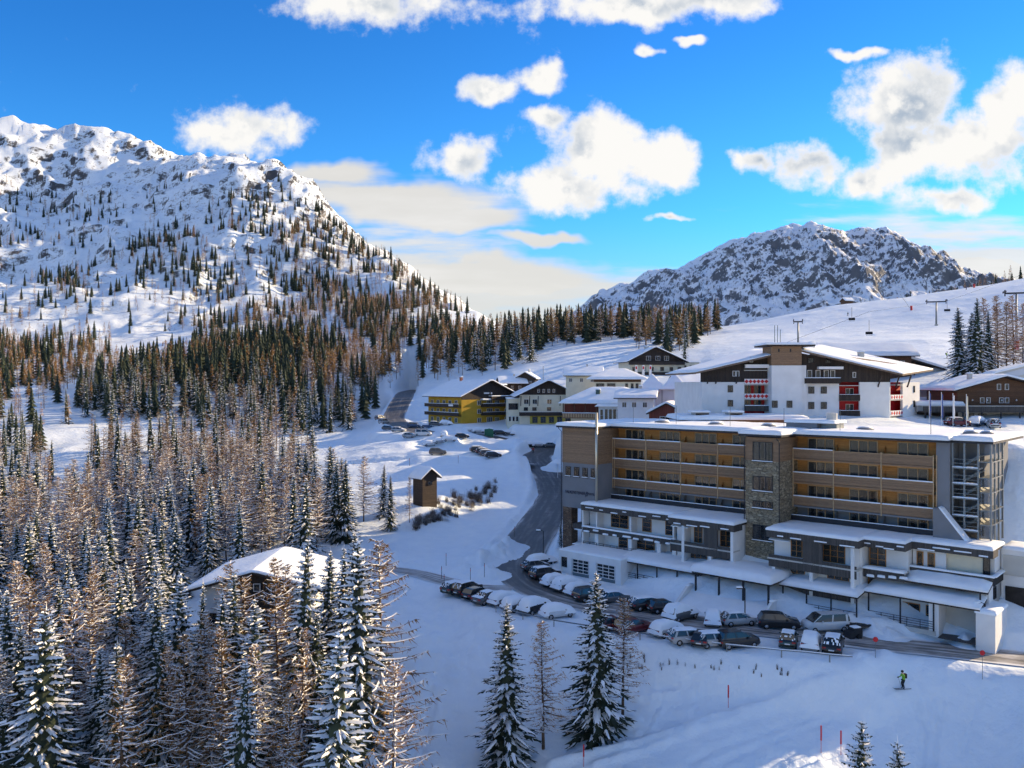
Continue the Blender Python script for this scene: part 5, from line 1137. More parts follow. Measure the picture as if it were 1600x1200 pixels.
def red_white_hotel():
    D = 142.0; X0 = (1097-800)/FPX*D; Z0 = 20.3
    o = thing('hotel_building', 'white chalet hotel with red diamond balconies and a tall stair tower', 'hotel', (X0, D, Z0), 0)
    lx = lambda px, d=D: (px-800)/FPX*d-X0
    lz = lambda py, d=D: EYE-(py-HORIZON)/FPX*d-Z0
    T = lz(597)
    poly = [(0, 0), (lx(1390), 0), (lx(1437, 151), 9), (lx(1437, 151), 24), (0, 24)]
    # front wall is broken by the recessed loggias, so it is built bay by bay
    A, B, C, E_, F_, G_ = lx(1163), lx(1200), lx(1246), lx(1311), lx(1343), lx(1390)
    MB().box(0, A, 0, .4, -3, T).build('wall', WHITE, o); MB().box(C, E_, 0, .4, -3, T).build('wall', WHITE, o); MB().box(F_, G_, 0, .4, -3, T).build('wall', WHITE, o)
    MB().prism([(0.01, 2.0), (lx(1385), 2.0), (lx(1425, 151), 9.6), (lx(1425, 151), 24), (0.01, 24)], 2, -3, T).build('inner_wall', RED, o)
    MB().box(0, .3, .4, 24, -3, T).build('side_wall', WHITE, o)
    # boarded gable storey
    rxp = lx(1232); zr = lz(543); zeL = lz(584); zeR = lz(584)
    MB().prism([(0, T), (lx(1392), T), (lx(1392), lz(582)+.2), (rxp, zr-.5), (0, lz(582)+.2)], 1, .25, 1.2).build('gable_boards', DARKWOOD, o)
    # roof: left pitch plain, right pitch tilted towards the front
    b = MB(); th = .3
    def slab(p): 
        i = len(b.v); b.v += p+[(q[0], q[1], q[2]-th) for q in p]
        b.f += [(i, i+1, i+2, i+3), (i+7, i+6, i+5, i+4)]+[(i+k, i+(k+1) % 4, i+4+(k+1) % 4, i+4+k) for k in range(4)]; b.m += [0]*6
    R1 = (lx(1240), -1.5, lz(546)); R2 = (lx(1245), 26, lz(546)+.9)
    L1 = (lx(1083), -1.5, lz(582)); L2 = (lx(1083), 26, lz(582))
    Q1 = (lx(1404), -1.5, lz(584.5)); Q2 = (lx(1458, 152), 10, lz(577, 152)); R3 = (lx(1275, 167), 25, lz(538, 167))
    slab([L1, R1, R2, L2]); slab([R1, Q1, Q2, R3]); r = b.build('roof', mat('roof_boards', (.17, .12, .085), .8, var=.2), o)
    def snow_quad(p, t, nm='roof_snow'):
        s = MB(); n = 14; p = [Vector(q) for q in p]
        for j in range(n+1):
            for i in range(n+1):
                u, v = i/n, j/n; q = (p[0]*(1-u)+p[1]*u)*(1-v)+(p[3]*(1-u)+p[2]*u)*v; f = min(1, min(u, 1-u, v, 1-v)*9)
                s.v.append((q.x, q.y, q.z+.012+t*(.35+.65*math.sqrt(f))*(1+.15*float(fbm(np.array([q.x/2.]), np.array([q.y/2.]), 2, 51)[0]))))
        for j in range(n):
            for i in range(n): s.f.append((j*(n+1)+i, j*(n+1)+i+1, (j+1)*(n+1)+i+1, (j+1)*(n+1)+i)); s.m.append(0)
        ring = [i for i in range(n+1)]+[j*(n+1)+n for j in range(1, n+1)]+[n*(n+1)+i for i in range(n-1, -1, -1)]+[j*(n+1) for j in range(n-1, 0, -1)]; base = len(s.v)
        s.v += [(s.v[k][0], s.v[k][1], s.v[k][2]-t*.36) for k in ring]
        for k in range(len(ring)): s.f.append((ring[k], base+k, base+(k+1) % len(ring), ring[(k+1) % len(ring)])); s.m.append(0)
        s.build(nm, SNOW, r, smooth=True)
    snow_quad([L1, R1, R2, L2], .35); snow_quad([R1, Q1, Q2, R3], .35)
    for (px, dd, py) in ((1268, 150, 541), (1345, 150, 555)): chimney(r, lx(px, dd), dd-D, lz(py+6, dd), lz(py-5, dd), .9, .9)
    for px in (1105, 1118, 1150): MB().prism([(-1.3, lz(583)-.35), (-1.1, lz(583)-.35), (.0, T-.3), (-.2, T-.3)], 0, lx(px)-.1, lx(px)+.1).build('roof_bracket', DARKWOOD, o)
    for px in (1372, 1400, 1418): MB().prism([(-1.3, lz(586)-.2), (-1.1, lz(586)-.2), (.2, T-.9), (0, T-.9)], 0, lx(px)-.1, lx(px)+.1).build('roof_bracket', DARKWOOD, o)
    # stair tower
    MB().box(B, C, -2.0, 3, -3, lz(571, 140)).build('tower_wall', WHITE, o); MB().box(C, C+1.2, -.9, 1, -3, lz(571)).build('tower_side', WHITE, o)
    MB().box(B-.02, C+.02, -2.02, 3, lz(571, 140), lz(541, 140)).build('tower_boards', OLDWOOD, o); c = MB().box(B-1.2, C+2.0, -3.0, 4, lz(541, 140), lz(541, 140)+.25).build('tower_roof', DARKWOOD, o); snowcap(c, B-1.3, C+2.1, -3.1, 4.1, lz(541, 140)+.25, .4, name='tower_snow')
    for px in (1211, 1229): MB().box(lx(px)-.12, lx(px)+.12, -2.06, -2.02, lz(550, 140), lz(545, 140)).build('tower_slot', DARKMETAL, o)
    wins(o, [lx(1206, 140), lx(1229, 140)], lz(637, 140), .95, 1.2, y=-2.02, n=1, frame=DARKFRAME); wins(o, [lx(1137)], lz(613), .9, 1.2, n=1, frame=DARKFRAME); wins(o, [lx(1137)], lz(635), .9, 1.1, n=1, frame=DARKFRAME)
    for px in (1263, 1282.5): wins(o, [lx(px)], lz(615), 1.0, 1.2, n=1, frame=DARKFRAME); wins(o, [lx(px)], lz(639), 1.0, 1.2, n=1, frame=DARKFRAME)
    # loggias and balconies
    DIA = mat('white_balcony', (.78, .76, .75), .7)
    def diamond_front(xa, xb, z0, z1, y, n, nm='diamond_balcony', rz=0, loc=None):
        p = MB().box(xa, xb, y-.06, y, z0, z1).build(nm, DIA, o, loc=loc, rz=rz); s = (z1-z0)*.40; step = (xb-xa)/n
        for k in range(n):
            cx = xa+step*(k+.5); zc = (z0+z1)/2; MB().prism([(cx-s, zc), (cx, zc-s), (cx+s, zc), (cx, zc+s)], 1, y-.10, y-.062).build('diamond', RED, p)
    for py0, py1 in ((592, 600), (615, 623)): diamond_front(A, B, lz(py1), lz(py0), -.1, 6)
    for py in (578, 600.5, 623.5, 641): MB().box(A, B, -.05, 2, lz(py)-.15, lz(py)).build('loggia_floor', PALEGREY, o)
    MB().box(A, B+.1, -.7, 0, lz(575), lz(575)+.6).build('sun_blind', WHITEFRAME, o)
    for py in (590, 613, 636): window(o, (A+.4, 1.98, lz(py)-.3), 1.3, 1.9, 2, 1, WINWOOD, curtain=.4); window(o, (A+2.2, 1.98, lz(py)-.3), 1.3, 1.9, 2, 1, WINWOOD, curtain=.4)
    balcony(o, A, B, lz(641), .5, .8, GREYWOOD)
    balcony(o, C+.9, E_-.1, lz(598), 1.0, .8, DARKWOOD); MB().box(lx(1276), lx(1314), -1.1, -.1, lz(577), lz(577)+.45).build('sun_blind', WHITEFRAME, o)
    for px in (1262, 1275, 1288, 1298): window(o, (lx(px), .22, lz(590)), .8, 1.3, 1, 1, WHITEFRAME, curtain=.8)
    for (px, py) in ((1145, 588), (1150.5, 588), (1333, 590), (1172, 566)): window(o, (lx(px), .22, lz(py)), .55, .95, 1, 1, WHITEFRAME, curtain=.9)
    for px in (1263, 1290): window(o, (lx(px), .22, lz(567)), 1.0, .9, 2, 1, DARKFRAME)
    for py in (625, 650): balcony(o, E_, F_, lz(py), .25, .95, DARKWOOD, snow=.06)
    for py in (602, 625.5, 650.5): MB().box(E_, F_, -.05, 2, lz(py)-.12, lz(py)).build('loggia_floor', PALEGREY, o)
    for py in (624, 649): window(o, (E_+1.9, 1.98, lz(py)), 1.4, 1.9, 2, 1, WHITEFRAME, curtain=.5)
    # angled right-hand face
    ang = math.atan2(9, lx(1437, 151)-G_)
    Ls = math.hypot(9, lx(1437, 151)-G_); R_ = Matrix.Rotation(ang, 4, 'Z')
    def side(nm, m, x0, x1, y0, y1, z0, z1): return MB().box(x0, x1, y0, y1, z0, z1).build(nm, m, o, loc=(G_, 0, 0), rz=ang)
    side('angled_wall', WHITE, Ls*.42, Ls, 0, .4, -1.2, T); side('angled_pier', WHITE, 0, .3, 0, .4, -3, T)
    for py0, py1 in ((617, 624.5), (642, 650)): diamond_front(.3, Ls*.42, lz(py1), lz(py0), 0, 5, loc=(G_, 0, 0), rz=ang)
    for py in (601, 625, 650): side('loggia_floor', PALEGREY, .3, Ls*.42, 0, 1.8, lz(py)-.12, lz(py))
    for q in (.3*Ls, .78*Ls):
        for py in (614, 638): 
            if q > Ls*.5: v = Vector((q, -.02, lz(py))); v = R_ @ v; window(o, (v.x+G_, v.y, v.z), .5, 1.2, 1, 1, DARKFRAME, rz=ang)
    side('red_base', RED, -.8, Ls*.85, -.05, .3, -3, -.95)
    MB().box(B, E_+1, -.3, .0, -3, lz(655)).build('plinth', PALEGREY, o)
    # low annex in front with flat snowy roof and two roof boxes
    a = MB().box(lx(1060, 132), lx(1252, 132), -12, -2.2, -4, lz(655, 132)).build('annex', mat('annex_boards', (.20, .12, .07), .8, var=.2), o); snowcap(a, lx(1055, 132), lx(1256, 132), -12.4, -2.2, lz(655, 132), .7, name='annex_snow')
    for (p0, p1) in ((1085, 1107), (1139, 1159)):
        a2 = MB().box(lx(p0, 132), lx(p1, 132), -10.5, -7.5, lz(655, 132), lz(644, 132)).build('roof_box', PALEGREY, a); window(a2, (lx(p0, 132)+.1, -10.52, lz(654, 132)), lx(p1, 132)-lx(p0, 132)-.2, .85, 2, 1, DARKFRAME); snowcap(a2, lx(p0, 132)-.5, lx(p1, 132)+.2, -10.8, -7.4, lz(644, 132), .3, name='box_snow')
    # mast
    for dx in (0, .5, 1.0): MB().tube([(lx(1225)+dx, 5, lz(560)), (lx(1225)+dx, 5, lz(505 if dx < 1 else 512))], .06, 5).build('aerial', STEEL, o)
red_white_hotel()
def village():
    # yellow hotel: corner towards the viewer, long boarded gable to the right
    th = radians(38); d0 = 268.; c = P(721, 662, d0)
    o = house('hotel_building', 'yellow four-storey hotel with dark balconies and broad snow roof', (c[0], c[1], 13.6), th, 22, 20, 9.6, YELLOW, 1.6, 4.8, 'y', gable=DARKWOOD, gz=8.2, snow=.45)
    for fl, z in enumerate((.6, 3.5, 6.3)):
        wins(o, [6.3], z, 1.5, 1.5, n=2); wins(o, [13.6, 17.6], z, 1.7, 1.5, n=3); wins(o, [10.2], z, 2.2, 1.7, n=3)
        for k in range(5): window(o, (-.02, 18.2-3.6*k, z), 1.5, 1.6, 2, 1, WHITEFRAME, rz=-pi/2, curtain=.8)
        if fl: balcony(o, 7.8, 20.6, z-.45, 1.2, .95, DARKWOOD, .1); b = MB().box(-1.3, -1.2, -.1, 20.5, z-.6, z+.45).box(-1.2, 0, -.1, 20.5, z-.7, z-.58).build('balcony', DARKWOOD, o); snowcap(b, -1.38, -1.1, -.1, 20.5, z+.45, .12, name='balcony_snow')
    x = MB().box(11, 21.5, -1.6, 0, 8.0, 9.2).build('roof_terrace', DARKWOOD, o); snowcap(x, 10.9, 21.6, -1.7, 0, 9.2, .3, name='terrace_snow')
    x = MB().box(7.6, 13, -1.3, 0, 7.9, 8.1).build('canopy', PALEGREY, o); snowcap(x, 7.5, 13.1, -1.4, 0, 8.1, .45, name='canopy_snow')
    MB().box(9.0, 11.2, -.09, -.04, 10.0, 10.5).box(11.8, 12.4, -.09, -.04, 9.9, 10.5).build('gable_sign', WHITEFRAME, o)
    MB().box(-1.33, -1.31, 3, 5.6, 6.0, 6.6).build('balcony_sign', WHITEFRAME, o); MB().box(8.0, 22.0, 8, 20.1, 13.2, 13.4).build('rear_roof', DARKWOOD, o); MB().box(14, 24, 9, 19.8, 9.0, 12.9).build('rear_block', YELLOW, o); snowcap(o, 13, 25, 8, 20.5, 12.9, .5, name='rear_snow')
    chimney(o, 9.5, 14, 13.5, 15.6, .8, .8, mat('brick_chimney', (.3, .12, .07), .9))
    # cream hotel with boarded gable
    d1 = 259.; c = P(812, 664, d1); w = (902-812)/FPX*d1
    o = house('hotel_building', 'cream hotel with black boarded gable and timber brackets', (c[0], c[1], 14.2), radians(4), w, 22, 9.3, CREAM, 1.7, 4.4, 'y', gable=DARKWOOD, gz=None, snow=.4)
    for z, n in ((6.4, 4), (4.3, 4)): wins(o, [1.3, 4.0, 8.6, 14.4][:n], z, 1.5 if z > 5 else 1.3, 1.5 if z > 5 else 1.1, n=2, frame=WHITEFRAME if z > 5 else DARKFRAME)
    for xx in (7, 8.6, 10.2, 11.8): window(o, (xx-1.4, -.03, 10.0), .75, 1.1, 1, 1, WHITEFRAME, curtain=.8)
    for xx in (.2, 2.9, 5.6, 12.6, 15.6, w-.3): MB().prism([(-1.6, 9.0), (-1.35, 9.0), (0, 5.8), (-.2, 5.8)], 0, xx, xx+.22).build('gable_bracket', DARKWOOD, o)
    balcony(o, -.2, w+.4, 2.9, 1.5, 1.05, DARKWOOD, .1); MB().box(3.2, w, -.1, 0, 0.2, 2.7).build('ground_floor', LEMON, o)
    wins(o, [4, 6.6, 9.2, 11.8, 14.4], .5, 1.6, 1.9, y=-.12, n=2, frame=DARKFRAME); MB().box(-3.6, 0, 1.5, 12, -2, 8.0).build('stair_link', CREAM, o); wins(o, [-3.4], 4.6, 3.0, 2.0, y=1.48, n=3, frame=DARKFRAME); wins(o, [-3.4, -2.2, -1.1], .9, .8, 1.6, y=1.48, n=1); snowcap(o, -3.8, 0.1, 1.2, 12, 8, .4, name='link_snow')
    MB().tube([(8.3, 8, 13), (8.3, 8, 18.5)], .09, 5).build('flagpole', STEEL, o)
    c = P(868, 612, 262.)
    o = house('hotel_wing', 'long snow-roofed wing with small dormers behind the cream hotel', (c[0], c[1]+6, 17.5), radians(4), 14.5, 16, 6.0, CREAM, 1.0, 4.2, 'x', snow=.5)
    for xx in (5, 9.5): 
        g = MB().prism([(xx-1.5, 6.6), (xx+1.5, 6.6), (xx, 8.0)], 1, -.6, 3).build('dormer', DARKWOOD, o); q = MB().prism([(xx-1.9, 6.6), (xx, 8.35), (xx+1.9, 6.6), (xx+1.9, 6.9), (xx, 8.75), (xx-1.9, 6.9)], 1, -.9, 3.2).build('dormer_snow', SNOW, g)
    chimney(o, 9, 7, 10, 11.6)
    # timber restaurant with terrace and glazed front
    d2 = 203.; c = P(892, 656, d2); z0 = 17.6
    o = thing('restaurant', 'timber-balconied restaurant with hipped snow roof and white glazed front', 'restaurant', (c[0], c[1], z0), radians(-14))
    MB().box(0, 19, 0, 12, -3, 4.6).build('wall', CREAM, o); MB().box(7.2, 19.2, -2.2, 0, -3, 4.0).build('conservatory', WHITE, o)
    def hip(par, x0, x1, y0, y1, ze, zr, inset, snow=.45, nm='roof', m=None):
        b = MB(); cx0, cx1, cy = x0+inset, x1-inset, (y0+y1)/2
        if cx0 >= cx1: cx0 = cx1 = (x0+x1)/2
        b.v = [(x0, y0, ze), (x1, y0, ze), (x1, y1, ze), (x0, y1, ze), (cx0, cy, zr), (cx1, cy, zr)]; b.f = [(0, 1, 5, 4), (1, 2, 5), (2, 3, 4, 5), (3, 0, 4), (3, 2, 1, 0)]; b.m = [0]*5
        r = b.build(nm, m or DARKWOOD, par); n = 28; s = MB(); X, Y = np.meshgrid(np.linspace(x0-.1, x1+.1, n), np.linspace(y0-.1, y1+.1, n))
        k = (zr-ze)/((y1-y0)/2); k2 = (zr-ze)/max(inset, .1)
        f = np.minimum(np.minimum((Y-y0)*k, (y1-Y)*k), np.minimum((X-x0)*k2, (x1-X)*k2)); d = np.minimum(np.minimum(X-x0, x1-X), np.minimum(Y-y0, y1-Y))+.1
        Z = ze+np.minimum(f, zr-ze)+snow*(.3+.7*np.sqrt(np.clip(d/.7, 0, 1)))*(1+.15*fbm(X/2, Y/2, 3, 52))
        s.v = [tuple(map(float, q)) for q in zip(X.ravel(), Y.ravel(), Z.ravel())]; s.f = [(j*n+i, j*n+i+1, (j+1)*n+i+1, (j+1)*n+i) for j in range(n-1) for i in range(n-1)]; s.m = [0]*len(s.f)
        ring = [i for i in range(n)]+[j*n+n-1 for j in range(1, n)]+[(n-1)*n+i for i in range(n-2, -1, -1)]+[j*n for j in range(n-2, 0, -1)]; base = len(s.v)
        s.v += [(s.v[q][0], s.v[q][1], ze-.02) for q in ring]
        for q in range(len(ring)): s.f.append((ring[q], base+q, base+(q+1) % len(ring), ring[(q+1) % len(ring)])); s.m.append(0)
        s.build('roof_snow', SNOW, r, smooth=True); return r
    hip(o, -2.6, 20, -2.6, 13, 4.7, 8.4, 7.5); hip(o, 6.5, 20.2, -3.2, 3, 4.0, 5.0, 3)
    b = MB().box(-1.8, 7.0, -1.9, -1.8, 1.2, 2.3).box(-1.8, 7, -1.8, 0, 1.0, 1.2).build('terrace_balcony', OLDWOOD, o); snowcap(b, -1.9, 7, -2.0, -1.6, 2.3, .18, name='balcony_snow')
    for k in range(14): MB().box(-1.6+k*.62, -1.32+k*.62, -1.95, -1.9, 1.3, 2.2).build('baluster', PALEWOOD, b)
    MB().box(-1.6, 6.8, -.2, 0.0, 2.3, 4.5).build('loggia_wall', REDWOOD, o)
    for k in range(4): MB().box(-1.7+k*2.7, -1.45+k*2.7, -1.85, -1.6, 2.3, 4.7).build('loggia_post', BROWNWOOD, o)
    for k in range(7): window(o, (8.6+k*1.0, -2.22, .5), .85, 2.9, 1, 1, WHITEFRAME)
    window(o, (7.5, -2.22, .3), .8, 3.0, 1, 2, WHITEFRAME, name='door'); window(o, (16.2, -2.22, .6), 2.4, 2.6, 2, 2, WHITEFRAME); chimney(o, 6.5, 1.5, 6.0, 8.0, 1.0, 1.0, mat('green_copper', (.08, .12, .10), .7))
    par = thing('terrace_parasol', 'closed-canopy grey terrace parasol left of the restaurant', 'parasol', (c[0]-3.6, c[1]-6.5, ground(c[0]-3.6, c[1]-6.5)), 0)
    MB().tube([(0, 0, -1), (0, 0, 4.2)], .07, 6).build('pole', WHITEFRAME, par); MB().lathe([(1.9, 3.7), (1.2, 4.1), (.05, 4.8)], 8).build('canopy', SNOW, par, smooth=True)
    # square hip-roofed house behind
    d3 = 240.; c = P(928, 606, d3)
    o = thing('house', 'square cream house with low hipped snow roof above the restaurant', 'house', (c[0], c[1], 22.0), radians(-8)); MB().box(0, 13.5, 0, 12, -6, 6.3).build('wall', CREAM, o); MB().box(-.05, 13.55, -.05, 12, 5.5, 6.3).build('eaves_band', BROWNWOOD, o)
    hip(o, -2, 15.5, -2, 14, 6.3, 9.2, 6.5); wins(o, [.6, 3.8], 3.8, 2.4, 1.3, n=3, frame=DARKFRAME); wins(o, [9.0, 10.6, 12.0], 3.6, .8, 1.5, n=1, frame=DARKFRAME)
    # twin pyramid-roofed pavilion
    d4 = 190.; c = P(1003, 632, d4)
    o = thing('pavilion', 'white pavilion with two snow-covered pyramid roofs', 'pavilion', (c[0], c[1], 20.6), radians(-10)); MB().box(0, 9.6, 0, 6, -3, 5.2).build('wall', WHITE, o)
    hip(o, -.6, 5.3, -.6, 6.4, 5.2, 8.6, 3.0, .35, 'pyramid_roof'); hip(o, 4.4, 10.4, -.8, 6.2, 5.2, 8.7, 3.0, .35, 'pyramid_roof')
    for xx in (1.0, 2.3): 
        q = MB(); q.tube([(xx, -.05, 3.2), (xx, .05, 3.2)], .38, 12); w_ = q.build('oval_window', GLASS, o); w_.scale = (1, 1, 1)
    MB().box(4.5, 4.6, -.1, 0, 0, 5.0).build('drain_pipe', DARKMETAL, o); window(o, (8.0, -.02, 3.2), 1.2, 1.1, 2, 1, DARKFRAME)
    # low red house
    d5 = 168.; c = P(1014, 655, d5)
    o = house('house', 'low red-brown house with steep snow roof in front of the pavilion', (c[0], c[1], 19.2), radians(-20), 7.2, 9, 1.9, REDWOOD, .5, 1.9, 'y', snow=.5, cat='house'); window(o, (2.2, -.02, .4), 2.2, .9, 2, 1, WHITEFRAME)
    c = P(1052, 652, d5+2); o = house('house', 'snow-roofed red shed wing with chimney left of the white hotel', (c[0], c[1], 19.6), radians(-4), 6.8, 7, 1.4, REDWOOD, .5, 1.9, 'x', snow=.55, cat='house'); chimney(o, 3.6, 1.6, 2.2, 3.7, .6, .6); wins(o, [.6, 3.6], .3, 1.0, .8, n=1)
    # dark chalet at the foot of the ski slope
    d6 = 292.; c = P(984, 590, d6)
    o = house('chalet', 'dark gabled chalet under the trees at the foot of the ski slope', (c[0], c[1], 28.6), radians(8), 19.5, 15, 6.6, CREAM, 1.6, 4.6, 'y', gable=DARKWOOD, gz=5.6, snow=.4, ridge=9.0, cat='chalet')
    wins(o, [6.0, 9.4, 12.6], 6.6, 1.7, 1.6, y=-.05, n=2); balcony(o, -.4, 19.8, 5.2, 1.4, 1.0, DARKWOOD, 0); balcony(o, -.4, 19.8, 1.5, 1.4, 1.0, DARKWOOD, 0); wins(o, [1, 4.4, 7.4, 11.2, 14.6, 17.6], 2.9, 1.3, 1.4, n=2, frame=DARKFRAME)
    x = MB().box(19.5, 26, 1, 12, -2, 6.0).build('side_block', CREAM, o); snowcap(x, 19.3, 26.4, .6, 12, 6.0, .4, name='block_snow'); wins(x, [20.4, 22.4, 24.6], 3.4, .8, 1.5, y=.98, n=1, frame=DARKFRAME); wins(x, [20.4, 22.4, 24.6], .6, .8, 1.5, y=.98, n=1, frame=DARKFRAME)
    chimney(o, 7.6, 5, 9.6, 11.8, 1.6, .8)
    for px, nm in ((992, 'leftmost'), (1003, 'middle'), (1014, 'rightmost')):
        q = P(px, 588, 262.); f = thing('banner_flag', '%s of three white and red banners below the dark chalet' % nm, 'flag', (q[0], q[1], ground(q[0], q[1])), 0, 'banners below the dark chalet'); zt = EYE+(HORIZON-570)/FPX*262-f.location.z
        MB().tube([(0, 0, -1), (0, 0, zt)], .07, 5).build('pole', STEEL, f); MB().box(.06, .85, -.02, .02, zt-4.6, zt-.1).build('banner', WHITEFRAME, f); MB().box(.2, .7, -.03, -.021, zt-1.4, zt-.5).build('emblem', RED, f)
    # lift station with thick snow roof behind the white hotel
    d7 = 192.; c = P(1292, 560, d7)
    o = thing('lift_station', 'long boarded lift building with pillowy snow roof behind the white hotel', 'building', (c[0], c[1], 27.4), 0); w = (1424-1292)/FPX*d7
    MB().box(0, w, 0, 8, -6, 6.3).build('wall', BROWNWOOD, o); MB().prism([(0, 6.3), (8, 6.3), (4, 8.9)], 0, w-.3, w+.4).build('gable', BROWNWOOD, o)
    gable_roof(o, -1, w+1.4, -1.2, 9.2, 6.2, 9.0, .25, DARKWOOD, 'x', .7); wins(o, [w-6, w-2.6], 3.0, 1.0, 2.0, n=1, frame=WHITEFRAME)
    for k in range(3): MB().box(w+.8, w+1.0, .3+k*3.4, .5+k*3.4, -4, 6.2).build('post', BROWNWOOD, o)
    MB().box(w-.2, w+9, 1, 9, -6, 3.4).build('side_hall', PALEGREY, o); x = MB().prism([(w-.2, 5.6), (w+8.5, 3.0), (w+8.5, 2.7), (w-.2, 5.2)], 1, .2, 10).build('side_roof', DARKWOOD, o); y = MB().prism([(w-.2, 6.2), (w+8.6, 3.5), (w+8.6, 3.02), (w-.2, 5.62)], 1, .1, 10).build('side_roof_snow', SNOW, x)
    sc = MB()
    for a in (0, 1.6, 3.2, 4.8):
        for b_ in (0, 2.4): sc.box(w+8+a, w+8.12+a, b_, b_+.12, -6, 1.6)
    for zz in (-2.4, 0.2, 1.4): sc.box(w+7.6, w+13.2, 0, 2.5, zz, zz+.1)
    sc.build('scaffold_deck', PALEWOOD, o)
    # brown timber building on the right with terrace, plus flat-roofed neighbours
    d8 = 150.; c = P(1496, 660, d8)
    o = house('chalet', 'dark brown timber building with shallow snow gable at the right edge', (c[0], c[1], 19.6), radians(-2), 17, 12, 6.4, BROWNWOOD, 1.2, 2.3, 'y', snow=.5, ridge=8.0, cat='chalet')
    MB().box(-.05, 17.05, -.06, 0, -2, 2.9).build('ground_storey', PALEGREY, o); wins(o, [7.0, 8.4], 6.4, .7, 1.1, y=-.04, n=1, curtain=.9); wins(o, [4.0, 5.1, 7.4, 8.4, 12.6], 4.0, .75, 1.0, n=1, curtain=.9)
    wins(o, [1.4, 3.6, 8.2, 10.6, 13.2], .5, 1.5, 1.6, y=-.08, n=2, frame=DARKFRAME); b = MB().box(-7.6, 18, -3.2, -3.1, 2.6, 3.5).box(-7.6, 18, -3.1, 0, 2.4, 2.6).build('terrace', GREYWOOD, o); MB().box(-7.8, 18, -3.3, -3.0, 3.5, 3.62).build('terrace_rail', PALEGREY, b)
    for k in range(8): MB().box(-7.2+k*3.3, -7.0+k*3.3, -3.1, -2.9, -2, 2.4).build('terrace_post', DARKMETAL, o)
    MB().box(-7.6, 0, -.2, 8, -2, 2.4).build('undercroft_shade', ROOMSHADE, o); chimney(o, 4.2, 4, 7.4, 9.4, .7, .7)  # solid near-black block paints the shade under the terrace
    x = MB().box(-7.8, .2, -1.2, 7, 2.45, 3.6).build('porch', PALEGREY, o); snowcap(x, -8, .6, -1.6, 7.2, 3.6, .8, name='porch_snow')
    for k in range(5): MB().lathe([(.12, 4.4), (.16, 4.55), (.02, 4.72)], 6, cx=2.6+k*2.6, cy=-.2).build('wall_lamp', WHITEFRAME, o)
    c = P(1432, 632, 165.); o = thing('annex_building', 'flat grey annex with snow-edged roof between the white hotel and the spruces', 'building', (c[0], c[1], 20.6), 0); MB().box(0, 13, 0, 9, -3, 5.0).build('wall', PALEGREY, o); snowcap(o, -.2, 13.2, -.3, 9.2, 5.0, .4, name='roof_snow'); wins(o, [1.8, 5.0, 6.8], 2.4, .6, 1.2, n=1, frame=DARKFRAME)
    # covered ramp climbing to the right
    o = thing('covered_ramp', 'pale covered ramp climbing past the spruces at the right edge', 'ramp', (P(1503, 614, 160.)[0], 160., 0), 0); a = [P(p, q, 160.) for p, q in ((1503, 612), (1555, 583), (1605, 571), (1640, 568))]; x0 = o.location.x
    for k in range(3):
        (xa, _, za), (xb, _, zb) = a[k], a[k+1]; w_ = MB().prism([(xa-x0, za-3.0), (xb-x0, zb-3.6), (xb-x0, zb), (xa-x0, za)], 1, 0, 3.0).build('ramp_wall', PALEGREY, o); MB().prism([(xa-x0, za+.01), (xb-x0, zb+.01), (xb-x0, zb+.42), (xa-x0, za+.42)], 1, -.25, 3.2).build('ramp_snow', SNOW, w_)
        MB().prism([(xa-x0+.5, za-1.6), (xb-x0-.6, zb-1.7), (xb-x0-.6, zb-.5), (xa-x0+.5, za-.5)], 1, -.06, -.01).build('ramp_panel', mat('translucent_panel', (.55, .58, .62), .5), w_)
    # big white-walled building beside the hotel's right end
    g = hw(62.2, -17.0); o = thing('hall_building', 'white-walled hall with one long snowy roof slope beside the steel stair', 'building', (g[0], g[1], 6.4), HROT)
    MB().prism([(-.5, -5), (7.0, -5), (7.0, 4.2), (-.5, 9.8)], 1, 0, 24).build('wall', PALEGREY, o); r = MB().prism([(-1.2, 10.25), (7.5, 3.85), (7.5, 4.15), (-1.2, 10.55)], 1, -.4, 24.5).build('roof', DARKMETAL, o)
    n = 16; X, Y = np.meshgrid(np.linspace(-1.2, 7.6, n), np.linspace(-.45, 24.5, n)); Z = 10.57-(X+1.2)*.7356+.42*(.4+.6*np.sqrt(np.clip(np.minimum(np.minimum(X+1.2, 7.6-X), Y+.45)/.8, 0, 1)))*(1+.15*fbm(X/2, Y/2, 3, 53))
    s = MB(); s.v = [tuple(map(float, q)) for q in zip(X.ravel(), Y.ravel(), Z.ravel())]; s.f = [(j*n+i, j*n+i+1, (j+1)*n+i+1, (j+1)*n+i) for j in range(n-1) for i in range(n-1)]; s.m = [0]*len(s.f); s.build('roof_snow', SNOW, r, smooth=True)
    MB().tube([(7.15, -.12, -4), (7.15, -.12, 3.7), (7.4, -.3, 3.95)], .07, 6).build('drain_pipe', DARKMETAL, o); w = MB().box(7.0, 10.5, 1, 22, -5, 2.0).build('low_wing', PALEGREY, o); snowcap(w, 7.0, 10.8, .8, 22, 2.0, .6, name='wing_snow')
    # chalet in the wood, left
    zf = 5.3; o = thing('chalet', 'white chalet with wide snow roof and dark boarded gable among the trees', 'chalet', (-35, 88, -3.2), 0)
    k = 15.2; MB().box(1.6, k-1.6, 1.6, 12, -1, zf+2.9).build('wall', WHITE, o); MB().prism([(1.6, zf+2.9), (k-1.6, zf+2.9), (7.4, zf+4.9)], 1, 1.6, 12).build('gable', WHITE, o)
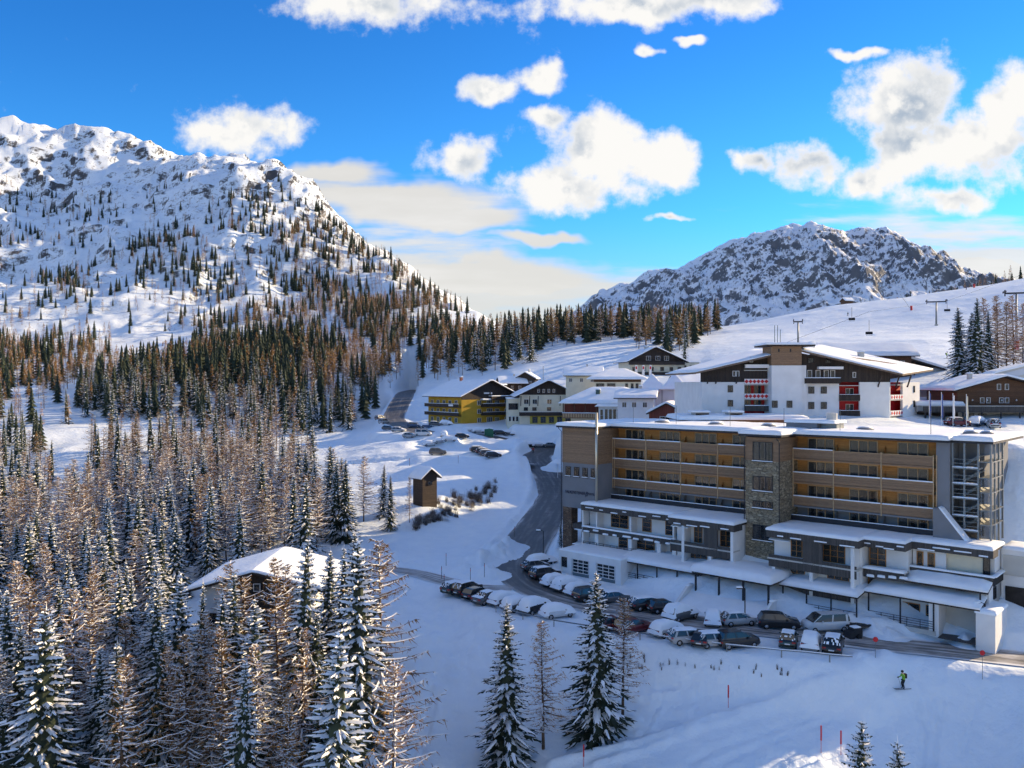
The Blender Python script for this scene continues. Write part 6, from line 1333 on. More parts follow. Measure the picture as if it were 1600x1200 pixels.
    gable_roof(o, 0, k, 0, 12.8, zf+3.0, zf+5.05, .3, DARKWOOD, 'y', .32, ridge=7.4); MB().prism([(5.1, zf+.2), (10.8, zf+.2), (10.8, zf+3.6), (7.4, zf+4.55), (5.1, zf+3.95)], 1, 1.45, 1.58).build('gable_boards', DARKWOOD, o)
    window(o, (7.0, 1.42, zf+2.6), .75, .85, 1, 1, WHITEFRAME, curtain=1); window(o, (8.9, 1.42, zf+2.6), .6, .85, 1, 1, WHITEFRAME, curtain=1)
    window(o, (2.2, 1.58, zf-1.2), 1.9, 1.4, 2, 1, DARKFRAME); window(o, (5.6, 1.58, zf-2.0), .9, 1.9, 1, 1, DARKFRAME, name='door'); window(o, (7.6, 1.58, zf-2.0), 1.2, 1.9, 1, 1, DARKFRAME, name='door'); window(o, (10.2, 1.58, zf-1.2), 1.9, 1.4, 2, 1, DARKFRAME)
    balcony(o, 4.2, 13.4, zf-3.0, 1.3, .9, DARKWOOD, .2, y=1.6); MB().box(.4, .55, .2, .35, zf+2.2, zf+2.6).build('eaves_bracket', DARKWOOD, o)
    # wooden hut below the road
    HUTW = planks('old_hut_boards', (.075, .05, .035), (.04, .028, .02), .2, 2); h = (*hit(664, 789), 0); o = thing('wooden_hut', 'tall dark wooden hut with snow roof below the road', 'hut', (h[0], h[1], ground(h[0], h[1])), radians(40)); top = EYE-(735-HORIZON)/FPX*h[1]-o.location.z
    MB().box(-1.6, 1.6, -1.6, 1.6, -2, top-1).build('wall', HUTW, o); MB().prism([(-1.6, top-1), (1.6, top-1), (0, top+.3)], 1, -1.6, 1.6).build('gable', HUTW, o); gable_roof(o, -2.3, 2.3, -2.2, 2.2, top-1.3, top+.5, .15, DARKWOOD, 'y', .4); window(o, (-.5, -1.62, top-2.6), 1.0, .7, 2, 1, DARKFRAME); MB().box(1.6, 1.66, -.9, .5, top-3.4, top-1.4).build('sunlit_patch', mat('painted_sunlight', (.36, .13, .04), .7, var=.3), o)  # orange panel paints the patch of sunlight on the hut's right wall
    h = P(1321, 472, 452.); o = house('mountain_hut', 'tiny mountain hut on the crest of the ski slope', (h[0], h[1], ground(*h[:2])-.3), radians(15), 5, 4, 2.2, BROWNWOOD, .5, 1.4, 'x', snow=.4, cat='hut')
    for (px, py, d, w, dd, hh, rs_, rz, m_, lab, ax) in [(884, 606, 258., 11, 9, 4.5, 2.2, -6, CREAM, 'cream house with snow roof right behind the cream hotel', 'x'), (783, 612, 296., 9, 8, 3.6, 2.0, 10, DARKWOOD, 'small dark house peeping between the yellow and cream hotels', 'x'), (806, 607, 300., 7, 7, 4.2, 2.0, -12, DARKWOOD, 'little dark gabled house above the cream hotel roof edge', 'y'),
            (1060, 622, 205., 8, 8, 4.0, 2.0, 5, BROWNWOOD, 'brown house with rounded snow roof right of the twin pyramids', 'x'), (965, 640, 186., 8, 8, 3.2, 1.4, -14, WHITE, 'low white house tucked between restaurant and red house', 'x')]:
        c = P(px, py, d); h_ = house('house', lab, (c[0], c[1], c[2]-.5), radians(rz), w, dd, hh, m_, .8, rs_, ax, snow=.5, cat='house', sink=5); wins(h_, [1.0, w*.4, w*.7], hh-2.2, 1.0, 1.2, n=2, frame=WHITEFRAME); chimney(h_, w*.6, dd*.5, hh+rs_*.7, hh+rs_+1.2)
village()
# ------------------------------------------------------------------ cars
TYRE = mat('tyre', (0.02, 0.02, 0.02), 0.9); RIM = mat('rim', (0.35, 0.36, 0.38), 0.4, metal=.7); CARGLASS = mat('car_glass', (0.02, 0.025, 0.03), 0.08, spec=.8)
LAMPW = mat('headlight', (0.6, 0.62, 0.65), 0.2); LAMPR = mat('tail_light', (0.35, 0.02, 0.02), 0.3); PLATE = mat('number_plate', (0.7, 0.7, 0.68), 0.5); TRIM = mat('black_trim', (0.025, 0.025, 0.027), 0.6)
PAINT = {k: mat('paint_'+k, c, 0.35, coat=.5, var=.04, scale=1.5) for k, c in dict(black=(.018, .018, .02), grey=(.09, .095, .10), silver=(.36, .37, .38), white=(.62, .62, .61), maroon=(.10, .012, .018), blue=(.04, .08, .16), green=(.05, .08, .07), beige=(.34, .30, .24)).items()}
# type: length, width, height, belt height, outline of roof/bonnet (x from rear, z)
CT = {'hatch': (4.1, 1.72, 1.48, .92, [(0.0, .55), (.02, .92), (.18, 1.0), (.62, 1.44), (1.0, 1.48), (2.2, 1.46), (2.55, 1.38), (3.2, .98), (3.95, .82), (4.1, .55)]),
      'wagon': (4.6, 1.78, 1.50, .95, [(0.0, .55), (.02, .95), (.12, 1.05), (.45, 1.46), (.9, 1.50), (2.5, 1.47), (2.85, 1.38), (3.5, 1.0), (4.4, .84), (4.6, .55)]),
      'suv': (4.5, 1.86, 1.72, 1.08, [(0.0, .6), (.02, 1.08), (.12, 1.18), (.42, 1.66), (.9, 1.72), (2.4, 1.69), (2.75, 1.6), (3.3, 1.14), (4.3, 1.0), (4.5, .6)]),
      'sedan': (4.6, 1.78, 1.44, .92, [(0.0, .55), (.03, .98), (.75, 1.02), (1.35, 1.40), (1.8, 1.44), (2.5, 1.42), (2.8, 1.36), (3.45, .98), (4.4, .82), (4.6, .55)]),
      'van': (5.0, 1.95, 1.95, 1.18, [(0.0, .6), (.02, 1.2), (.06, 1.6), (.22, 1.92), (.6, 1.95), (3.3, 1.93), (3.6, 1.85), (4.25, 1.22), (4.85, 1.02), (5.0, .6)])}
_cm = {}
def top_at(kind, x):
    o = CT[kind][4]; return float(np.interp(x, [p[0] for p in o], [p[1] for p in o]))
def car_meshes(kind):
    if kind in _cm: return _cm[kind]
    L, W, H, B, out = CT[kind]; hw_ = W/2; r = {}
    # body up to the belt line: lofted ring of cross-sections, tucked in at sill and shoulder, rounded in plan at both ends
    b = MB(); xs = np.concatenate([[0, .06, .2], np.linspace(.5, L-.5, 10), [L-.2, L-.06, L]]); n = len(xs)
    for x in xs:
        k = min(1, .80+.20*math.sqrt(min(1, min(x, L-x)/.45))); zt = min(B, top_at(kind, x)); w = hw_*k; zb = .24 if .1 < x < L-.1 else .34
        b.v += [(x, -w*.90, zb), (x, -w, zb+.22), (x, -w, zt-.18), (x, -w*.93, zt), (x, w*.93, zt), (x, w, zt-.18), (x, w, zb+.22), (x, w*.90, zb)]
    for i in range(n-1):
        for j in range(8): b.f.append((i*8+j, i*8+(j+1) % 8, (i+1)*8+(j+1) % 8, (i+1)*8+j)); b.m.append(0)
    b.f += [tuple(range(8)), tuple((n-1)*8+j for j in reversed(range(8)))]; b.m += [0, 0]
    r['body'] = b
    # cabin: glass house, with painted roof and pillars
    cab = [p for p in out if p[1] > B+.001]; x0 = np.interp(B, [out[1][1], out[3][1]], [out[1][0], out[3][0]]) if kind != 'sedan' else .75
    fr = [p for p in out if p[0] > 2.2]; x1 = float(np.interp(-B, [-p[1] for p in fr], [p[0] for p in fr])); wt = hw_*.74; wb = hw_*.92
    prof = [(x0, B-.02)]+[p for p in cab if x0 < p[0] < x1]+[(x1, B-.02)]
    g = MB(); m = len(prof)
    for (x, z) in prof:
        t = (z-B)/(H-B); w = wb+(wt-wb)*max(0, t); g.v += [(x, -w, z), (x, w, z)]
    for i in range(m-1): g.f.append((2*i, 2*i+1, 2*i+3, 2*i+2)); g.m.append(0)
    g.f += [tuple(2*i for i in range(m)), tuple(2*i+1 for i in reversed(range(m)))]; g.m += [0, 0]; g.f.append((0, 1, 2*m-1, 2*m-2)); g.m.append(0); r['windows'] = g
    rf = MB(); top = [p for p in prof if p[1] > H-.09]; k = len(top)
    for (x, z) in top: rf.v += [(x, -wt-.03, z-.02), (x, -wt+.1, z+.022), (x, wt-.1, z+.022), (x, wt+.03, z-.02)]
    for i in range(k-1):
        for j in range(3): rf.f.append((4*i+j, 4*i+j+1, 4*i+5+j, 4*i+4+j)); rf.m.append(0)
    def pillar(a, c, w=.07):
        for sd in (-1, 1):
            za, zc = a[1], c[1]; ya = (wb+(wt-wb)*max(0, (za-B)/(H-B))+.012)*sd; yc = (wb+(wt-wb)*max(0, (zc-B)/(H-B))+.012)*sd
            rf.quad([(a[0]-w, ya, za), (a[0]+w, ya, za), (c[0]+w, yc, zc), (c[0]-w, yc, zc)])
    mid = (x0+x1)/2; pillar((mid-.1, B-.02), (mid-.25, H-.06)); pillar((x0+.35, B-.02), (top[0][0]+.15, H-.06), .12); pillar((x1-.08, B-.02), (top[-1][0]-.02, H-.06)); r['roof'] = rf
    w = MB(); w.tube([(0, -.10, 0), (0, .10, 0)], .32, 14, 0); r['tyre'] = w; q = MB(); q.tube([(0, -.11, 0), (0, .11, 0)], .19, 10); r['rim'] = q
    l = MB(); l.box(-.05, .05, -.18, .18, -.08, .08); r['lamp'] = l; p = MB(); p.box(-.015, .015, -.26, .26, -.06, .06); r['plate'] = p
    mi = MB(); mi.box(-.08, .08, -.09, .09, -.07, .07); r['mirror'] = mi
    res = {k_: v for k_, v in r.items()}; _cm[kind] = (res, {}); return _cm[kind]
def car_snow(kind, level, seed):
    L, W, H, B, out = CT[kind]; rg = random.Random(seed); nx, ny = 34, 15; b = MB()
    if level == 2: x0, x1, wy = -.12, L+.10, W/2+.12
    else: x0, x1, wy = .10, L-.08, W/2*.96
    X, T = np.meshgrid(np.linspace(x0, x1, nx), np.linspace(-1, 1, ny)); tp = np.interp(X, [p[0] for p in out], [p[1] for p in out])
    sm = np.stack([np.interp(np.clip(X+dx, 0, L), [p[0] for p in out], [p[1] for p in out]) for dx in np.linspace(-.35, .35, 7)]).mean(0) if level == 2 else tp
    cab = np.clip((tp-B)/(H-B), 0, 1); half = wy*(1-.24*cab*(1 if level < 2 else .6)); Y = T*half
    e = np.minimum(np.minimum(X-x0, x1-X)/.4, 1); f = np.sqrt(np.clip(1-np.abs(T)**(4 if level < 2 else 3), 0, 1))*np.sqrt(np.clip(e, 0, 1))
    th = (.26 if level == 2 else .09)*(1+.5*fbm(X/.8+seed, Y/.8, 3, 81)); Z = sm+.015+th*f
    if level == 2: Z = np.where(f < .05, np.minimum(Z, B*.80), Z); Z = Z-(1-f)*.22
    b.v = [tuple(map(float, q)) for q in zip(X.ravel(), Y.ravel(), Z.ravel())]
    for j in range(ny-1):
        for i in range(nx-1):
            if level < 2:
                c = cab[j, i]; slope = abs(tp[j, i+1]-tp[j, i])/(X[0, 1]-X[0, 0])
                if slope > .42 and rg.random() < .8: continue          # glass swept or slid clear
            b.f.append((j*nx+i, j*nx+i+1, (j+1)*nx+i+1, (j+1)*nx+i)); b.m.append(0)
    return b.mesh('snow_cover', SNOW, smooth=True, fix=False)
_pm = {}
def car(kind, paint, px, py, heading, snow, label, z=None, d=None, group='cars in the hotel lot', cat='car'):
    x, y = (W(px, d) if d else hit(px, py+3)); zz = ground(x, y)
    rdz = min((float(np.hypot(L[:, 0]-x, L[:, 1]-y).min()), float(L[np.hypot(L[:, 0]-x, L[:, 1]-y).argmin(), 2])) for _, L, _, _ in ROADS[:1])
    if rdz[0] < 3: zz = max(zz, rdz[1]+.01)
    L, Wd, H, B, out = CT[kind]; o = thing('parked_van' if kind == 'van' else 'parked_car', label, cat, (x, y, zz), radians(heading), group); off = -L/2
    ms = car_meshes(kind)[0]
    def part(nm, key, m, loc, par=None):
        k = (kind if key not in ('tyre', 'rim', 'lamp', 'plate', 'mirror') else '', key, m.name)
        if k not in _pm: _pm[k] = ms[key].mesh(nm, m, smooth=key in ('tyre', 'rim', 'body'))
        return put(nm, _pm[k], par or o, loc)
    body = part('body', 'body', PAINT[paint], (off, 0, 0)); part('windows', 'windows', CARGLASS, (off, 0, 0)); part('roof', 'roof', PAINT[paint], (off, 0, 0))
    for wx in (.78, L-.82):
        for wy in (-Wd/2+.09, Wd/2-.09): t = part('wheel', 'tyre', TYRE, (off+wx, wy, .32)); part('rim', 'rim', RIM, (0, 0, 0), t)
    for sy in (-1, 1): part('headlight', 'lamp', LAMPW, (off+L-.10, sy*Wd*.35, .68)); part('tail_light', 'lamp', LAMPR, (off+.07, sy*Wd*.37, .80)); part('wing_mirror', 'mirror', PAINT[paint], (off+L*.66, sy*(Wd/2+.05), B+.06))
    part('number_plate', 'plate', PLATE, (off-.01, 0, .62)); part('number_plate', 'plate', PLATE, (off+L+.0, 0, .48))
    if snow:
        k = (kind, snow, hash((px, py)) % 4)
        if k not in _pm: _pm[k] = car_snow(kind, snow, k[2])
        put('snow_cover', _pm[k], o, (off, 0, 0))
    return o
LOT = 'cars in the hotel lot'
for a in [('wagon', 'green', 713, 922, 52, 1, 'snow-dusted dark estate car at the left end of the lower row'),
    ('suv', 'black', 730, 925, 50, 1, 'black four-by-four second from the left end of the lower row'),
    ('hatch', 'black', 745, 932, 48, 0, 'snow-free black hatchback in the lower row left of the lone spruce top'),
    ('sedan', 'grey', 763, 938, 46, 1, 'grey saloon with snowy bonnet just left of the spruce top'),
    ('hatch', 'grey', 787, 941, 44, 2, 'snow-buried car directly behind the leftmost spruce top'),
    ('wagon', 'grey', 810, 949, 44, 2, 'snow-buried hump car right of the leftmost spruce top'),
    ('suv', 'black', 836, 953, 46, 2, 'tall snow-buried car, second hump right of the spruce top'),
    ('hatch', 'white', 871, 961, 25, 2, 'snow-buried car at the right end of the lower row of humps'),
    ('wagon', 'black', 846, 880, 32, 2, 'snow-capped car furthest up beside the garage wall'),
    ('hatch', 'grey', 836, 889, 30, 1, 'dark hatchback with snow patches beside the road bend'),
    ('suv', 'black', 852, 901, 32, 1, 'big black four-by-four with snowy roof left of the garage'),
    ('hatch', 'black', 869, 912, 34, 2, 'snow-covered car in front of the garage left window'),
    ('suv', 'grey', 888, 919, 36, 2, 'snow-covered car in front of the left garage door'),
    ('hatch', 'white', 906, 926, 34, 2, 'small snow-covered car between the garage doors and road'),
    ('suv', 'black', 922, 936, 30, 0, 'black car right behind the tallest lone spruce'),
    ('sedan', 'grey', 956, 938, 25, 1, 'frosted dark saloon right of the tallest spruce, before the right garage door'),
    ('wagon', 'black', 1012, 950, 22, 1, 'dark car half under snow below the veranda bank'),
    ('hatch', 'black', 1038, 955, 15, 0, 'clean black hatchback below the veranda bank'),
    ('suv', 'grey', 1064, 966, 38, 2, 'large white snow hump over a car in mid lot'),
    ('hatch', 'silver', 1042, 989, 35, 2, 'snow hump over a car beside the guard rail'),
    ('hatch', 'maroon', 957, 980, 28, 0, 'dark red hatchback behind the tallest lone spruce'),
    ('wagon', 'maroon', 990, 984, 26, 0, 'dark red estate car behind the right-hand bare larch'),
    ('hatch', 'white', 1114, 973, 75, 2, 'white car under snow facing the viewer near the entrance ramp'),
    ('hatch', 'silver', 1153, 975, 12, 1, 'silver hatchback in front of the entrance ramp'),
    ('wagon', 'silver', 1078, 1001, 12, 1, 'silver estate car at the guard rail'),
    ('hatch', 'grey', 1098, 1003, 65, 0, 'grey hatchback at the guard rail between two silver cars'),
    ('wagon', 'silver', 1120, 1006, 12, 1, 'pale estate car at the guard rail beside the black one'),
    ('suv', 'black', 1152, 1007, 15, 0, 'long black car at the guard rail'),
    ('suv', 'black', 1217, 980, -8, 0, 'glossy black four-by-four in front of the white van'),
    ('hatch', 'green', 1232, 1004, 68, 1, 'dark green car with snowy windscreen facing the guard rail'),
    ('hatch', 'white', 1267, 1008, 66, 2, 'white snow-covered car at the guard rail'),
    ('suv', 'black', 1302, 1013, 64, 1, 'black car with snowy roof at the right end of the guard rail')]: car(a[0], a[1], a[2], a[3], a[4], a[5], a[6])
car('van', 'white', 1289, 984, 188, 0, 'white minibus parked in front of the veranda', cat='van')
T_ = 'cars on the upper terrace'
for a in [('suv', 'grey', 684, 708, 5, 0, 9.6, 'dark estate car standing alone on the sunlit terrace'), ('hatch', 'silver', 640, 681, -15, 0, 11.2, 'silver car near the upper left of the terrace'),
    ('van', 'white', 662, 678, -12, 0, 11.6, 'white van beside the road below the yellow hotel'), ('hatch', 'white', 694, 679, 90, 2, 11.6, 'snow-covered car right of the white van'),
    ('wagon', 'black', 748, 703, 18, 1, 9.4, 'leftmost of the dark cars parked side by side on the terrace'), ('hatch', 'black', 755, 706, 18, 1, 9.3, 'second of the dark cars parked side by side on the terrace'), ('wagon', 'grey', 762, 709, 18, 1, 9.2, 'third of the dark cars parked side by side on the terrace'), ('hatch', 'black', 770, 712, 18, 1, 9.1, 'rightmost of the dark cars parked side by side on the terrace'),
    ('hatch', 'white', 672, 694, 20, 2, 10.4, 'left snow-buried car among the terrace heaps'), ('hatch', 'silver', 688, 690, 20, 2, 10.6, 'middle snow-buried car among the terrace heaps'), ('hatch', 'white', 702, 687, 20, 2, 10.8, 'right snow-buried car among the terrace heaps'),
    ('wagon', 'silver', 623, 672, -15, 1, 12.6, 'pale car by the bend of the upper road'), ('hatch', 'grey', 607, 669, -15, 1, 12.8, 'grey car left of the pale one at the upper bend'), ('suv', 'grey', 594, 653, 60, 1, 14.6, 'upper of two cars left of the climbing road'), ('suv', 'silver', 600, 659, 60, 1, 14.0, 'lower of two cars left of the climbing road'),
    ('hatch', 'black', 722, 682, 10, 1, 11.4, 'dark car driving on the road below the yellow hotel')]: car(a[0], a[1], a[2], a[3], a[4], a[5], a[7], z=a[6], group=T_)
V_ = 'cars in front of the village hotels'
for i, (px, k, c_, s, lab) in enumerate([(648, 'suv', 'blue', 1, 'blue-grey car at the left corner of the yellow hotel'), (668, 'wagon', 'blue', 2, 'first snow-covered car in front of the yellow hotel'), (680, 'hatch', 'grey', 1, 'dark car second in the row before the yellow hotel'), (697, 'hatch', 'white', 2, 'snowy car before the yellow corner'), (732, 'hatch', 'silver', 2, 'snowed-over car right of the yellow corner'),
        (748, 'hatch', 'white', 2, 'snowed-over car left of the green container'), (782, 'wagon', 'black', 1, 'black car right of the green container'), (795, 'hatch', 'grey', 2, 'snow hump car before the stair link of the cream hotel'), (828, 'hatch', 'black', 2, 'snow hump car before the cream hotel left half'), (842, 'hatch', 'silver', 2, 'snow hump car before the cream hotel right half'), (860, 'sedan', 'grey', 1, 'grey saloon below the terrace parasol')]):
    car(k, c_, px, 0, (i*37) % 50-20, s, lab, d=(262 if px < 705 else 252 if px < 800 else 238), group=V_)
car('hatch', 'blue', 1528, 0, 40, 2, 'snow-covered blue car by the flags at the right', d=142, group='cars by the flags'); car('hatch', 'white', 1552, 0, 70, 1, 'white car by the flags at the right', d=140, group='cars by the flags'); car('hatch', 'maroon', 1496, 0, 5, 1, 'red car roof showing behind the hotel roof', d=140, group='cars by the flags')
# ------------------------------------------------------------------ people, lift, poles and other small things
def person_mesh(name, pose, mats):
    """one continuous body grown over a skeleton; material by height and reach"""
    J = pose; bm = bmesh.new(); vs = {k: bm.verts.new(p[:3]) for k, p in J.items()}
    E_ = [('hip', 'spine'), ('spine', 'chest'), ('chest', 'neck'), ('neck', 'head'), ('head', 'crown'), ('chest', 'sl'), ('sl', 'el'), ('el', 'hl'), ('chest', 'sr'), ('sr', 'er'), ('er', 'hr'), ('hip', 'kl0'), ('kl0', 'kl'), ('kl', 'al'), ('al', 'tl'), ('hip', 'kr0'), ('kr0', 'kr'), ('kr', 'ar'), ('ar', 'tr')]
    for a, b in E_: bm.edges.new((vs[a], vs[b]))
    me = bpy.data.meshes.new(name+'_s'); bm.verts.ensure_lookup_table(); order = list(J); bm.to_mesh(me); bm.free()
    ob = bpy.data.objects.new('tmp', me); COL.objects.link(ob); m = ob.modifiers.new('s', 'SKIN'); s2 = ob.modifiers.new('u', 'SUBSURF'); s2.levels = 2; s2.render_levels = 2
    for i, k in enumerate(order): me.skin_vertices[0].data[i].radius = (J[k][3], J[k][3]*J[k][4] if len(J[k]) > 4 else J[k][3]); me.skin_vertices[0].data[i].use_root = (k == 'hip')
    dg = bpy.context.evaluated_depsgraph_get(); out = bpy.data.meshes.new_from_object(ob.evaluated_get(dg)); bpy.data.objects.remove(ob); out.name = name; out.materials.clear()
    for mm in mats: out.materials.append(mm)
    for p in out.polygons:
        c = p.center; p.use_smooth = True
        p.material_index = 0 if c.z > .92 and c.z < 1.44 else (1 if c.z <= .92 and c.z > .16 else (2 if c.z <= .16 else 3))
    return out
SKI_POSE = {'hip': (0, 0, .92, .155, .8), 'spine': (.03, 0, 1.10, .15, .8), 'chest': (.08, 0, 1.30, .17, .75), 'neck': (.12, 0, 1.47, .06), 'head': (.15, 0, 1.58, .095), 'crown': (.15, 0, 1.70, .075), 'sl': (.09, .19, 1.38, .075), 'el': (.10, .30, 1.12, .058), 'hl': (.34, .30, 1.02, .048), 'sr': (.09, -.19, 1.38, .075), 'er': (.10, -.30, 1.12, .058), 'hr': (.34, -.30, 1.02, .048),
    'kl0': (0, .10, .86, .105), 'kl': (.14, .12, .50, .075), 'al': (.02, .12, .12, .06), 'tl': (.18, .12, .06, .055), 'kr0': (0, -.10, .86, .105), 'kr': (.16, -.12, .50, .075), 'ar': (.02, -.12, .12, .06), 'tr': (.18, -.12, .06, .055)}
SKIN = mat('skin', (.5, .32, .24), .6); BLACKCL = mat('black_fabric', (.02, .02, .022), .8); LIME = mat('lime_fabric', (.20, .42, .04), .7); BOOT = mat('ski_boot', (.05, .05, .06), .5); SKIM = mat('ski', (.05, .07, .09), .4)
_pmesh = {}
def skier(px, py, d, jacket, trousers, label, heading=180, group=None, snap=True):
    x, y = hit(px, py) if py else W(px, d); k = (jacket.name, trousers.name)
    if k not in _pmesh: _pmesh[k] = person_mesh('body', SKI_POSE, [jacket, trousers, BOOT, SKIN])
    o = thing('person', label, 'person', (x, y, ground(x, y)+.06), radians(heading), group); put('body', _pmesh[k], o)
    if 'helmet' not in _pmesh:
        b = MB(); b.lathe([(.125, 1.60), (.135, 1.66), (.12, 1.73), (.07, 1.78), (.01, 1.795)], 12, cx=.14); _pmesh['helmet'] = b.mesh('helmet', BLACKCL, smooth=True)
        b = MB(); b.box(-.26, -.07, -.15, .15, 1.02, 1.44); _pmesh['pack'] = b.mesh('backpack', BLACKCL)
        b = MB(); b.prism([(-.75, 0), (.85, 0), (1.0, .09), (.98, .11), (.84, .03), (-.75, .03)], 1, -.045, .045); _pmesh['ski'] = b.mesh('ski', SKIM)
        b = MB(); b.tube([(.36, 0, 1.04), (.1, .02, 0.0)], .012, 5); _pmesh['pole'] = b.mesh('ski_pole', DARKMETAL)
        b = MB(); b.box(-.05, .06, -.045, .045, -.05, .05); [b.box(.05, .13-.015*abs(q-1), -.04+q*.022, -.022+q*.022, -.045, -.01) for q in range(4)]; b.box(.0, .07, .045, .065, -.03, .0); _pmesh['glove'] = b.mesh('glove', BLACKCL)
    put('helmet', _pmesh['helmet'], o); put('backpack', _pmesh['pack'], o)
    for sy in (.13, -.13): put('ski', _pmesh['ski'], o, (.05, sy, -.02))
    for sy in (.30, -.30): put('ski_pole', _pmesh['pole'], o, (0, sy, 0)); put('glove', _pmesh['glove'], o, (.37, sy, 1.02))
    return o
skier(1412, 1077, 84.2, LIME, BLACKCL, 'skier in lime-green jacket, dark trousers and backpack on the shaded piste', 188)
RJ = mat('red_fabric', (.4, .04, .04), .7); BJ = mat('blue_fabric', (.04, .08, .25), .7)
for i, (px, d, j, lab) in enumerate([(1325, 392, BLACKCL, 'dark skier turning in the middle of the ski slope'), (1510, 420, BJ, 'skier standing near the top of the slope by the lift line'), (1545, 440, BLACKCL, 'tiny skier below the skyline trees'), (1345, 446, BLACKCL, 'tiny skier on the crest right of the mountain hut'), (1378, 448, RJ, 'tiny skier on the crest further right of the hut'), (1479, 215, LIME, 'skier in green beside the spruces above the lift building')]): skier(px, 0, d, j, BLACKCL, lab, 200+i*25, 'skiers on the ski slope')
# chairlift
def pylon(px, d, h, label, arm=3.4):
    x, y = W(px, d); o = thing('lift_pylon', label, 'pylon', (x, y, ground(x, y)), radians(-18)); MB().tube([(0, 0, -1), (0, 0, h)], .38, 8, taper=.26).build('mast', STEEL, o, smooth=True)
    MB().box(-arm, arm, -.2, .2, h-.3, h+.15).box(-arm, -arm+.25, -.2, .2, h-.9, h+.9).box(arm-.25, arm, -.2, .2, h-.9, h+.9).build('cross_arm', DARKMETAL, o)
    for sx in (-1, 1):
        b = MB()
        for k in range(5): b.tube([(sx*arm-.1, -1.6+k*.8, h+.35), (sx*arm+.1, -1.6+k*.8, h+.35)], .28, 8)
        b.build('sheave_train', DARKMETAL, o)
    MB().box(-.55, .55, -.55, .55, -.8, .5).build('footing', PALEGREY, o); return o
pylon(1463, 330, 9.6, 'chairlift pylon standing in the middle of the ski slope', 3.6); p2 = pylon(1588, 236, 17.0, 'tall chairlift pylon at the right edge with red padding', 3.0)
b = MB(); b.tube([(0, 0, 0.4), (0, 0, 3.4)], .75, 10); b.build('red_padding', RED, p2)
pylon(1247, 300, 8.5, 'slim lift pylon behind the roof of the white hotel', 1.6)
def chair(px, py, d, label):
    x, y, z = P(px, py, d); o = thing('chairlift_chair', label, 'chair', (x, y, z), radians(-20), 'chairs of the chairlift'); MB().tube([(0, 0, 0), (0, .2, 2.6), (0, 0, 4.6)], .06, 5).build('hanger', DARKMETAL, o)
    MB().box(-1.1, 1.1, -.5, .1, -.1, .05).build('seat', BLACKCL, o); MB().box(-1.1, 1.1, .1, .2, .05, .8).build('backrest', BLACKCL, o); MB().box(-1.0, 1.0, -.7, -.62, -.5, -.42).build('footrest', DARKMETAL, o)
chair(1358, 522, 275, 'empty lift chair hanging left of the slope pylon'); chair(1480, 486, 330, 'empty lift chair hanging right of the slope pylon'); chair(1331, 500, 300, 'empty lift chair further left, above the white hotel roof')
CAB = [P(1200, 546, 262), P(1358, 487, 275), P(1456, 473, 330), P(1480, 470, 331), P(1590, 432, 237), P(1700, 390, 200)]
tag(MB().tube(CAB, .035, 4).build('lift_cable', DARKMETAL), 'thin chairlift cable running up across the ski slope', 'cable')
def snow_gun(px, d, label, lance=8):
    x, y = W(px, d); o = thing('snow_gun', label, 'snow gun', (x, y, ground(x, y)), radians(20)); MB().tube([(0, 0, 0), (-lance*.75, 0, lance*.8)], .09, 5).build('lance', PALEGREY, o); MB().tube([(0, 0, -.5), (0, 0, 2.0)], .5, 8).build('base_padding', RED, o)
snow_gun(1522, 430, 'snow lance with red base near the skyline trees'); snow_gun(1424, 380, 'thin snow lance left of the slope pylon', 9)
# red piste markers, lamps, delineators, flags
def marker(px, py, h, label, disc=True):
    x, y = hit(px, py); o = thing('piste_marker', label, 'marker', (x, y, ground(x, y)), 0); MB().tube([(0, 0, -.4), (0, 0, h)], .025, 5).build('pole', RED if not disc else STEEL, o)
    if disc: MB().tube([(0, -.03, h-.1), (0, .03, h-.1)], .25, 14).build('disc', RED, o)
    else: MB().tube([(0, 0, h*.45), (0, 0, h)], .07, 6).build('sleeve', RED, o)
marker(1535, 1062, 2.6, 'round red piste marker on the sunlit edge of the slope'); marker(1368, 1028, 1.9, 'short red marker post beside the lot road end', True)
marker(1138, 1106, 2.2, 'thin red pole on the shaded slope below the lot', False); marker(1283, 1176, 2.4, 'thin red pole near the bottom edge right of centre', False); marker(912, 1198, 2.0, 'thin pole at the bottom edge below the tallest lone spruce', False); marker(1314, 1180, 2.2, 'thin pole just right of the bottom red pole', False)
def lamp(px, d, h, label, arm=.7):
    x, y = W(px, d); o = thing('street_lamp', label, 'lamp', (x, y, ground(x, y)), 0); MB().tube([(0, 0, -.4), (0, 0, h), (-arm*.6, 0, h+.15), (-arm, 0, h+.1)], .07, 6).build('post', DARKMETAL, o)
    l = MB().box(-arm-.45, -arm+.15, -.17, .17, h-.02, h+.13).build('lamp_head', DARKMETAL, o); snowcap(l, -arm-.48, -arm+.18, -.2, .2, h+.13, .14, name='lamp_snow')
lamp(1539, 86.5, 4.6, 'street lamp with snowy head by the basement entrance'); lamp(1164, 93, 4.2, 'street lamp in front of the entrance ramp', .5); lamp(849, 122, 5.0, 'street lamp beside the road bend left of the garage', .6)
rp = random.Random(3); k = 0
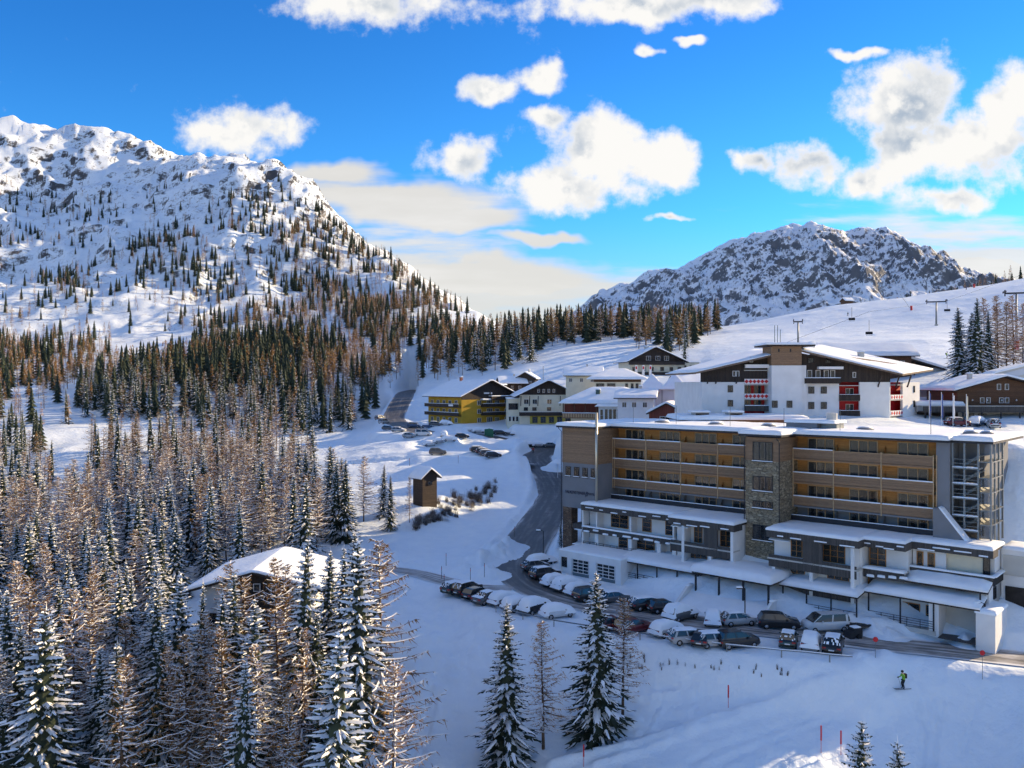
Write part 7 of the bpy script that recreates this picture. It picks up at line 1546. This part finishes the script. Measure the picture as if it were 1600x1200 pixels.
for nm, px, py, z in [('left', 697, 872, .6), ('l2', 735, 897, .3), ('l3', 757, 890, .3), ('l4', 694, 908, .1), ('m', 804, 828, 1.8), ('r', 690, 894, .2), ('u', 716, 712, 8), ('u2', 640, 716, 8)]:
    x, y = hit(px, py+12); o = thing('snow_pole', 'thin dark snow pole marking the edge of road and lane', 'pole', (x, y, ground(x, y)), 0, 'snow poles along the lanes'); MB().tube([(0, 0, -.4), (0, 0, 1.9)], .035, 5).build('shaft', DARKMETAL, o); MB().tube([(0, 0, 1.4), (0, 0, 1.7)], .045, 5).build('reflector_band', RED, o)
# guard rail along the lot
GR = smooth_line([(*G(px, py, z)[:2], 0) for px, py, z in ((775, 957, 0), (840, 974, 0), (920, 988, 0), (1000, 1000, 0), (1090, 1012, 0), (1180, 1022, 0), (1260, 1030, 0), (1332, 1036, 0))], 2.0)
gz = terrain_h(GR[:, 0], GR[:, 1]); o = thing('guard_rail', 'low metal guard rail along the edge of the parking lot', 'guard rail', (GR[0, 0], GR[0, 1], 0), 0); b = MB()
pts = [(GR[i, 0]-GR[0, 0], GR[i, 1]-GR[0, 1], gz[i]+.72) for i in range(len(GR))]; MB().tube(pts, .07, 6).build('rail', STEEL, o)
for i in range(0, len(GR), 2): MB().box(pts[i][0]-.05, pts[i][0]+.05, pts[i][1]-.05, pts[i][1]+.05, pts[i][2]-1.1, pts[i][2]).build('post', STEEL, o)
sn = MB(); sn.tube([(p[0], p[1], p[2]+.06) for p in pts[len(pts)//2:]], .06, 5); sn.build('rail_snow', SNOW, o)
for px, c_, lab in ((1452, BJ, 'leftmost furled flag, blue and white'), (1471, BJ, 'second furled flag, blue'), (1489, WHITEFRAME, 'third furled flag, white'), (1510, CREAM, 'rightmost furled flag, cream')):
    x, y = W(px, 139); o = thing('flagpole', lab+', behind the hotel roof end', 'flag', (x, y, ground(x, y)), 0, 'flags behind the hotel roof'); MB().tube([(0, 0, -.5), (0, 0, 5.6)], .05, 5).build('pole', WHITEFRAME, o); MB().tube([(.12, 0, 1.3), (.22, .05, 2.4), (.12, -.03, 3.6), (.18, 0, 5.2)], .17, 6, taper=.08).build('furled_flag', c_, o); 
x, y = W(764, 246); o = thing('waste_container', 'green container box standing by the road below the yellow hotel', 'container', (x, y, ground(x, y)), .1); MB().box(-1.3, 1.3, -.8, .8, -.3, 2.1).build('body', mat('green_paint', (.03, .14, .08), .6), o); MB().prism([(-1.35, 2.1), (1.35, 2.1), (0, 2.5)], 1, -.85, .85).build('lid', mat('green_lid', (.04, .18, .10), .6), o); snowcap(o, -1.2, 1.2, -.8, .8, 2.35, .25, name='snow')
x, y = hit(1337, 997); o = thing('snow_blower', 'dark snow blower standing on the lot right of the white minibus', 'machine', (x, y, ground(x, y)), .3); MB().box(-.6, .5, -.5, .5, .3, 1.2).build('engine', TRIM, o); MB().prism([(-1.2, 0), (-.6, .1), (-.6, .9), (-1.1, .8)], 1, -.6, .6).build('auger_housing', TRIM, o); MB().tube([(.5, -.3, 1.0), (1.5, -.3, 1.15)], .03, 5).tube([(.5, .3, 1.0), (1.5, .3, 1.15)], .03, 5).build('handlebar', TRIM, o); snowcap(o, -.5, .4, -.4, .4, 1.2, .15, name='snow')
for wy in (-.55, .55): MB().tube([(0, wy-.1, .3), (0, wy+.1, .3)], .3, 10).build('wheel', TYRE, o)
x, y = hit(1338, 979); o = thing('trampoline', 'round dark trampoline ring half sunk in snow behind the minibus', 'trampoline', (x, y, ground(x, y)+.35), 0); MB().tube([(1.9*cos(t), .9*sin(t), 0) for t in np.linspace(0, 2*pi, 25)], .13, 6).build('ring', TRIM, o); MB().lathe([(.02, 0), (1, 0)], 24).build('mat', TRIM, o).scale = (1.8, .85, 1)
o = thing('person', 'pedestrian in dark clothes walking on the upper road bend', 'person', (*hit(833, 709), ground(*hit(833, 709))+.1), 1.2); put('body', person_mesh('body', SKI_POSE, [RJ, BLACKCL, BOOT, SKIN]), o)
# shrubs in the gully under the road and on the slope below the lot
def shrub_mesh(seed, h, n):
    rg = random.Random(seed); b = MB()
    for i in range(n):
        a = rg.random()*6.28; l = h*rg.uniform(.5, 1.1); lean = rg.uniform(.1, .75); p = Vector((rg.uniform(-.5, .5)*h*.5, rg.uniform(-.5, .5)*h*.5, -.1)); q = p+Vector((cos(a)*lean*l*.6, sin(a)*lean*l*.6, l)); w = .018
        i0 = len(b.v); b.v += [(p.x-w, p.y, p.z), (p.x+w, p.y+w, p.z), tuple(q)]; b.f.append((i0, i0+1, i0+2)); b.m.append(0)
        for k in range(3):
            t = rg.uniform(.35, .9); s = p+(q-p)*t; e = s+Vector((rg.uniform(-1, 1), rg.uniform(-1, 1), rg.uniform(.1, .9)))*l*.3; i0 = len(b.v); b.v += [(s.x-w*.8, s.y, s.z), (s.x+w*.8, s.y, s.z), tuple(e)]; b.f.append((i0, i0+1, i0+2)); b.m.append(1 if rg.random() < .2 else 0)
    return b.mesh('branches', [mat('shrub_twigs', (.10, .075, .06), .9, var=.3), SNOW], fix=False)
SHR = [shrub_mesh(i, 1.5, 70) for i in range(4)]; rs = random.Random(12)
for i in range(74):
    t = i/73; px = 648+rs.random()*128; py = 832-(px-648)*.36-rs.random()*34*(1 if px > 680 else .5)
    x, y = hit(px, py); o = thing('bare_shrub', 'leafless grey shrub in the hollow below the road bend', 'shrub', (x, y, ground(x, y)), rs.random()*6, 'shrubs in the hollow'); s = rs.uniform(.6, 1.35); o.scale = (s, s, s); put('branches', SHR[i % 4], o)
for i in range(34):
    px = 905+rs.random()*330; py = 1018+(px-905)*.062+rs.random()*18; x, y = hit(px, py+4); o = thing('dry_weed', 'thin dry weed poking through snow under the guard rail', 'weed', (x, y, ground(x, y)), rs.random()*6, 'dry weeds under the guard rail'); s = rs.uniform(.22, .5); o.scale = (s*.5, s*.5, s); put('stalks', SHR[i % 4], o)
